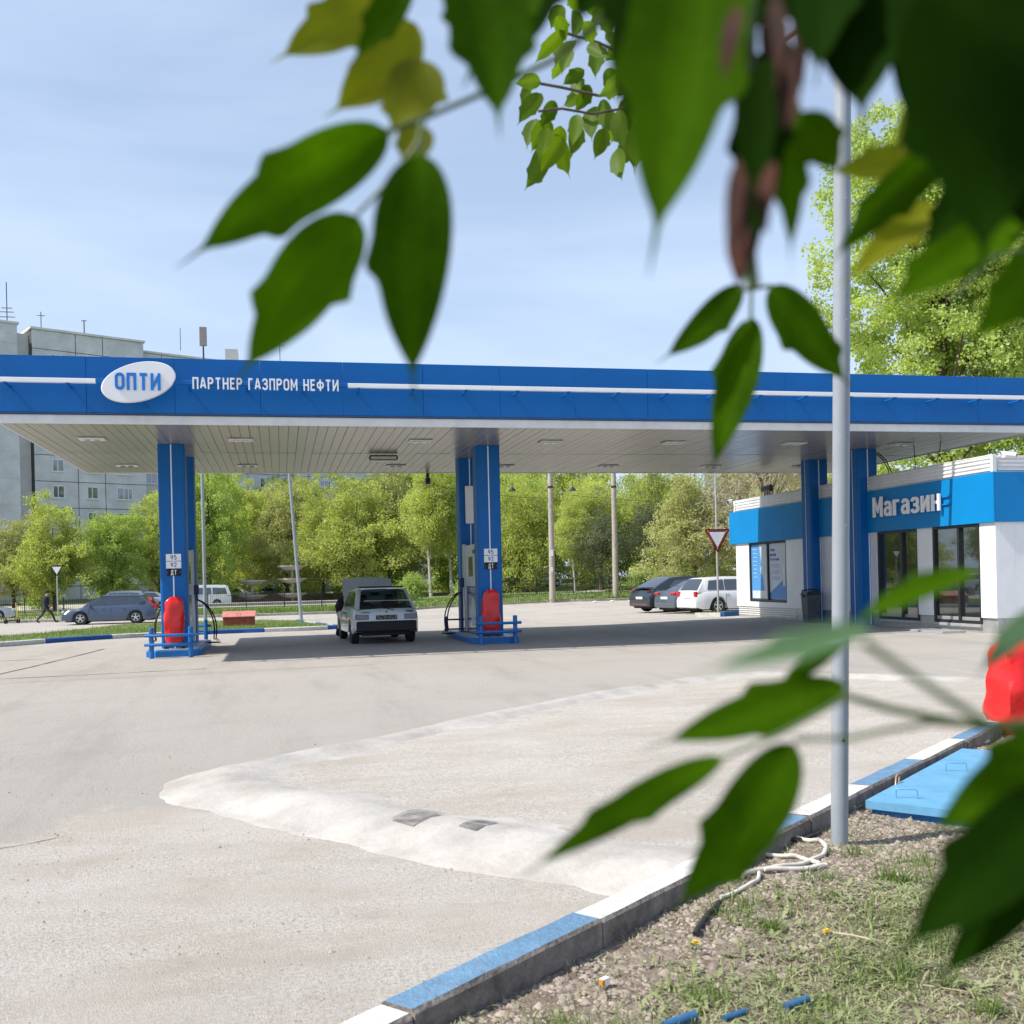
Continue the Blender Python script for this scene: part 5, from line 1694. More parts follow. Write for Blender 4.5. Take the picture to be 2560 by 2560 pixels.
# driver: seated in the blue estate
JD = dict(pelvis=(0, 0, .45, .15, None), waist=(-.04, 0, .62, .14, 'pelvis'), chest=(-.06, 0, .85, .17, 'waist'), neck=(-.03, 0, 1.03, .06, 'chest'), head=(0, 0, 1.15, .09, 'neck'), crown=(0, 0, 1.24, .07, 'head'),
          sh_l=(-.05, .18, .95, .07, 'chest'), el_l=(.12, .22, .78, .05, 'sh_l'), ha_l=(.38, .12, .88, .04, 'el_l'), fi_l=(.44, .10, .90, .022, 'ha_l'), sh_r=(-.05, -.18, .95, .07, 'chest'), el_r=(.12, -.22, .78, .05, 'sh_r'), ha_r=(.38, -.12, .88, .04, 'el_r'), fi_r=(.44, -.1, .90, .022, 'ha_r'),
          kn_l=(.45, .12, .55, .08, 'pelvis'), kn_r=(.45, -.12, .55, .08, 'pelvis'))
regd = {k: 0 for k in JD}; regd.update(neck=2, head=2, crown=3, ha_l=2, ha_r=2, fi_l=2, fi_r=2, kn_l=1, kn_r=1)
person('driver in pale shirt seen through the side window of the slate blue estate', (-8.7, 56.15, g(-8.7, 56.1) + .02), R(180), JD, [pm('pale_shirt', (.5, .5, .5), .9), brown_cloth, skin, black_cloth], regd)

# ------------------------------------------------------------------ electric scooters
def scooter(x, y, rz, label):
    t = thing('kick_scooter', label, 'scooter', (x, y, g(x, y)), 0, 'hire scooters on the pavement')
    for wx in (-.45, .45):
        mb = MB()
        mb.tube([(wx + .12 * math.cos(a_ * math.pi / 8), 0, .12 + .12 * math.sin(a_ * math.pi / 8)) for a_ in range(17)], .028, 8, caps=False)
        mb.cyl((wx, -.02, .12), (wx, .02, .12), .07, n=12)
        mb.build('wheel', m_rubber, t, world=False)
    mb = MB(); mb.bev(-.4, .32, -.08, .08, .14, .2, .02); mb.build('deck', m_dark, t, world=False)
    mb = MB(); mb.tube([(.45, 0, .15), (.40, 0, .35), (.30, 0, 1.12)], .032, 8); mb.build('stem', pm('yellow_paint', (.65, .55, .05), .4), t, world=False)
    mb = MB(); mb.tube([(.30, -.25, 1.12), (.28, 0, 1.15), (.30, .25, 1.12)], .02, 6); mb.build('handlebar', m_black, t, world=False)
    t.rotation_euler = (0, 0, rz)
scooter(-14.5, 61.6, R(60), 'yellow stemmed kick scooter parked just left of the walking man')
scooter(-16.1, 61.2, R(115), 'dark kick scooter parked further left of the walking man')

# ------------------------------------------------------------------ signs and poles
def giveway(x, y, label, h, side, red, rz=0, tilt=0):
    t = thing('give_way_sign', label, 'road sign', (x, y, g(x, y)), 0, 'give way signs')
    mb = MB(); mb.cyl((0, 0, -.05), (0, 0, h if side > 1 else h - .0), .038, n=12); mb.build('post', m_galv, t, world=False, smooth=True)
    a_ = side / 2; hh = side * .866
    zt = (h if side < 1 else 3.3)
    def tri(k, y0, y1, mat, nm, rc=.05):
        cz = zt - hh / 3
        P = []
        for px, pz in ((-a_, hh / 3), (a_, hh / 3), (0, -2 * hh / 3)):
            for da in (-.5, 0, .5):
                an = math.atan2(pz, px) + da
                P.append((px * k * (1 - rc * 1.6) + rc * .9 * math.cos(an) * side * .9, cz + pz * k * (1 - rc * 1.6) + rc * .9 * math.sin(an) * side * .9))
        mb = MB(); mb.loft([[(a2, yy, b2) for a2, b2 in P] for yy in (y0, y1)])
        return mb.build(nm, mat, t, world=False)
    tri(1, -.06, -.05, m_redsign if red else m_dark, 'border')
    tri(.74 if red else .82, -.066, -.0605, m_sign_white, 'face')
    t.rotation_euler = (0, tilt, rz)
    return t
m_redsign = pm('sign_red', (.60, .03, .03), .4)
giveway(16.35, 37.0, 'white triangle give way sign with red border on a tall pole beside the shop', 7.8, 1.02, True)
giveway(-13.4, 68.0, 'small white triangle give way sign on grey post beyond the walking man', 3.25, .72, False)
def pole(name, label, x, y, r0, r1, h, mat, lean=(0, 0), cat='pole', group=None, base=-.05):
    t = thing(name, label, cat, (x, y, g(x, y)), group=group)
    z = g(x, y)
    mb = MB(); mb.cyl((x, y, z + base), (x + lean[0] * h, y + lean[1] * h, z + h), r0, r1, n=16); mb.build('shaft', mat, t, smooth=True)
    return t
pole('flag_pole', 'straight pale grey pole on the grass island right of left column', -3.6, 52.0, .085, .07, 12, m_poleg, cat='pole', group='grey steel poles on the grass island')
pole('flag_pole', 'leaning pale grey pole on the grass island left of the pale hatchback', .96, 53.0, .085, .07, 12, m_poleg, lean=(-.058, 0), group='grey steel poles on the grass island')
for x, y, lb in ((16.87, 61.8 + 2, 'left one of two concrete lamp poles on the grass beyond the forecourt'), (21.5, 63 + 2, 'right one of two concrete lamp poles nearer the parked cars')):
    t = pole('concrete_pole', lb, x, y, .20, .14, 11, m_conc, cat='utility pole', group='concrete poles beyond the forecourt', lean=(.004, 0))
    z = g(x, y)
    mb = MB(); mb.cyl((x + .03, y, z + 7.3), (x + .03, y, z + 7.42), .19, n=16); mb.build('steel_band', m_dark, t)
    if x < 20:
        mb = MB(); mb.bb(x - .12, x + .06, y - .215, y - .2, 2.9, 3.3); mb.build('paper_notice', m_sign_white, t)
        mb = MB(); mb.bb(x - .16, x + .02, y - .215, y - .2, 1.9, 2.2); mb.build('paper_notice', m_sign_white, t)
lp = pole('lamp_post', 'near grey steel lamp post standing in the gravel behind the kerb', 2.972, 5.18, .0465, .046, 6.2, m_poleg, lean=(.026, -.0065), cat='lamp post', base=-.02)
mb = MB()
for k in range(22):
    r_ = random.Random(k * 7); zz = .5 + r_.random() * 4; an = -1.8 + r_.random() * 2.2
    mb.sphere((2.972 + .026 * zz + .0462 * math.cos(an), 5.18 - .0065 * zz + .0462 * math.sin(an), zz), .0045, 6, 4)
tag(mb.build('paint_drips', m_poleg, lp), kind='stuff')
mb = MB(); mb.cyl((2.982, 5.13, .62), (2.982, 5.122, .62), .008, n=8); mb.build('bolt', m_dark, lp)
# hanging street lanterns on a wire, overhead wires
def wire(a_, b_, sag, label, r_=.012):
    pts = []
    for i in range(21):
        q = i / 20
        pts.append((a_[0] + (b_[0] - a_[0]) * q, a_[1] + (b_[1] - a_[1]) * q, a_[2] + (b_[2] - a_[2]) * q - sag * 4 * q * (1 - q)))
    mb = MB(); mb.tube(pts, r_, 5)
    return tag(mb.build('overhead_wire', m_black), label, 'wire')
wire((-4.3, 50.5, 10.5), (17, 64, 6.6), 1.2, 'thin black overhead wire running from left steel pole to the first concrete pole')
wire((17, 64, 6.9), (60, 78, 7.5), .8, 'thin black overhead wire leaving the concrete poles to the right')
for x, lb in ((14.9, 'dark street lantern left of the first concrete pole under canopy edge'), (19.0, 'dark street lantern right of the first concrete pole under canopy edge')):
    t = thing('street_lantern', lb, 'lamp', (x, 66, 7.3), group='dark lanterns on the pole arm')
    mb = MB(); mb.cyl((x, 66, 7.25), (x, 66, 7.5), .28, .08, n=12); mb.build('shade', m_dark, t)
    mb = MB(); mb.cyl((x, 66, 7.5), (x, 66, 7.9), .02, n=6); mb.build('stem', m_dark, t)

# ------------------------------------------------------------------ left grass island with painted kerb
ISL = [(-14, 25.2), (-10.5, 28.3), (-7.6, 31.0), (-6.3, 32.9), (-5.0, 34.3), (-3.6, 35.2), (-2.0, 35.7), (-.4, 35.8), (.9, 36.0), (1.7, 36.8), (2.0, 38.2), (1.7, 43), (.8, 50), (-1.5, 52.3), (-4.5, 52.8), (-7.3, 52), (-8.8, 46), (-9.3, 40), (-10.5, 35), (-14.5, 29)]
grass_g = pm('mown_grass', (.15, .20, .045), .95, col2=(.085, .12, .03), scale=1.6, bump=.8, bscale=25, detail=9)
tag(sheet('grass_island', ISL, .10, grass_g, 1.0), kind='structure')
kerb2 = thing('painted_kerb', None, None, (-3, 34, 0)); tag(kerb2, kind='structure')
kp = smooth_path(ISL[:13], 8)
acc = 0; seg = []; cur = [kp[0]]; segs = []
for a_, b_ in zip(kp, kp[1:]):
    cur.append(b_); acc += (b_ - a_).length
    if acc > 2.35: segs.append(cur); cur = [b_]; acc = 0
if len(cur) > 1: segs.append(cur)
for i, sg in enumerate(segs):
    rings = []
    for j, p in enumerate(sg):
        d = (sg[min(j + 1, len(sg) - 1)] - sg[max(j - 1, 0)]).normalized(); nr = Vector((-d.y, d.x))
        sh_ = 0.01 * d if j == 0 else (-.01 * d if j == len(sg) - 1 else 0 * d)
        q = p + sh_
        rings.append([(q.x + nr.x * o_, q.y + nr.y * o_, g(q.x, q.y) + z) for o_, z in ((-.02, -.08), (-.02, .12), (.01, .14), (.13, .14), (.13, -.08))])
    mb = MB(); mb.loft(rings)
    mb.build('kerb_stone', m_kerbb2 if i % 2 == 0 else m_kerbw, kerb2)
def pblades(name, poly, n, hmean, zf, mat=grass_m, w=.012):
    xs_ = [p[0] for p in poly]; ys_ = [p[1] for p in poly]
    X = rng.uniform(min(xs_), max(xs_), n); Y = rng.uniform(min(ys_), max(ys_), n)
    k = np.array([inside(a_, b_, poly) for a_, b_ in zip(X, Y)])
    X, Y = X[k], Y[k]
    zz = np.array([zf(a_, b_) for a_, b_ in zip(X, Y)])
    o = blades(name, X, Y, rng.gamma(4, hmean / 4, len(X)), rng.uniform(w * .6, w * 1.5, len(X)), rng.uniform(.1, .8, len(X)), mat, lambda a_, b_: zz)
    return tag(o, kind='stuff')
pblades('island_grass', ISL, 38000, .07, lambda a_, b_: g(a_, b_) + .10)
# far kerb and grass beyond
farp = [(-60, 61.8), (-20, 62.4), (-4, 61.6), (6, 62.2), (9, 63.6), (16, 63.9), (22, 63.4), (34, 64.4), (66, 66)]
kerb3 = thing('far_kerb', None, None, (0, 62, 0)); tag(kerb3, kind='structure')
fp = smooth_path(farp, 10)
for i in range(0, len(fp) - 2, 2):
    mb = MB(); rings = []
    for j in range(3):
        p = fp[min(i + j, len(fp) - 1)]; d = (fp[min(i + j + 1, len(fp) - 1)] - fp[max(i + j - 1, 0)]).normalized(); nr = Vector((-d.y, d.x))
        rings.append([(p.x + nr.x * o_, p.y + nr.y * o_, g(p.x, p.y) + z) for o_, z in ((0, -.08), (0, .13), (.02, .15), (.15, .15), (.15, -.08))])
    mb.loft(rings); mb.build('kerb_stone', pm('old_kerb_concrete', (.38, .35, .31), .9, var=.2, scale=6, dirt=.3), kerb3)
lawn = [(a_, b_ + .14) for a_, b_ in [(p.x, p.y) for p in fp[::3]]] + [(66, 84), (-66, 84)]
tag(sheet('park_lawn', lawn, .12, grass_g, 3.0), kind='structure')
pv = pm('sandy_paving', (.46, .43, .39), .95, var=.1, scale=.8, bump=.3, bscale=30, detail=8)
tag(sheet('pavement', [(-40, 61.9 + .6), (-22, 62.7), (-6, 62.2), (-5.5, 66), (-20, 72.5), (-40, 74)], .15, pv, 3.0), kind='structure')
tag(sheet('footpath', [(5, 70.2), (14, 70.6), (24, 69.4), (40, 71), (40, 72), (24, 70.6), (14, 71.8), (5, 71.5)], .15, pv, 3.0), kind='structure')
tag(sheet('footpath', [(17.6, 68.5), (22, 76), (28, 90), (30, 90), (24, 76), (19.5, 68.5)], .154, pv, 3.0), kind='structure')
tag(sheet('parking_lot', [(-40, 84), (8, 84), (9, 104), (-40, 104)], .10, pv, 4.0), kind='structure')
pblades('lawn_grass', [(-34, 62.6), (34, 64.6), (34, 74), (-34, 74)], 30000, .13, lambda a_, b_: g(a_, b_) + .12, w=.035)
pblades('verge_weeds', [(-22, 61.9), (34, 63.6), (34, 65.2), (-22, 63.2)], 9000, .16, lambda a_, b_: g(a_, b_) + .12, w=.03)
# small kerbed grass corner by the shop
P4 = [(14.35, 34.1), (15.2, 33.7), (17.2, 35.6), (17.5, 38), (16.3, 38.2), (14.9, 36.2)]
tag(sheet('grass_corner', P4, .10, grass_g, 1.0), kind='structure')
kc = thing('corner_kerb', None, None, (15, 34, 0)); tag(kc, kind='structure')
for (ax, ay), (bx, by), mt in (((14.25, 34.2), (14.95, 33.62), m_kerbw), ((14.97, 33.6), (16.0, 34.4), m_kerbb2), ((16.02, 34.42), (17.2, 35.5), m_kerbb2)):
    d = Vector((bx - ax, by - ay)); an = math.atan2(d.y, d.x)
    mb = MB(); mb.box(((ax + bx) / 2, (ay + by) / 2, g(ax, ay) + .04), (d.length - .01, .16, .24), rz=an); mb.build('kerb_stone', mt, kc)
pblades('corner_grass', P4, 3000, .06, lambda a_, b_: g(a_, b_) + .10)
# litter on the far kerb
for k, (x, y) in enumerate(((19.2, 62.2), (20.4, 62.4), (21.5, 62.1), (25, 62.6))):
    mb = MB(); mb.sphere((x, y, g(x, y) + .06), .11, 7, 5, sc=(1.4, .8, .5))
    tag(mb.build('litter', m_sign_white), 'crumpled pale litter lying along the far kerb left of parked cars', 'litter', 'pale litter along the far kerb')
# sand box
sb = thing('sand_box', 'low pinkish red fire sand box with sloping lid on the grass island', 'sand box', (-1.75, 45.2, g(-1.75, 45.2)))
z = g(-1.75, 45.2) + .10
mb = MB(); mb.bev(-2.42, -1.12, 45.0, 45.7, z, z + .36, .015); mb.build('box_body', pm('red_brown_paint', (.34, .07, .045), .7, var=.2, scale=5, dirt=.3), sb)
mb = MB(); mb.loft([[(-2.45, 44.96, z + .365), (-1.09, 44.96, z + .365), (-1.09, 44.96, z + .395), (-2.45, 44.96, z + .395)], [(-2.45, 45.76, z + .58), (-1.09, 45.76, z + .58), (-1.09, 45.76, z + .61), (-2.45, 45.76, z + .61)]])
mb.build('lid', pm('faded_pink_paint', (.52, .19, .15), .6, var=.12, scale=5, dirt=.2), sb)
mb = MB(); mb.tube([(-1.85, 45.15, z + .44), (-1.85, 45.12, z + .53), (-1.68, 45.12, z + .53), (-1.68, 45.15, z + .44)], .009, 6); mb.build('handle', m_dark, sb)
# grey cabinet
cb = thing('electric_cabinet', 'small grey blue electrical cabinet on the lawn beside tree trunks', 'cabinet', (9.8, 78, 0))
mb = MB(); mb.bev(9.5, 10.1, 78, 78.5, 0, 1.0, .02); mb.build('cabinet_body', pm('cabinet_grey', (.24, .30, .32), .6, var=.1), cb)
mb = MB(); mb.bev(9.45, 10.15, 77.95, 78.55, 1.001, 1.06, .01); mb.build('cabinet_roof', m_galv, cb)

# iron fences
def fence(x0, y0, x1, y1, h, label):
    t = thing('iron_fence', label, 'fence', ((x0 + x1) / 2, (y0 + y1) / 2, 0), group='thin black iron fences of the park')
    d = Vector((x1 - x0, y1 - y0)); Ln = d.length; d.normalize()
    mb = MB(); n = int(Ln / .14)
    for i in range(n):
        x, y = x0 + d.x * i * .14, y0 + d.y * i * .14; z = g(x, y) + .12
        mb.bb(x - .009, x + .009, y - .009, y + .009, z + .02, z + h - (0 if i % 2 else .07))
    tag(mb.build('fence_bars', m_dark, t), kind='stuff')
    mb = MB()
    for zz in (.12, h - .12):
        mb.tube([(x0 + d.x * Ln * q / 8, y0 + d.y * Ln * q / 8, g(x0 + d.x * Ln * q / 8, y0 + d.y * Ln * q / 8) + .12 + zz) for q in range(9)], .016, 4)
    mb.build('rail', m_dark, t)
    for i in range(int(Ln / 2.6) + 1):
        x, y = x0 + d.x * i * 2.6, y0 + d.y * i * 2.6; z = g(x, y) + .12
        mb = MB(); mb.bb(x - .03, x + .03, y - .03, y + .03, z - .05, z + h + .06); mb.build('fence_post', m_dark, t)
fence(-36, 80, -10.5, 79, 1.05, 'black iron park fence behind the walking man and blue estate')
fence(-7.6, 74.5, 3.2, 74.5, 1.1, 'black iron fence in front of the fountain basin')
fence(14.5, 69, 33, 68.2, 1.15, 'black iron fence beyond the forecourt by the concrete poles')

# fountain
ft = thing('fountain', 'pale concrete fountain with several stacked bowls behind a long basin wall', 'fountain', (-1, 92, 0))
mf = pm('fountain_concrete', (.47, .43, .38), .9, var=.12, scale=2, dirt=.3)
mb = MB(); mb.bev(-9.5, 4.7, 87.5, 87.9, -1.3, -.03, .03); mb.build('basin_wall', pm('basin_grey', (.30, .32, .32), .9, var=.1, scale=2, dirt=.3), ft)
mb = MB(); mb.bev(-9.6, 4.8, 87.4, 88.2, -.029, .04, .02); mb.build('basin_coping', mf, ft)
def bowl(x, y, z, r_):
    mb = MB(); nn = 20
    mb.loft([[(x + r_ * k * math.cos(2 * math.pi * i / nn), y + r_ * k * math.sin(2 * math.pi * i / nn), z + dz) for i in range(nn)] for k, dz in ((.3, -.42), (.6, -.34), (.85, -.12), (.88, -.1), (1, -.08), (1, .04), (.9, .04), (.85, -.08), (.3, -.2))])
    mb.build('bowl', mf, ft)
def stem(x, y, z0, z1):
    mb = MB(); mb.cyl((x, y, z0), (x, y, z1), .13, n=12); mb.build('bowl_stem', mf, ft)
for x, zs_ in ((-2.5, (.55, 1.85)), (1.0, (.62, 1.95, 3.1)), (-5.9, (.68,)), (-9.3, (.4, 1.7))):
    for z in zs_: bowl(x, 95, z, 1.3)
    stem(x, 95, -.3, zs_[-1] - .38)
mb = MB(); mb.bev(-9, 8, 99.5, 100, -.3, .5, .02); mb.build('stepped_wall', pm('brown_tiles', (.22, .15, .12), .8, var=.2, scale=3), ft)
# ------------------------------------------------------------------ foreground things
hb = thing('hatch_box', 'wide light blue steel hatch lid with bent rod handles in the gravel behind the kerb', 'hatch', (4.5, 5.6, 0))
hu, hv = Vector((.77, .638)), Vector((.638, -.77))
def hq(u, v): return Vector((3.49, 5.76)) + hu * u + hv * v
m_hatch = pm('hatch_blue', (.13, .35, .56), .45, var=.08, scale=5, bump=.2, bscale=22, dirt=.12)
def slab(u0, u1, v0, v1, z0, z1, nm, mat, b=.004):
    mb = MB()
    cs = [(hq(u0, v0)), hq(u1, v0), hq(u1, v1), hq(u0, v1)]
    mb.loft([[(p.x, p.y, z) for p in cs] for z in (z0, z1)])
    return mb.build(nm, mat, hb)
slab(.03, 2.2, .03, 3.2, -.02, .075, 'frame', m_bluepaint)
slab(0, 1.08, 0, 3.23, .078, .128, 'lid', m_hatch)
slab(1.09, 2.23, 0, 3.23, .078, .128, 'lid', m_hatch)
for (ax, ay), (bx, by) in (((3.70, 5.76), (3.81, 5.70)), ((4.52, 6.42), (4.64, 6.36)), ((4.3, 5.2), (4.42, 5.1))):
    mb = MB(); mb.tube([(ax, ay, .12), (ax, ay, .178), (ax * .93 + bx * .07, ay * .93 + by * .07, .186), (bx * .93 + ax * .07, by * .93 + ay * .07, .186), (bx, by, .178), (bx, by, .12)], .0045, 8)
    mb.build('handle', m_hatch, hb, smooth=True)

m_conduit = pm('white_conduit', (.62, .59, .54), .6, var=.08, scale=20, dirt=.3)
def conduit(pts, r_, mat, name, label, cat, rib=True, z=None, group=None):
    P = []
    q = smooth_path([(p[0], p[1]) for p in pts], 12)
    for i, p in enumerate(q):
        zz = pts[0][2] + (pts[-1][2] - pts[0][2]) * i / len(q) if len(pts[0]) > 2 else r_ + .012
        P.append((p.x, p.y, zz + .004 * math.sin(i * .35) + gz(p.x, p.y) - .006))
    # resample finely for ribs
    Q = []; rs = []
    for a_, b_ in zip(P, P[1:]):
        k = 3
        for j in range(k): Q.append(Vector(a_).lerp(Vector(b_), j / k))
    Q.append(Vector(P[-1]))
    rs = [r_ * (1 + (.09 if (i % 2) else -.05) * (1 if rib else .1)) for i in range(len(Q))]
    mb = MB(); mb.tube(Q, rs, 9)
    return tag(mb.build(name, mat, smooth=True, angle=60), label, cat, group)
conduit([(2.22, 5.07), (2.32, 5.06), (2.46, 5.06), (2.57, 5.0), (2.62, 4.93), (2.64, 4.79)], .0115, m_conduit, 'conduit', 'white conduit arching from the kerb towards the lamp post, uppermost of the pair', 'conduit')
conduit([(2.655, 4.76), (2.53, 4.735), (2.31, 4.745)], .0125, m_conduit, 'conduit', 'straight ribbed white conduit end with open dark mouth left of lamp post', 'conduit')
conduit([(2.27, 4.72), (2.22, 4.63), (2.14, 4.56), (1.95, 4.46)], .009, m_conduit, 'conduit', 'thin pale conduit tail running down toward the black hose stub', 'conduit')
conduit([(2.16, 4.68), (2.31, 4.77), (2.45, 4.80), (2.61, 4.86), (2.74, 4.95), (2.83, 5.07), (2.87, 5.19), (2.82, 5.24), (2.75, 5.36)], .0115, m_conduit, 'conduit', 'long curling white conduit that loops beside the foot of the lamp post', 'conduit')
conduit([(2.49, 5.14), (2.61, 5.22), (2.71, 5.28)], .006, pm('pink_wire', (.36, .24, .2), .7), 'cable', 'short thin brownish cable lying between kerb and black hose', 'cable', rib=False)
conduit([(2.71, 5.26), (2.79, 5.27), (2.9, 5.33), (3.0, 5.44)], .011, m_rubber, 'hose', 'black hose end coming out beside the foot of the lamp post', 'hose', rib=False)
conduit([(1.65, 4.04), (1.72, 4.14), (1.8, 4.24), (1.91, 4.38)], .013, m_rubber, 'hose', 'short black hose stub standing out of the gravel near dandelion', 'hose', rib=False)
conduit([(3.45, 5.83), (3.60, 6.05), (3.78, 6.22), (3.95, 6.24), (4.02, 6.2)], .016, pm('grey_conduit', (.36, .34, .31), .7, dirt=.3, scale=15), 'conduit', 'grey conduit bending from behind lamp post to the hatch corner', 'conduit', rib=False)
conduit([(4.5, 6.72), (4.81, 6.95), (5.05, 7.10), (5.19, 7.16), (5.35, 7.38), (5.55, 7.6), (5.95, 7.85)], .014, m_conduit, 'conduit', 'white conduit winding behind hatch to the red vinyl cover', 'conduit', rib=False)
mb = MB(); mb.tube([(3.90, 6.08, .03), (3.93, 6.12, .12), (3.955, 6.15, .17), (3.98, 6.17, .185), (4.0, 6.18, .165), (3.97, 6.16, .06)], .005, 7)
tag(mb.build('wire_hook', pm('copper_wire', (.50, .30, .2), .4, metal=.3), smooth=True), 'bent copper coloured wire hook standing between kerb and blue hatch', 'wire')
m_bluepipe = pm('blue_plastic', (.03, .12, .26), .55, var=.15, scale=20, dirt=.2)
for (a_, b_, c_), lb in ((((1.20, 3.235), (1.33, 3.275), .018), 'leftmost blue plastic pipe fragment in cut grass at bottom edge'), (((1.42, 3.24), (1.51, 3.26), .012), 'middle thin blue pipe fragment in cut grass at bottom edge'), (((1.66, 3.27), (1.76, 3.30), .014), 'rightmost blue pipe fragment in cut grass near bottom edge')):
    mb = MB(); mb.tube([(a_[0], a_[1], .055), (b_[0], b_[1], .062)], c_, 10)
    tag(mb.build('pipe_fragment', m_bluepipe, smooth=True, angle=50), lb, 'pipe')
def dandelion(x, y, lb, h=.06):
    h += gz(x, y)
    t = thing('dandelion', lb, 'flower', (x, y, gz(x, y)))
    mb = MB(); mb.tube([(x, y, .01), (x + .004, y, h)], .0018, 5); mb.build('stem', m_greenstem, t)
    mb = MB()
    for r_, zz, n in ((.019, 0, 18), (.013, .004, 12), (.007, .007, 8)):
        for i in range(n):
            a_ = 2 * math.pi * i / n + zz * 50
            c_, s_ = math.cos(a_), math.sin(a_)
            mb.add([(x + c_ * .002 - s_ * .0015, y + s_ * .002 + c_ * .0015, h + zz), (x + c_ * .002 + s_ * .0015, y + s_ * .002 - c_ * .0015, h + zz), (x + c_ * r_ + s_ * .002, y + s_ * r_ - c_ * .002, h + zz + .004), (x + c_ * r_ - s_ * .002, y + s_ * r_ + c_ * .002, h + zz + .004)], [(0, 1, 2, 3)])
    mb.build('petal', pm('dandelion_yellow', (.75, .50, .01), .6), t)
dandelion(1.58, 3.87, 'yellow dandelion just below the black hose stub')
dandelion(2.15, 3.86, 'yellow dandelion at the end of a pale stalk in the cut grass', .03)
dandelion(2.32, 4.93, 'small yellow dandelion under the white conduit arch', .025)
dandelion(2.70, 5.33, 'small yellow dandelion near the kerb end of the black hose', .02)
mb = MB(); mb.tube([(2.17, 3.87, .065), (2.24, 3.80, .068), (2.34, 3.70, .055)], [.003, .0035, .002], 5)
mb.tube([(2.21, 3.3, .06), (2.35, 3.2, .055)], .0025, 5)
tag(mb.build('dry_stalk', pm('pale_straw', (.55, .48, .33), .8)), kind='stuff')
# serrated dandelion-like leaves in rosettes
mb = MB()
r_ = random.Random(3)
for i in range(1500):
    x, y = r_.uniform(.3, 4.8), r_.uniform(3.0, 5.2)
    if not in_verge(x, y) or (Vector((x, y)) - K0).dot(KN) < .35 + r_.random() * .5: continue
    if x > 2.6 and y > 4.4 and r_.random() < .93: continue
    a0 = r_.random() * 6.28
    for k in range(r_.choice((1, 1, 2, 4))):
        a_ = a0 + k * 1.4 + r_.uniform(-.4, .4); Ln = r_.uniform(.03, .085); w = Ln * .16; lift = r_.uniform(.0, .35)
        d = Vector((math.cos(a_), math.sin(a_), 0)); nn = Vector((-d.y, d.x, 0))
        pts = []; z0 = gz(x, y) + .006 + r_.random() * .01
        for j in range(9):
            q = j / 8
            ww = w * math.sin(math.pi * min(1, q * .9 + .1)) * (1.0 if j % 2 else .45)
            c_ = Vector((x, y, z0)) + d * Ln * q + Vector((0, 0, Ln * lift * math.sin(q * 2.2)))
            pts.append((c_ - nn * ww, c_, c_ + nn * ww))
        mb.loft([[tuple(p) for p in row] for row in pts], closed=False)
tag(mb.build('weed_leaves', cut_m), kind='stuff')
mb = MB(); mb.box((1.13, 3.65, .06), (.035, .02, .02), rz=.5); mb.m(1).box((1.115, 3.635, .06), (.012, .018, .018), rz=.5)
tag(mb.build('litter', [m_sign_white, pm('orange_print', (.6, .25, .03), .6)]), 'scrap of white and orange wrapper lying in gravel beside the kerb', 'litter')
# loose stones on the paving
x = rng.uniform(-3.4, 4.5, 5000); y = rng.uniform(3.0, 10.5, 5000)
k = ((x - K0.x) * KN.x + (y - K0.y) * KN.y < -.02) & (fbm(x * 1.3, y * 1.7) > -.2)
x, y = x[k], y[k]; n = len(x)
sz = rng.gamma(1.6, .0019, n) + .0012
V = base[None] * (1 + rng.uniform(-.3, .3, (n, 7, 3))) * sz[:, None, None]
V[:, :, 0] += x[:, None]; V[:, :, 1] += y[:, None]; V[:, :, 2] = V[:, :, 2] * .8 + np.array([g(a_, b_) for a_, b_ in zip(x, y)])[:, None] + .001
F = (octf[None] + (np.arange(n) * 7)[:, None, None]).reshape(-1, 3)
tag(np_mesh('loose_grit', V.reshape(-1, 3), F, foliage('grit', (.10, .08, .065), (.40, .36, .30), 0, rough=.95, nscale=9), np.repeat(rng.random(n), 8)), kind='stuff')

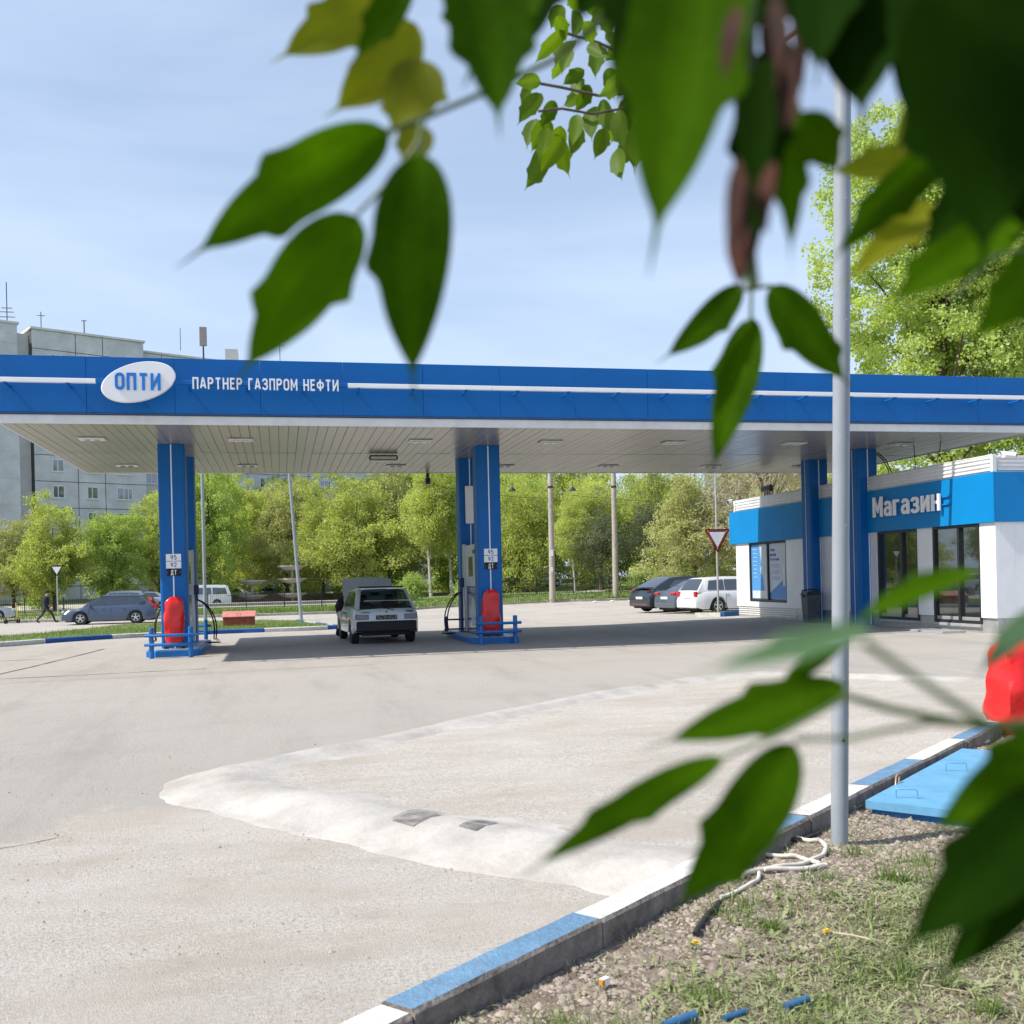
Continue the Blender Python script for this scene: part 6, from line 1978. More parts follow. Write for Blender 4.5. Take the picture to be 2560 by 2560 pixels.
# ------------------------------------------------------------------ trees
def crown_mesh(name, seed, R_, H0, H1, ncl, per, leaf, mat, lump=.35, clr=(.55, 1.1), droop=0, thin=1.0):
    rg = np.random.default_rng(seed)
    cz = (H0 + H1) / 2; rz_ = (H1 - H0) / 2
    u = rg.normal(size=(ncl, 3)); u /= np.linalg.norm(u, axis=1)[:, None]
    rad = rg.random(ncl) ** .42
    # lumpy outline
    lp = 1 + lump * (np.sin(u[:, 0] * 3.1 + seed) * np.sin(u[:, 1] * 2.7 + seed * 2) + .6 * np.sin(u[:, 2] * 5 + seed * 3))
    # fuller lower half, narrower top
    C = u * rad[:, None] * lp[:, None]
    C[:, 0] *= R_; C[:, 1] *= R_; C[:, 2] = C[:, 2] * rz_ + cz
    wz = np.clip((H1 - C[:, 2]) / (H1 - H0) * 1.15, .25, 1) ** .28
    C[:, 0] *= wz; C[:, 1] *= wz
    cr_ = rg.uniform(clr[0], clr[1], ncl)
    tc_ = rg.random(ncl)
    P = np.repeat(C, per, 0)
    d = rg.normal(size=(ncl * per, 3)); d /= np.linalg.norm(d, axis=1)[:, None]
    d *= (rg.random(ncl * per) ** .5)[:, None] * np.repeat(cr_, per)[:, None]
    d[:, 2] *= .75; d[:, 2] -= droop * (d[:, 0] ** 2 + d[:, 1] ** 2)
    P = P + d
    n = len(P)
    t = np.repeat(tc_, per) * .55 + rg.random(n) * .45
    a_ = rg.normal(size=(n, 3)); a_[:, 2] -= .3 + droop * 2; a_ /= np.linalg.norm(a_, axis=1)[:, None]
    b_ = np.cross(a_, rg.normal(size=(n, 3))); b_ /= np.linalg.norm(b_, axis=1)[:, None] + 1e-6
    ls = leaf * rg.uniform(.6, 1.3, n)[:, None]
    w_ = ls * .32 * thin
    V = np.stack([P, P + a_ * ls * .45 + b_ * w_, P + a_ * ls, P + a_ * ls * .45 - b_ * w_], 1).reshape(-1, 3)
    F = np.arange(n * 4).reshape(-1, 4)
    return np_mesh(name, V, F, mat, t), C

def trunk_mb(seed, H, r0, C, lean=.4, nb=10, twigs=40):
    r_ = random.Random(seed)
    mb = MB()
    pts = []; rs = []
    for i in range(8):
        q = i / 7
        pts.append((lean * math.sin(q * 2 + seed) * q, lean * math.sin(q * 3 + seed * 2) * q, H * q * .82)); rs.append(r0 * (1 - .8 * q) * (1.25 if i == 0 else 1))
    mb.tube(pts, rs, 8)
    idx = list(range(len(C))); r_.shuffle(idx)
    for k in idx[:nb]:
        c_ = Vector(C[k]); q = min(.9, max(.22, (c_.z - .25 * c_.xy.length * 1.3) / H * .8))
        i = q * 7; i0 = int(i)
        s_ = Vector(pts[i0]).lerp(Vector(pts[min(7, i0 + 1)]), i - i0)
        m_ = s_.lerp(c_, .5) + Vector((0, 0, -.1 * (c_ - s_).length)) * -1
        rr_ = r0 * (1 - .8 * q) * .5
        mb.tube([s_, s_.lerp(m_, .6), m_, m_.lerp(c_, .6) + Vector((r_.uniform(-.2, .2),) * 3), c_], [rr_, rr_ * .8, rr_ * .6, rr_ * .4, rr_ * .15], 6)
    for k in idx[nb:nb + twigs]:
        c_ = Vector(C[k]); m_ = Vector(C[idx[k % nb]])
        if (m_ - c_).length > 3.5: continue
        mb.tube([m_, m_.lerp(c_, .5) + Vector((0, 0, .15)), c_], [r0 * .12, r0 * .08, r0 * .03], 4)
    return mb

PROTO = {}
def proto(key, seed, R_, H0, H1, ncl, per, leaf, mat, r0=.22, bark=None, **k):
    nb = k.pop('nb', 12)
    cr_, C = crown_mesh('crown', seed, R_, H0, H1, ncl, per, leaf, mat, **k)
    tk = trunk_mb(seed, H1, r0, C, nb=nb).build('trunk', bark or m_bark, None, smooth=True, world=False)
    PROTO[key] = (tk.data, cr_.data)
    bpy.data.objects.remove(tk); bpy.data.objects.remove(cr_)
proto('a', 1, 4.6, 1.3, 10.2, 380, 105, .20, fol_a)
proto('b', 2, 5.0, 1.4, 12.8, 420, 105, .21, fol_b)
proto('c', 3, 4.6, 1.1, 10.8, 380, 105, .20, fol_c, droop=.1)
proto('d', 4, 5.8, 1.6, 15.0, 470, 105, .22, fol_a, r0=.3)
proto('birch', 5, 3.2, 3.0, 14.0, 280, 95, .18, fol_a, r0=.16, bark=m_birch, thin=1.1)
proto('willow', 6, 4.6, .9, 11, 380, 120, .26, fol_a, droop=.35, thin=.55, clr=(.8, 1.4))
proto('pine', 7, 3.4, 1.0, 10.5, 280, 110, .20, fol_pine, thin=.35, clr=(.5, 1.0))
proto('dry', 8, 4.6, 2.5, 15, 200, 60, .55, fol_dry, thin=.09, clr=(.8, 1.6), nb=30)
proto('bush', 9, 1.5, .05, 2.3, 60, 70, .16, fol_b, r0=.05)
LB = {
 'a': 'yellow green spring tree', 'b': 'deep green leafy tree', 'c': 'olive green bushy tree', 'd': 'large bright green tree', 'birch': 'slender pale barked birch',
 'willow': 'drooping lime green willow', 'pine': 'dull dark green pine', 'dry': 'grey brown tree with hardly any leaves', 'bush': 'low green bush'}
NM = {'a': 'maple_tree', 'b': 'elm_tree', 'c': 'apple_tree', 'd': 'poplar_tree', 'birch': 'birch_tree', 'willow': 'willow_tree', 'pine': 'pine_tree', 'dry': 'bare_tree', 'bush': 'bush'}
def tree(key, x, y, s, where, rz=None, sz=None):
    r_ = random.Random(int(x * 31 + y * 17))
    t = thing(NM[key], LB[key] + ' ' + where, 'bush' if key == 'bush' else 'tree', (x, y, g(x, y)), r_.random() * 6.28 if rz is None else rz, 'trees and bushes of the park' if y > 60 else None)
    t.scale = (s * r_.uniform(.82, 1.15), s * r_.uniform(.82, 1.15), sz or s * r_.uniform(.84, 1.14))
    a_, b_ = PROTO[key]
    for nm, me in (('trunk', a_), ('crown', b_)):
        o = bpy.data.objects.new(nm, me); COL.objects.link(o); o.parent = t
    return t
T = [
 # row nearest the road, left to right
 ('c', -29.5, 89, .62, 'at the left frame edge behind the fence'), ('a', -24.8, 84, .68, 'left of the small give way sign'), ('c', -21.0, 90, .76, 'above the walking man'),
 ('a', -17.2, 86.5, .78, 'directly behind the slate blue estate bonnet'), ('b', -13.6, 90, .62, 'behind the roof of the slate blue estate'), ('a', -10.2, 93, .84, 'just left of the left pump column'),
 ('b', -6.6, 98, .98, 'just right of the left pump column'), ('d', -3.0, 107, .80, 'between straight and leaning grey poles'), ('c', .6, 103, .92, 'behind the fountain bowls'),
 ('a', 3.9, 98, .98, 'right of the leaning grey pole'), ('a', 7.0, 95, 1.0, 'above the open bonnet of the pale hatchback'), ('c', 10.2, 99, .98, 'above the pale hatchback roof'),
 ('b', 24, 126, 1.1, 'far back between first concrete pole and middle column'), ('b', 31, 129, 1.2, 'far back above the gap of the concrete poles'), ('birch', 12.8, 90, .95, 'with white trunk left of the middle column'), ('birch', 15.0, 92, .90, 'with white trunk touching the middle column'), ('b', 17.6, 99, 1.05, 'seen between the middle columns'),
 ('b', 21.6, 106, 1.08, 'just right of the middle column, darkest there'), ('willow', 21.4, 90, .98, 'right of the middle column'), ('birch', 24.2, 84, .62, 'small, inside the willow left of the first concrete pole'),
 ('willow', 28.6, 92, 1.02, 'between the two concrete poles'), ('pine', 25.9, 82, .80, 'just right of the first concrete pole'), ('pine', 31.2, 84, .86, 'right of the second concrete pole'),
 ('willow', 34.4, 90, 1.05, 'above the dark crossover'), ('pine', 36.0, 82, .88, 'above the parked crossover roof'), ('c', 39.5, 85, 1.0, 'above the white estate'),
 ('a', 30.5, 100, 1.1, 'far behind the second concrete pole'), ('willow', 40.5, 78, .95, 'behind the right hand give way sign'),
 # back rows
 ('b', -33, 101, .62, 'in the back row at the far left'), ('d', 1.5, 121, .92, 'in the back row behind the fountain'), ('b', -5.5, 116, .95, 'in the back row right of the left column'),
 ('a', 8.6, 112, 1.12, 'in the back row above the hatchback'), ('b', 14.0, 112, 1.12, 'in the back row left of the middle column'), ('d', 20.0, 120, 1.0, 'in the back row right of the middle column'),
 ('a', 27, 118, 1.15, 'in the back row left of the concrete poles'), ('d', 34, 118, 1.05, 'in the back row between concrete poles'), ('b', 42, 112, 1.15, 'in the back row above the parked cars'), ('a', 50, 100, 1.2, 'in the back row behind the shop'),
 ('d', 46, 90, .95, 'beyond the shop roof to the right'),
 ('bush', 26.5, 72.5, .9, 'beside the second concrete pole'), ('bush', 30, 74, 1.1, 'left of the parked crossover'), ('bush', 9.4, 76, .8, 'beside the grey cabinet'), ('bush', 12.9, 69, .9, 'by the kerb left of the middle pump'),
 ('bush', 33.5, 75, 1.1, 'behind the parked crossover'), ('bush', 37, 72, 1.1, 'behind the white estate'), ('bush', -20, 96, 1.2, 'in the shade behind the walking man'), ('bush', -26, 95, 1.2, 'in the shade at far left'), ('bush', -14.5, 98, 1.3, 'in the shade behind blue estate'),
 ('bush', 6.5, 104, 1.4, 'in shade behind the hatchback bonnet'), ('bush', 11, 104, 1.4, 'in shade behind hatchback roof'), ('bush', 17, 104, 1.4, 'in shade left of the middle column'), ('bush', 24, 104, 1.4, 'in shade left of the concrete poles'), ('bush', 2, 112, 1.5, 'in shade behind fountain'), ('bush', -4, 114, 1.5, 'in shade behind white saloon'),
 ('dry', 27.6, 55.5, .98, 'standing behind the left end of the shop'), ('dry', 32.5, 60, .9, 'standing behind the middle of the shop'), ('c', 26.0, 62.5, .72, 'low behind the give way sign and shop corner'), ('willow', 37, 64, .9, 'behind the shop seen under the canopy end'),
]
for a_ in T: tree(*a_)
# trees reflected in the shop windows and closing the view at the left, outside the frame
for k, x, y, s in (('a', -40, 70, 1.0), ('b', -46, 58, 1.0), ('d', -44, 82, .9), ('a', -42, 46, 1.0), ('b', -45, 34, 1.1), ('d', -48, 22, 1.0), ('a', -41, 92, 1)):
    tree(k, x, y, s, 'beyond the left frame edge, ' + ('level with the apartment block' if y > 85 else 'level with the fence' if y > 75 else 'level with the road' if y > 60 else 'across the road from the shop' if y > 50 else 'beside the painted kerb' if y > 40 else 'level with the left pump island' if y > 30 else 'nearest the viewer'))
# big poplars behind the shop: denser, smaller leaves
cr_, C = crown_mesh('crown', 21, 6.4, 3.2, 30, 1000, 110, .17, fol_pop, lump=.30, clr=(.5, .95), thin=1.35)
t1 = thing('poplar_tree', 'tall fresh green poplar rising behind the shop roof and grey lamp post', 'tree', (33.2, 46.8, 0))
cr_.parent = t1
tk = trunk_mb(21, 30, .38, C, nb=34, twigs=120).build('trunk', m_bark, None, smooth=True, world=False); tk.parent = t1
t2 = copy_tree(t1, None, (37.6, 45.0, 0), 2.1, (.85, .85, .85)); t2['label'] = 'second fresh green poplar with thick dark trunk at the right frame edge'
t3 = copy_tree(t1, None, (43.5, 50.0, 0), 4.1, (1, 1, .9)); t3['label'] = 'third poplar far right behind the shop, mostly outside the frame'
t4 = copy_tree(t1, None, (34.5, 36.0, 0), 1.1, (.45, .45, .36)); t4['label'] = 'short young poplar right behind the shop roof at right'
for t_ in (t1, t2, t3, t4): t_['group'] = 'poplars behind the shop'

# ------------------------------------------------------------------ apartment blocks
def block(name, label, C0, dirx, H, segs, floor_h=2.7, depth=12, wall=m_facade, left=3.0):
    """C0: left front corner, dirx: unit vector along the long facade"""
    d = Vector(dirx); d.normalize(); nrm = Vector((d.y, -d.x))     # towards the camera side
    t = thing(name, label, 'apartment block', (C0[0], C0[1], 0))
    rot = math.atan2(d.y, d.x)
    def W(s, o, z): return Vector((C0[0] + d.x * s + nrm.x * o, C0[1] + d.y * s + nrm.y * o, z))
    def bx(mb, s0, s1, o0, o1, z0, z1):
        c = (W(s0, o0, z0) + W(s1, o1, z1)) / 2
        mb.box(c, (s1 - s0, o1 - o0, z1 - z0), M=Matrix.Rotation(rot, 3, 'Z') @ Matrix.Diagonal((1, -1, 1)))
    # concrete core
    s_all = segs[-1][1]
    for s0, s1, o_, h_, joints, wins in segs:
        mb = MB(); bx(mb, s0 + .02, s1 - .02, o_ - depth, o_ - .06, 0, h_ - .15); mb.build('core_wall', m_joint, t)
        zs_ = [h_ - 1.95 - floor_h * k for k in range(0, 10) if h_ - 1.95 - floor_h * k > 1]
        zz = [h_] + zs_ + [0]
        jj = [s0] + joints + [s1]
        for za, zb in zip(zz, zz[1:]):
            for ja, jb in zip(jj, jj[1:]):
                mb = MB(); bx(mb, ja + .04, jb - .04, o_ - .06, o_, zb + .035, za - .035)
                mb.build('wall_panel', wall, t)
        mb = MB(); bx(mb, s0 - .12, s1 + .12, o_ - depth, o_ + .15, h_, h_ + .22); mb.build('roof_edge', m_facade2, t)
        for k, zb in enumerate(zs_):
            for (wa, wb2) in wins:
                z0, z1 = zb - 1.7, zb - .4
                if z0 < 3: continue
                fr = MB(); wd = (wb2 - wa)
                for q0, q1, r0_, r1_ in ((wa, wa + .09, z0, z1), (wb2 - .09, wb2, z0, z1), (wa + .091, wb2 - .091, z0, z0 + .09), (wa + .091, wb2 - .091, z1 - .09, z1), (wa + wd * .42, wa + wd * .42 + .08, z0 + .091, z1 - .091)):
                    bx(fr, q0, q1, o_ + .003, o_ + .05, r0_, r1_)
                if wd > 1.5: bx(fr, wa + wd * .7, wa + wd * .7 + .07, o_ + .003, o_ + .05, z0 + .091, z1 - .091)
                f_ = fr.build('window', m_winwhite, t)
                p_ = MB(); bx(p_, wa + .09, wb2 - .09, o_ + .004, o_ + .02, z0 + .09, z1 - .09); p_.build('pane', m_glass_bld, f_)
                p_ = MB(); bx(p_, wa - .05, wb2 + .05, o_ + .0, o_ + .12, z0 - .05, z0 - .005); p_.build('sill', m_winwhite, f_)
    return t, W, bx
C0 = (-24.175, 112.993)
m_joint = pm('panel_joint', (.10, .10, .10), .9)
bt, W, bx = block('apartment_block', 'large grey blue panel apartment block with flat roof at left, behind the trees', C0, (.889, .457), 28,
   [(0, 11.45, 0, 28, [4.3, 7.07], [(1.72, 2.9), (5.15, 6.3), (8.2, 9.9)]), (11.5, 44, -1.5, 27.3, [14, 17.5, 20, 24, 28, 32, 36, 40], [(11.9, 13.2), (15, 16.3), (18, 19.6), (21, 22.6), (25.5, 27), (29, 30.5), (33.5, 35)])])
# short return wall, stair tower and balcony stack at the far left
lit = MB()
bxp = lambda mb, s0, s1, o0, o1, z0, z1: bx(mb, s0, s1, o0, o1, z0, z1)
mb = MB(); bx(mb, -1.45, -.02, -11, -1.0, 0, 27.6); mb.build('recess_wall', m_facade2, bt)
mb = MB(); bx(mb, -4.3, -1.5, -9, .6, 0, 28.1); mb.build('stair_tower', m_facade, bt)
for k in range(10):
    z = 28.1 - 1.95 - 2.7 * k
    mb = MB(); bx(mb, -4.28, -1.52, .602, .63, z + .02, z + 2.66 if k else 28.08); mb.build('wall_panel', m_facade, bt)
mb = MB(); bx(mb, -4.45, -1.35, -9, .75, 28.1, 28.32); mb.build('roof_edge', m_facade2, bt)
mb = MB(); bx(mb, -16, -4.35, -12, -.6, 0, 27.4); mb.build('recess_wall', m_facade, bt)
for k in range(9):
    z = 3.0 + 2.7 * k
    mb = MB(); bx(mb, -7.4, -4.4, -.6, .7, z, z + .16); bx(mb, -7.4, -4.4, .62, .7, z + .16, z + 1.1)
    b_ = mb.build('balcony', m_facade2 if k % 3 else m_facade, bt)
    mb = MB(); bx(mb, -7.4, -4.4, .5, .56, z + 1.1, z + 2.55); mb.build('balcony_glazing', m_glass_bld if k % 2 else pm('brown_wood', (.12, .07, .05), .7), b_)
# roof furniture
def roofpole(s, o, h_, r_, nm, arms=()):
    p = W(s, o, 28)
    mb = MB(); mb.cyl(p, p + Vector((0, 0, h_)), r_, n=6)
    for za, ln in arms: mb.cyl(p + Vector((-ln / 2, 0, za)), p + Vector((ln / 2, 0, za)), r_ * .8, n=5)
    mb.build(nm, m_dark, bt)
roofpole(-2.0, -1, 4.6, .05, 'antenna', ((1.1, 1.5), (1.6, 1.3), (2.0, 1.0)))
roofpole(1.8, -3, 2.6, .045, 'antenna', ((2.2, .8),))
roofpole(5.7, -1.5, 1.9, .06, 'antenna', ((1.9, .5),))
roofpole(16.2, -1.5, 2.6, .035, 'antenna')
roofpole(28.5, -1.5, 3.4, .04, 'antenna', ((2.2, 1.2), (2.6, .9)))
lpst = thing('street_lamp', 'lamp with box shaped head on thin dark post above left end of canopy', 'lamp', (-6.15, 96, g(-6, 96)))
mb = MB(); mb.cyl((-6.15, 96, 0), (-6.3, 96, 22.9), .12, .07, n=8); mb.build('post', m_dark, lpst)
mb = MB(); mb.bev(-6.62, -5.98, 95.9, 96.1, 22.9, 24.6, .03); mb.build('lamp_head', pm('lamp_pink_grey', (.33, .29, .29), .6), lpst)
rc = MB(); 
p = W(20.5, -1, 27.6); rc.bb(p.x + .7, p.x + 2.1, p.y, p.y + 3, 27.3, 28.7); rc.build('roof_hut', m_facade2, bt)
# second block behind the middle trees
b2, W2, bx2 = block('apartment_block', 'pale blue apartment block with dark framed balcony behind trees under the middle canopy', (4.5, 152), (.97, -.22), 19.5,
   [(0, 22, 0, 19.3, [3, 6, 9, 12, 15, 18], [(6.6, 8.2), (9.7, 11), (12.7, 14.2), (15.5, 17)])], floor_h=2.8, wall=pm('pale_blue_panels', (.42, .47, .53), .9, var=.08, scale=.7))
W, bx = W2, bx2
for k in range(3):
    z = 8.7 + 2.8 * k
    mb = MB()
    for i in range(6): bx(mb, 1.9 + i * .78, 2.0 + i * .78, 1.0, 1.1, z, z + 2.5)
    for zz in (0, 1.0, 1.7, 2.4): bx(mb, 1.9, 5.9, 1.0, 1.1, z + zz, z + zz + .12)
    bx(mb, 1.9, 5.9, 0, 1.0, z - .1, z)
    mb.build('balcony', m_dark, b2)

# ------------------------------------------------------------------ overhanging box elder: near leaves
CAMP = Vector((0, 0, CAM_H))
elder = thing('box_elder_tree', 'box elder tree whose large blurred leaves and seed bunches hang in front of the lens', 'tree', (2.9, -1.2, 0))
def leaflet(Bp, Tp, w, twist, mat, seed, nu=30, fold=.22, tail=.14, parent=elder, nm='leaf', teeth=1.0):
    Bp, Tp = Vector(Bp), Vector(Tp)
    r_ = random.Random(seed)
    ax = (Tp - Bp); Ln = ax.length; a_ = ax.normalized()
    view = (CAMP - (Bp + Tp) / 2).normalized()
    n_ = (view - view.dot(a_) * a_).normalized()
    n_ = Matrix.Rotation(twist, 3, a_) @ n_
    s_ = a_.cross(n_).normalized()
    side_teeth = r_.choice((-1, 1))
    tpos = sorted(r_.uniform(.42, .80) for _ in range(r_.choice((1, 2, 2))))
    curve = r_.uniform(-.06, .10)
    sway = r_.uniform(-.05, .05)
    wmax = w / max(.5, math.cos(twist)) / 2
    V = []; nv = 7
    for i in range(nu + 1):
        u = i / nu
        body = 1 - tail
        if u < body:
            q = u / body
            ww = (q / .40) ** .58 * ((1 - q) / .60) ** .87
            ww = max(ww, 0.05)
        else: ww = .05 * (1 - (u - body) / tail) + .004
        ww0 = ww
        row = []
        for j in range(nv):
            v = -1 + 2 * j / (nv - 1)
            we = ww0
            for k, tp in enumerate(tpos):
                sd = side_teeth if k % 2 == 0 else -side_teeth
                if v * sd > 0 and u < body:
                    dq = (u - tp * body)
                    if -.13 < dq <= 0: we += .27 * teeth * (1 + dq / .13) ** 1.5
                    elif 0 < dq < .05: we += .27 * teeth * (1 - dq / .05) - .06 * teeth * dq / .05
                    elif .05 <= dq < .2: we -= .06 * teeth * (1 - (dq - .05) / .15)
            off = v * we * wmax
            h = abs(v) * we * wmax * fold + curve * Ln * (u - .5) ** 2 * 2 - .02 * Ln * math.sin(u * 9 + v * 2) * abs(v) * .3
            row.append(Bp + a_ * Ln * u + s_ * (off + sway * Ln * math.sin(u * math.pi)) + n_ * h)
        V += row
    F = []
    for i in range(nu):
        for j in range(nv - 1):
            k = i * nv + j
            F.append((k, k + 1, k + nv + 1, k + nv))
    me = bpy.data.meshes.new(nm)
    o0 = Vector(parent.location)
    me.from_pydata([tuple(p - o0) for p in V], [], F)
    at = me.attributes.new('tint', 'FLOAT', 'FACE')
    tt = r_.random()
    for i in range(nu):
        for j in range(nv - 1):
            v = abs(-1 + (2 * j + 1) / (nv - 1))
            at.data[i * (nv - 1) + j].value = tt * .6 + (.35 if v < .2 else 0) + .18 * ((i * 2 + j) % 5 == 0)
    me.materials.append(mat)
    me.shade_smooth()
    o = bpy.data.objects.new(nm, me); COL.objects.link(o); o.parent = parent
    return o
LEAVES=[
(0.054,0.500,1.767,-0.046,0.501,1.696,0.032,0,0.0),
(0.039,0.493,1.724,-0.020,0.484,1.638,0.034,0,0.1),
(0.065,0.457,1.741,0.059,0.447,1.625,0.035,0,-0.1),
(0.080,0.546,1.825,0.056,0.518,1.768,0.029,1,0.3),
(0.077,0.557,1.850,0.026,0.546,1.790,0.031,1,0.2),
(0.062,0.580,1.874,-0.000,0.573,1.831,0.027,1,0.4),
(0.075,0.516,1.778,0.062,0.497,1.745,0.018,1,0.0),
(0.067,0.497,1.846,0.036,0.504,1.798,0.017,0,0.3),
(0.085,0.442,1.830,0.092,0.418,1.728,0.036,0,-0.2),
(0.108,0.458,1.837,0.082,0.441,1.760,0.040,0,0.3),
(0.140,0.481,1.865,0.106,0.467,1.775,0.025,2,0.3),
(0.153,0.345,1.791,0.127,0.340,1.653,0.042,0,0.1),
(0.158,0.375,1.803,0.125,0.360,1.705,0.032,2,0.3),
(0.212,0.363,1.795,0.195,0.345,1.727,0.025,2,0.3),
(0.183,0.359,1.744,0.172,0.350,1.659,0.020,2,0.2),
(0.192,0.367,1.745,0.190,0.356,1.662,0.014,0,-0.4),
(0.206,0.384,1.734,0.221,0.370,1.705,0.020,0,-0.4),
(0.272,0.574,1.720,0.213,0.565,1.670,0.019,0,0.2),
(0.279,0.573,1.703,0.242,0.559,1.601,0.025,0,0.2),
(0.281,0.552,1.716,0.328,0.541,1.653,0.026,0,-0.1),
(0.230,0.359,1.799,0.212,0.341,1.707,0.040,2,0.2),
(0.222,0.381,1.803,0.215,0.382,1.755,0.025,2,0.2),
(0.279,0.368,1.806,0.235,0.356,1.713,0.041,2,0.3),
(0.240,0.326,1.761,0.233,0.305,1.644,0.051,2,-0.2),
(0.269,0.319,1.764,0.241,0.303,1.666,0.046,2,0.2),
(0.251,0.313,1.725,0.253,0.301,1.650,0.031,2,0.2),
(0.338,0.498,1.775,0.286,0.499,1.761,0.017,1,0.3),
(0.353,0.495,1.809,0.322,0.491,1.765,0.019,1,0.6),
(0.333,0.459,1.761,0.258,0.453,1.694,0.020,0,-0.3),
(0.337,0.478,1.742,0.277,0.469,1.694,0.018,1,0.4),
(0.335,0.438,1.747,0.303,0.444,1.699,0.017,2,0.2),
(0.367,0.451,1.723,0.284,0.448,1.672,0.026,0,0.3),
(0.384,0.447,1.720,0.322,0.440,1.655,0.026,0,-0.3),
(0.331,0.387,1.750,0.299,0.394,1.696,0.029,2,0.2),
(0.150,0.243,1.535,0.099,0.244,1.524,0.007,4,0.5),
(0.250,0.334,1.549,0.194,0.335,1.528,0.009,0,0.6),
(0.232,0.399,1.500,0.141,0.398,1.478,0.020,0,0.3),
(0.208,0.404,1.504,0.233,0.388,1.521,0.007,0,0.6),
(0.174,0.392,1.475,0.084,0.390,1.432,0.014,0,0.3),
(0.202,0.385,1.480,0.148,0.397,1.408,0.027,0,-0.1),
(0.280,0.327,1.491,0.212,0.321,1.455,0.022,0,0.1),
(0.266,0.299,1.476,0.190,0.305,1.419,0.028,2,0.1),
(0.261,0.311,1.455,0.209,0.311,1.407,0.018,2,-0.3),
(0.263,0.310,1.537,0.227,0.307,1.511,0.009,4,0.3),
(0.229,0.369,1.810,0.192,0.355,1.737,0.033,2,0.1),
(0.210,0.384,1.812,0.177,0.369,1.749,0.023,2,-0.1),
(0.262,0.382,1.826,0.213,0.361,1.730,0.036,2,0.0),
(0.170,0.433,1.843,0.123,0.422,1.778,0.029,2,0.3),
(0.287,0.346,1.781,0.247,0.332,1.690,0.044,2,0.0),
(0.127,0.484,1.862,0.114,0.465,1.784,0.032,2,0.1),
(0.204,0.385,1.765,0.184,0.379,1.704,0.020,2,0.5),
(0.347,0.435,1.747,0.317,0.441,1.715,0.019,2,0.2)]
STEMS=[([(0.054,0.500,1.767),(0.072,0.496,1.773),(0.099,0.490,1.784),(0.136,0.482,1.801),(0.187,0.471,1.843)],0.0012),
([(0.039,0.493,1.724),(0.054,0.490,1.739),(0.068,0.487,1.757),(0.071,0.486,1.768)],0.001),
([(0.066,0.467,1.744),(0.068,0.467,1.752)],0.001),
([(0.184,0.369,1.788),(0.181,0.369,1.737),(0.179,0.370,1.710),(0.179,0.370,1.683),(0.181,0.370,1.660)],0.002),
([(0.275,0.564,1.717),(0.268,0.565,1.717)],0.001),
([(0.275,0.564,1.719),(0.274,0.564,1.699)],0.001),
([(0.275,0.564,1.717),(0.286,0.561,1.719)],0.001),
([(0.211,0.363,1.502),(0.229,0.359,1.496),(0.265,0.351,1.488),(0.303,0.342,1.485)],0.0014),
([(0.178,0.339,1.490),(0.197,0.335,1.490),(0.226,0.329,1.495),(0.247,0.324,1.493)],0.001),
([(0.165,0.271,1.529),(0.181,0.267,1.517),(0.200,0.263,1.504)],0.0012),
([(0.359,0.432,1.703),(0.341,0.436,1.701),(0.321,0.441,1.681)],0.0009),
([(0.320,0.441,1.753),(0.348,0.435,1.778),(0.386,0.426,1.808)],0.0014),
([(0.174,0.392,1.475),(0.198,0.386,1.485),(0.222,0.381,1.498)],0.0009)]
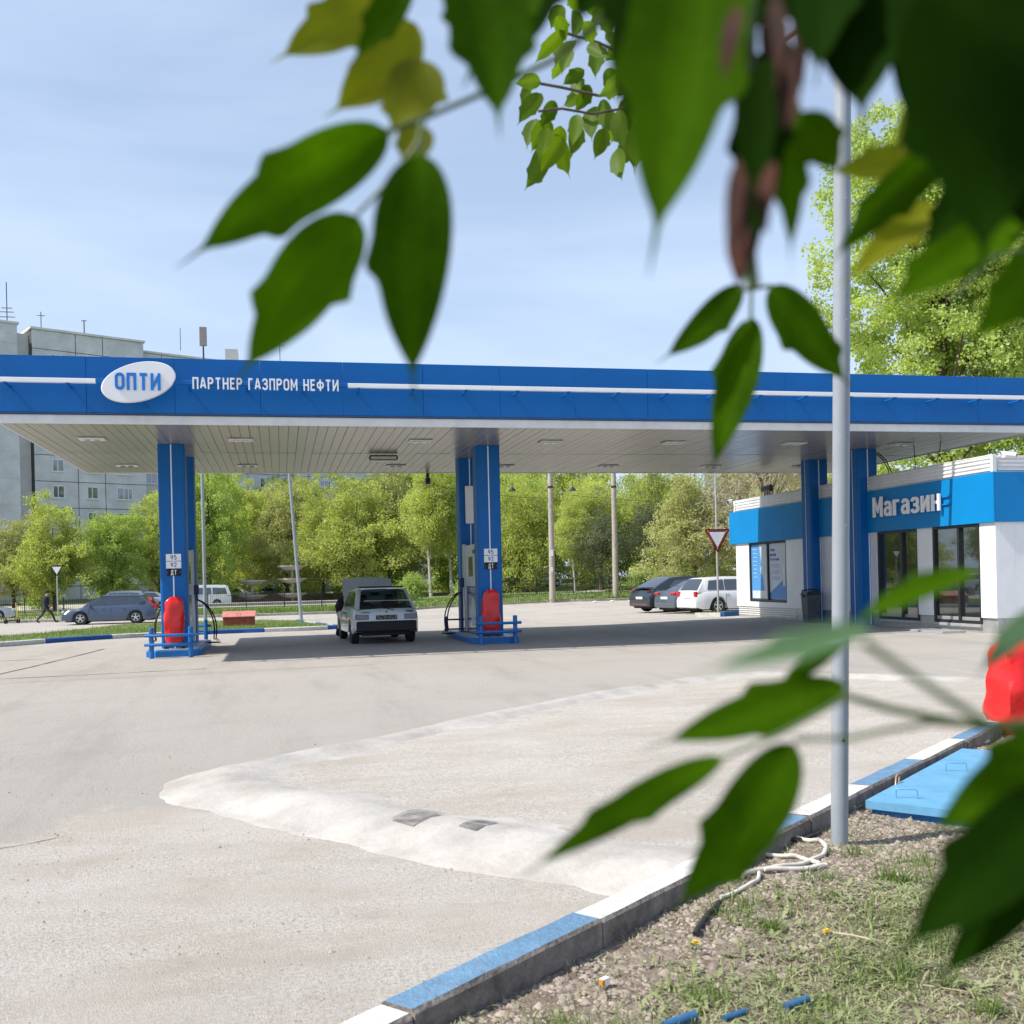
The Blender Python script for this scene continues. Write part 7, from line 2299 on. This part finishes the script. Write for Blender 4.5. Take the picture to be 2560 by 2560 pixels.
SMALL=[(0.89,2.59,3.05,0.82,2.61,2.99,0.047),(0.78,2.68,3.02,0.70,2.72,2.94,0.043),(0.84,2.80,3.06,0.76,2.73,2.94,0.039),(0.78,2.50,2.95,0.82,2.56,2.92,0.040),(0.82,2.61,2.95,0.87,2.55,2.89,0.036),(0.86,2.98,3.26,0.82,2.98,3.18,0.048),(0.86,2.90,3.09,0.83,2.90,3.01,0.043),(0.95,2.78,3.08,0.92,2.71,3.00,0.045),(0.98,2.77,3.06,0.94,2.85,3.03,0.045),(0.85,2.74,2.95,0.80,2.80,2.93,0.041),(0.75,2.84,2.92,0.66,2.77,2.79,0.051),(0.80,2.87,2.92,0.76,2.90,2.85,0.046),(0.70,2.66,2.87,0.61,2.59,2.82,0.042),(0.80,2.93,2.89,0.74,2.94,2.79,0.062),(0.81,2.85,2.84,0.79,2.93,2.76,0.055),(0.73,2.87,2.95,0.72,2.96,2.93,0.039),(0.77,2.69,2.74,0.72,2.77,2.66,0.054),(0.75,2.72,2.76,0.82,2.80,2.67,0.058),(0.79,2.94,2.82,0.70,2.87,2.65,0.065),(0.77,2.56,2.74,0.74,2.51,2.63,0.041),(0.94,2.95,2.95,0.93,2.94,2.84,0.060),(0.93,2.78,2.87,0.90,2.74,2.77,0.054),(0.89,2.73,2.86,0.92,2.69,2.76,0.050),(0.91,2.64,2.80,0.93,2.65,2.69,0.051),(0.97,2.75,2.89,1.02,2.82,2.70,0.065),(0.96,2.80,2.85,0.97,2.88,2.81,0.045),(0.89,2.90,2.97,0.86,3.01,2.97,0.040),(0.84,2.82,2.96,0.86,2.75,2.87,0.045),(0.84,2.92,3.07,0.83,3.02,3.05,0.034),(0.97,2.91,3.22,0.99,2.92,3.14,0.047),(1.00,2.81,3.13,0.96,2.76,3.03,0.052),(1.03,2.86,3.04,0.99,2.88,2.94,0.068),(0.92,2.61,2.88,0.82,2.54,2.78,0.051),(0.93,2.89,3.25,0.97,2.99,3.23,0.053),(0.76,2.54,3.04,0.79,2.59,3.02,0.041),(0.98,2.65,3.12,0.94,2.59,3.02,0.058),(0.91,2.61,3.11,0.92,2.66,3.05,0.042),(1.12,2.86,3.25,1.12,2.77,3.11,0.056),(1.14,2.72,3.15,1.13,2.63,3.01,0.060),(1.26,2.75,3.16,1.24,2.72,3.04,0.055),(1.32,2.82,3.19,1.38,2.90,3.11,0.062),(1.19,2.66,3.15,1.17,2.76,3.14,0.058),(0.35,2.74,3.11,0.32,2.67,3.02,0.048),(0.39,2.88,3.21,0.32,2.81,3.11,0.045),(0.94,2.56,2.73,0.92,2.54,2.59,0.055),(0.99,2.76,2.78,0.92,2.70,2.65,0.045),(0.93,2.48,2.77,0.92,2.56,2.72,0.062),(0.75,2.66,3.05,0.80,2.74,3.02,0.042),(0.95,2.91,3.11,0.93,2.89,3.00,0.050),(0.91,2.70,2.94,0.92,2.70,2.85,0.049),(0.85,2.81,2.83,0.83,2.83,2.74,0.051),(0.87,2.76,2.92,0.83,2.79,2.85,0.044),(0.77,2.97,2.91,0.74,2.98,2.82,0.047),(0.89,2.69,2.77,0.87,2.74,2.70,0.049),(0.89,2.59,2.67,0.89,2.55,2.57,0.047),(1.07,2.93,3.17,1.09,2.92,3.06,0.063),(1.04,2.71,3.02,0.97,2.63,2.88,0.059),(1.05,2.64,3.08,1.03,2.66,2.99,0.058),(0.82,2.49,3.02,0.85,2.51,2.97,0.045),(0.85,2.80,3.15,0.81,2.72,3.02,0.042),(0.99,2.76,2.87,0.96,2.76,2.78,0.054),(1.03,2.78,2.81,1.04,2.75,2.69,0.060),(1.00,2.80,3.18,1.03,2.84,3.10,0.054),(0.68,2.52,2.68,0.64,2.44,2.57,0.040)]
STEMS2=[([(0.789,2.744,3.052),(0.888,2.722,3.020),(0.959,2.706,2.982),(1.271,2.636,2.924)],0.004),
([(0.708,2.762,2.915),(0.786,2.745,2.899),(0.885,2.723,2.874),(1.056,2.684,2.885)],0.004),
([(0.708,2.711,2.812),(0.771,2.697,2.818),(0.854,2.678,2.801),(1.037,2.637,2.833)],0.0035),
([(1.271,2.636,2.924),(1.416,2.604,3.037),(1.707,2.539,3.264)],0.007),
([(0.985,2.700,2.879),(1.271,2.636,2.924)],0.005)]
SAMARA=[(0.153,0.319,1.739,0.146,0.311,1.715),(0.179,0.370,1.759,0.173,0.361,1.730),(0.192,0.377,1.773,0.188,0.368,1.736),(0.188,0.353,1.757,0.184,0.343,1.720),(0.174,0.320,1.727,0.167,0.311,1.694),(0.177,0.381,1.758,0.175,0.371,1.731),(0.152,0.319,1.688,0.144,0.311,1.651),(0.186,0.368,1.720,0.175,0.360,1.666),(0.179,0.380,1.693,0.176,0.371,1.660),(0.171,0.356,1.680,0.166,0.347,1.654),(0.166,0.322,1.690,0.158,0.313,1.661),(0.186,0.379,1.777,0.182,0.369,1.741),(0.165,0.317,1.743,0.161,0.307,1.711),(0.199,0.365,1.771,0.196,0.356,1.733),(0.189,0.378,1.756,0.184,0.369,1.718),(0.186,0.353,1.739,0.181,0.344,1.709),(0.155,0.324,1.685,0.149,0.315,1.656),(0.187,0.378,1.705,0.182,0.369,1.673),(0.153,0.319,1.738,0.144,0.311,1.710)]

lm = [leaf_g, leaf_y, leaf_d, leaf_s, leaf_p]
for i, (bx_, by_, bz_, tx_, ty_, tz_, w_, k_, tw_) in enumerate(LEAVES):
    leaflet((bx_, by_, bz_), (tx_, ty_, tz_), w_, tw_, lm[k_], i + 5)
for P, r_ in STEMS:
    q = [P[0]]
    mb = MB(); mb.tube(P, [r_ * (1 + .1 * i) for i in range(len(P))], 6); mb.build('leaf_stalk', m_greenstem, elder, smooth=True)
for i, (bx_, by_, bz_, tx_, ty_, tz_, w_) in enumerate(SMALL):
    leaflet((bx_, by_, bz_), (tx_, ty_, tz_), w_ * .92, random.Random(i).uniform(-.7, .7), leaf_s, i + 90, nu=18, tail=.12)
for P, r_ in STEMS2:
    mb = MB(); mb.tube(P, r_, 6); mb.build('twig', m_twig, elder, smooth=True)
for i, (bx_, by_, bz_, tx_, ty_, tz_) in enumerate(SAMARA):
    leaflet((bx_, by_, bz_), (tx_, ty_, tz_), .0058, .5, m_samara, i + 300, nu=8, tail=.02, nm='seed_wing', teeth=0)
# trunk and limbs outside the frame
mb = MB(); mb.tube([(2.9, -1.2, -.1), (2.85, -1.15, 1.0), (2.7, -1.0, 2.2), (2.3, -.7, 3.2), (1.6, -.3, 4.0)], [.16, .13, .11, .08, .05], 10)
mb.build('trunk', m_bark, elder, smooth=True)
lim = [[(2.7, -1.0, 2.2), (1.9, -.5, 2.45), (1.1, .1, 2.35), STEMS[0][0][-1]], [(1.9, -.5, 2.45), (1.0, -.1, 2.25), STEMS[3][0][0]], [(2.75, -1.05, 1.9), (1.6, -.3, 1.75), (.8, .2, 1.58), STEMS[7][0][-1]],
       [(2.3, -.7, 3.2), (2.4, .8, 3.9), STEMS2[3][0][-1]], [(1.1, .1, 2.35), (.8, .3, 2.1), STEMS[11][0][-1]], [(.8, .2, 1.58), (.6, .25, 1.52), STEMS[8][0][-1]]]
for k, P in enumerate(lim):
    mb = MB(); mb.tube(P, [.035, .02, .012, .004][:len(P)] if len(P) == 4 else ([.02, .012, .004] if k < 4 else [.006, .003, .0016]), 7); mb.build('branch', m_bark if k < 4 else m_greenstem, elder, smooth=True)
# unseen crown added above and behind the viewer to shade the near leaves
rg = np.random.default_rng(77)
n = 2600
P = np.stack([rg.uniform(-2.6, 3.2, n), rg.uniform(-3.0, .75, n), rg.uniform(2.75, 5.2, n)], -1)
a_ = rg.normal(size=(n, 3)); a_[:, 2] -= .8; a_ /= np.linalg.norm(a_, axis=1)[:, None]
b_ = np.cross(a_, rg.normal(size=(n, 3))); b_ /= np.linalg.norm(b_, axis=1)[:, None]
V = np.stack([P, P + a_ * .05 + b_ * .028, P + a_ * .12, P + a_ * .05 - b_ * .028], 1).reshape(-1, 3) - np.array([2.9, -1.2, 0])
o = np_mesh('crown', V, np.arange(n * 4).reshape(-1, 4), leaf_g, rg.random(n), elder)
tag(o, kind='stuff')
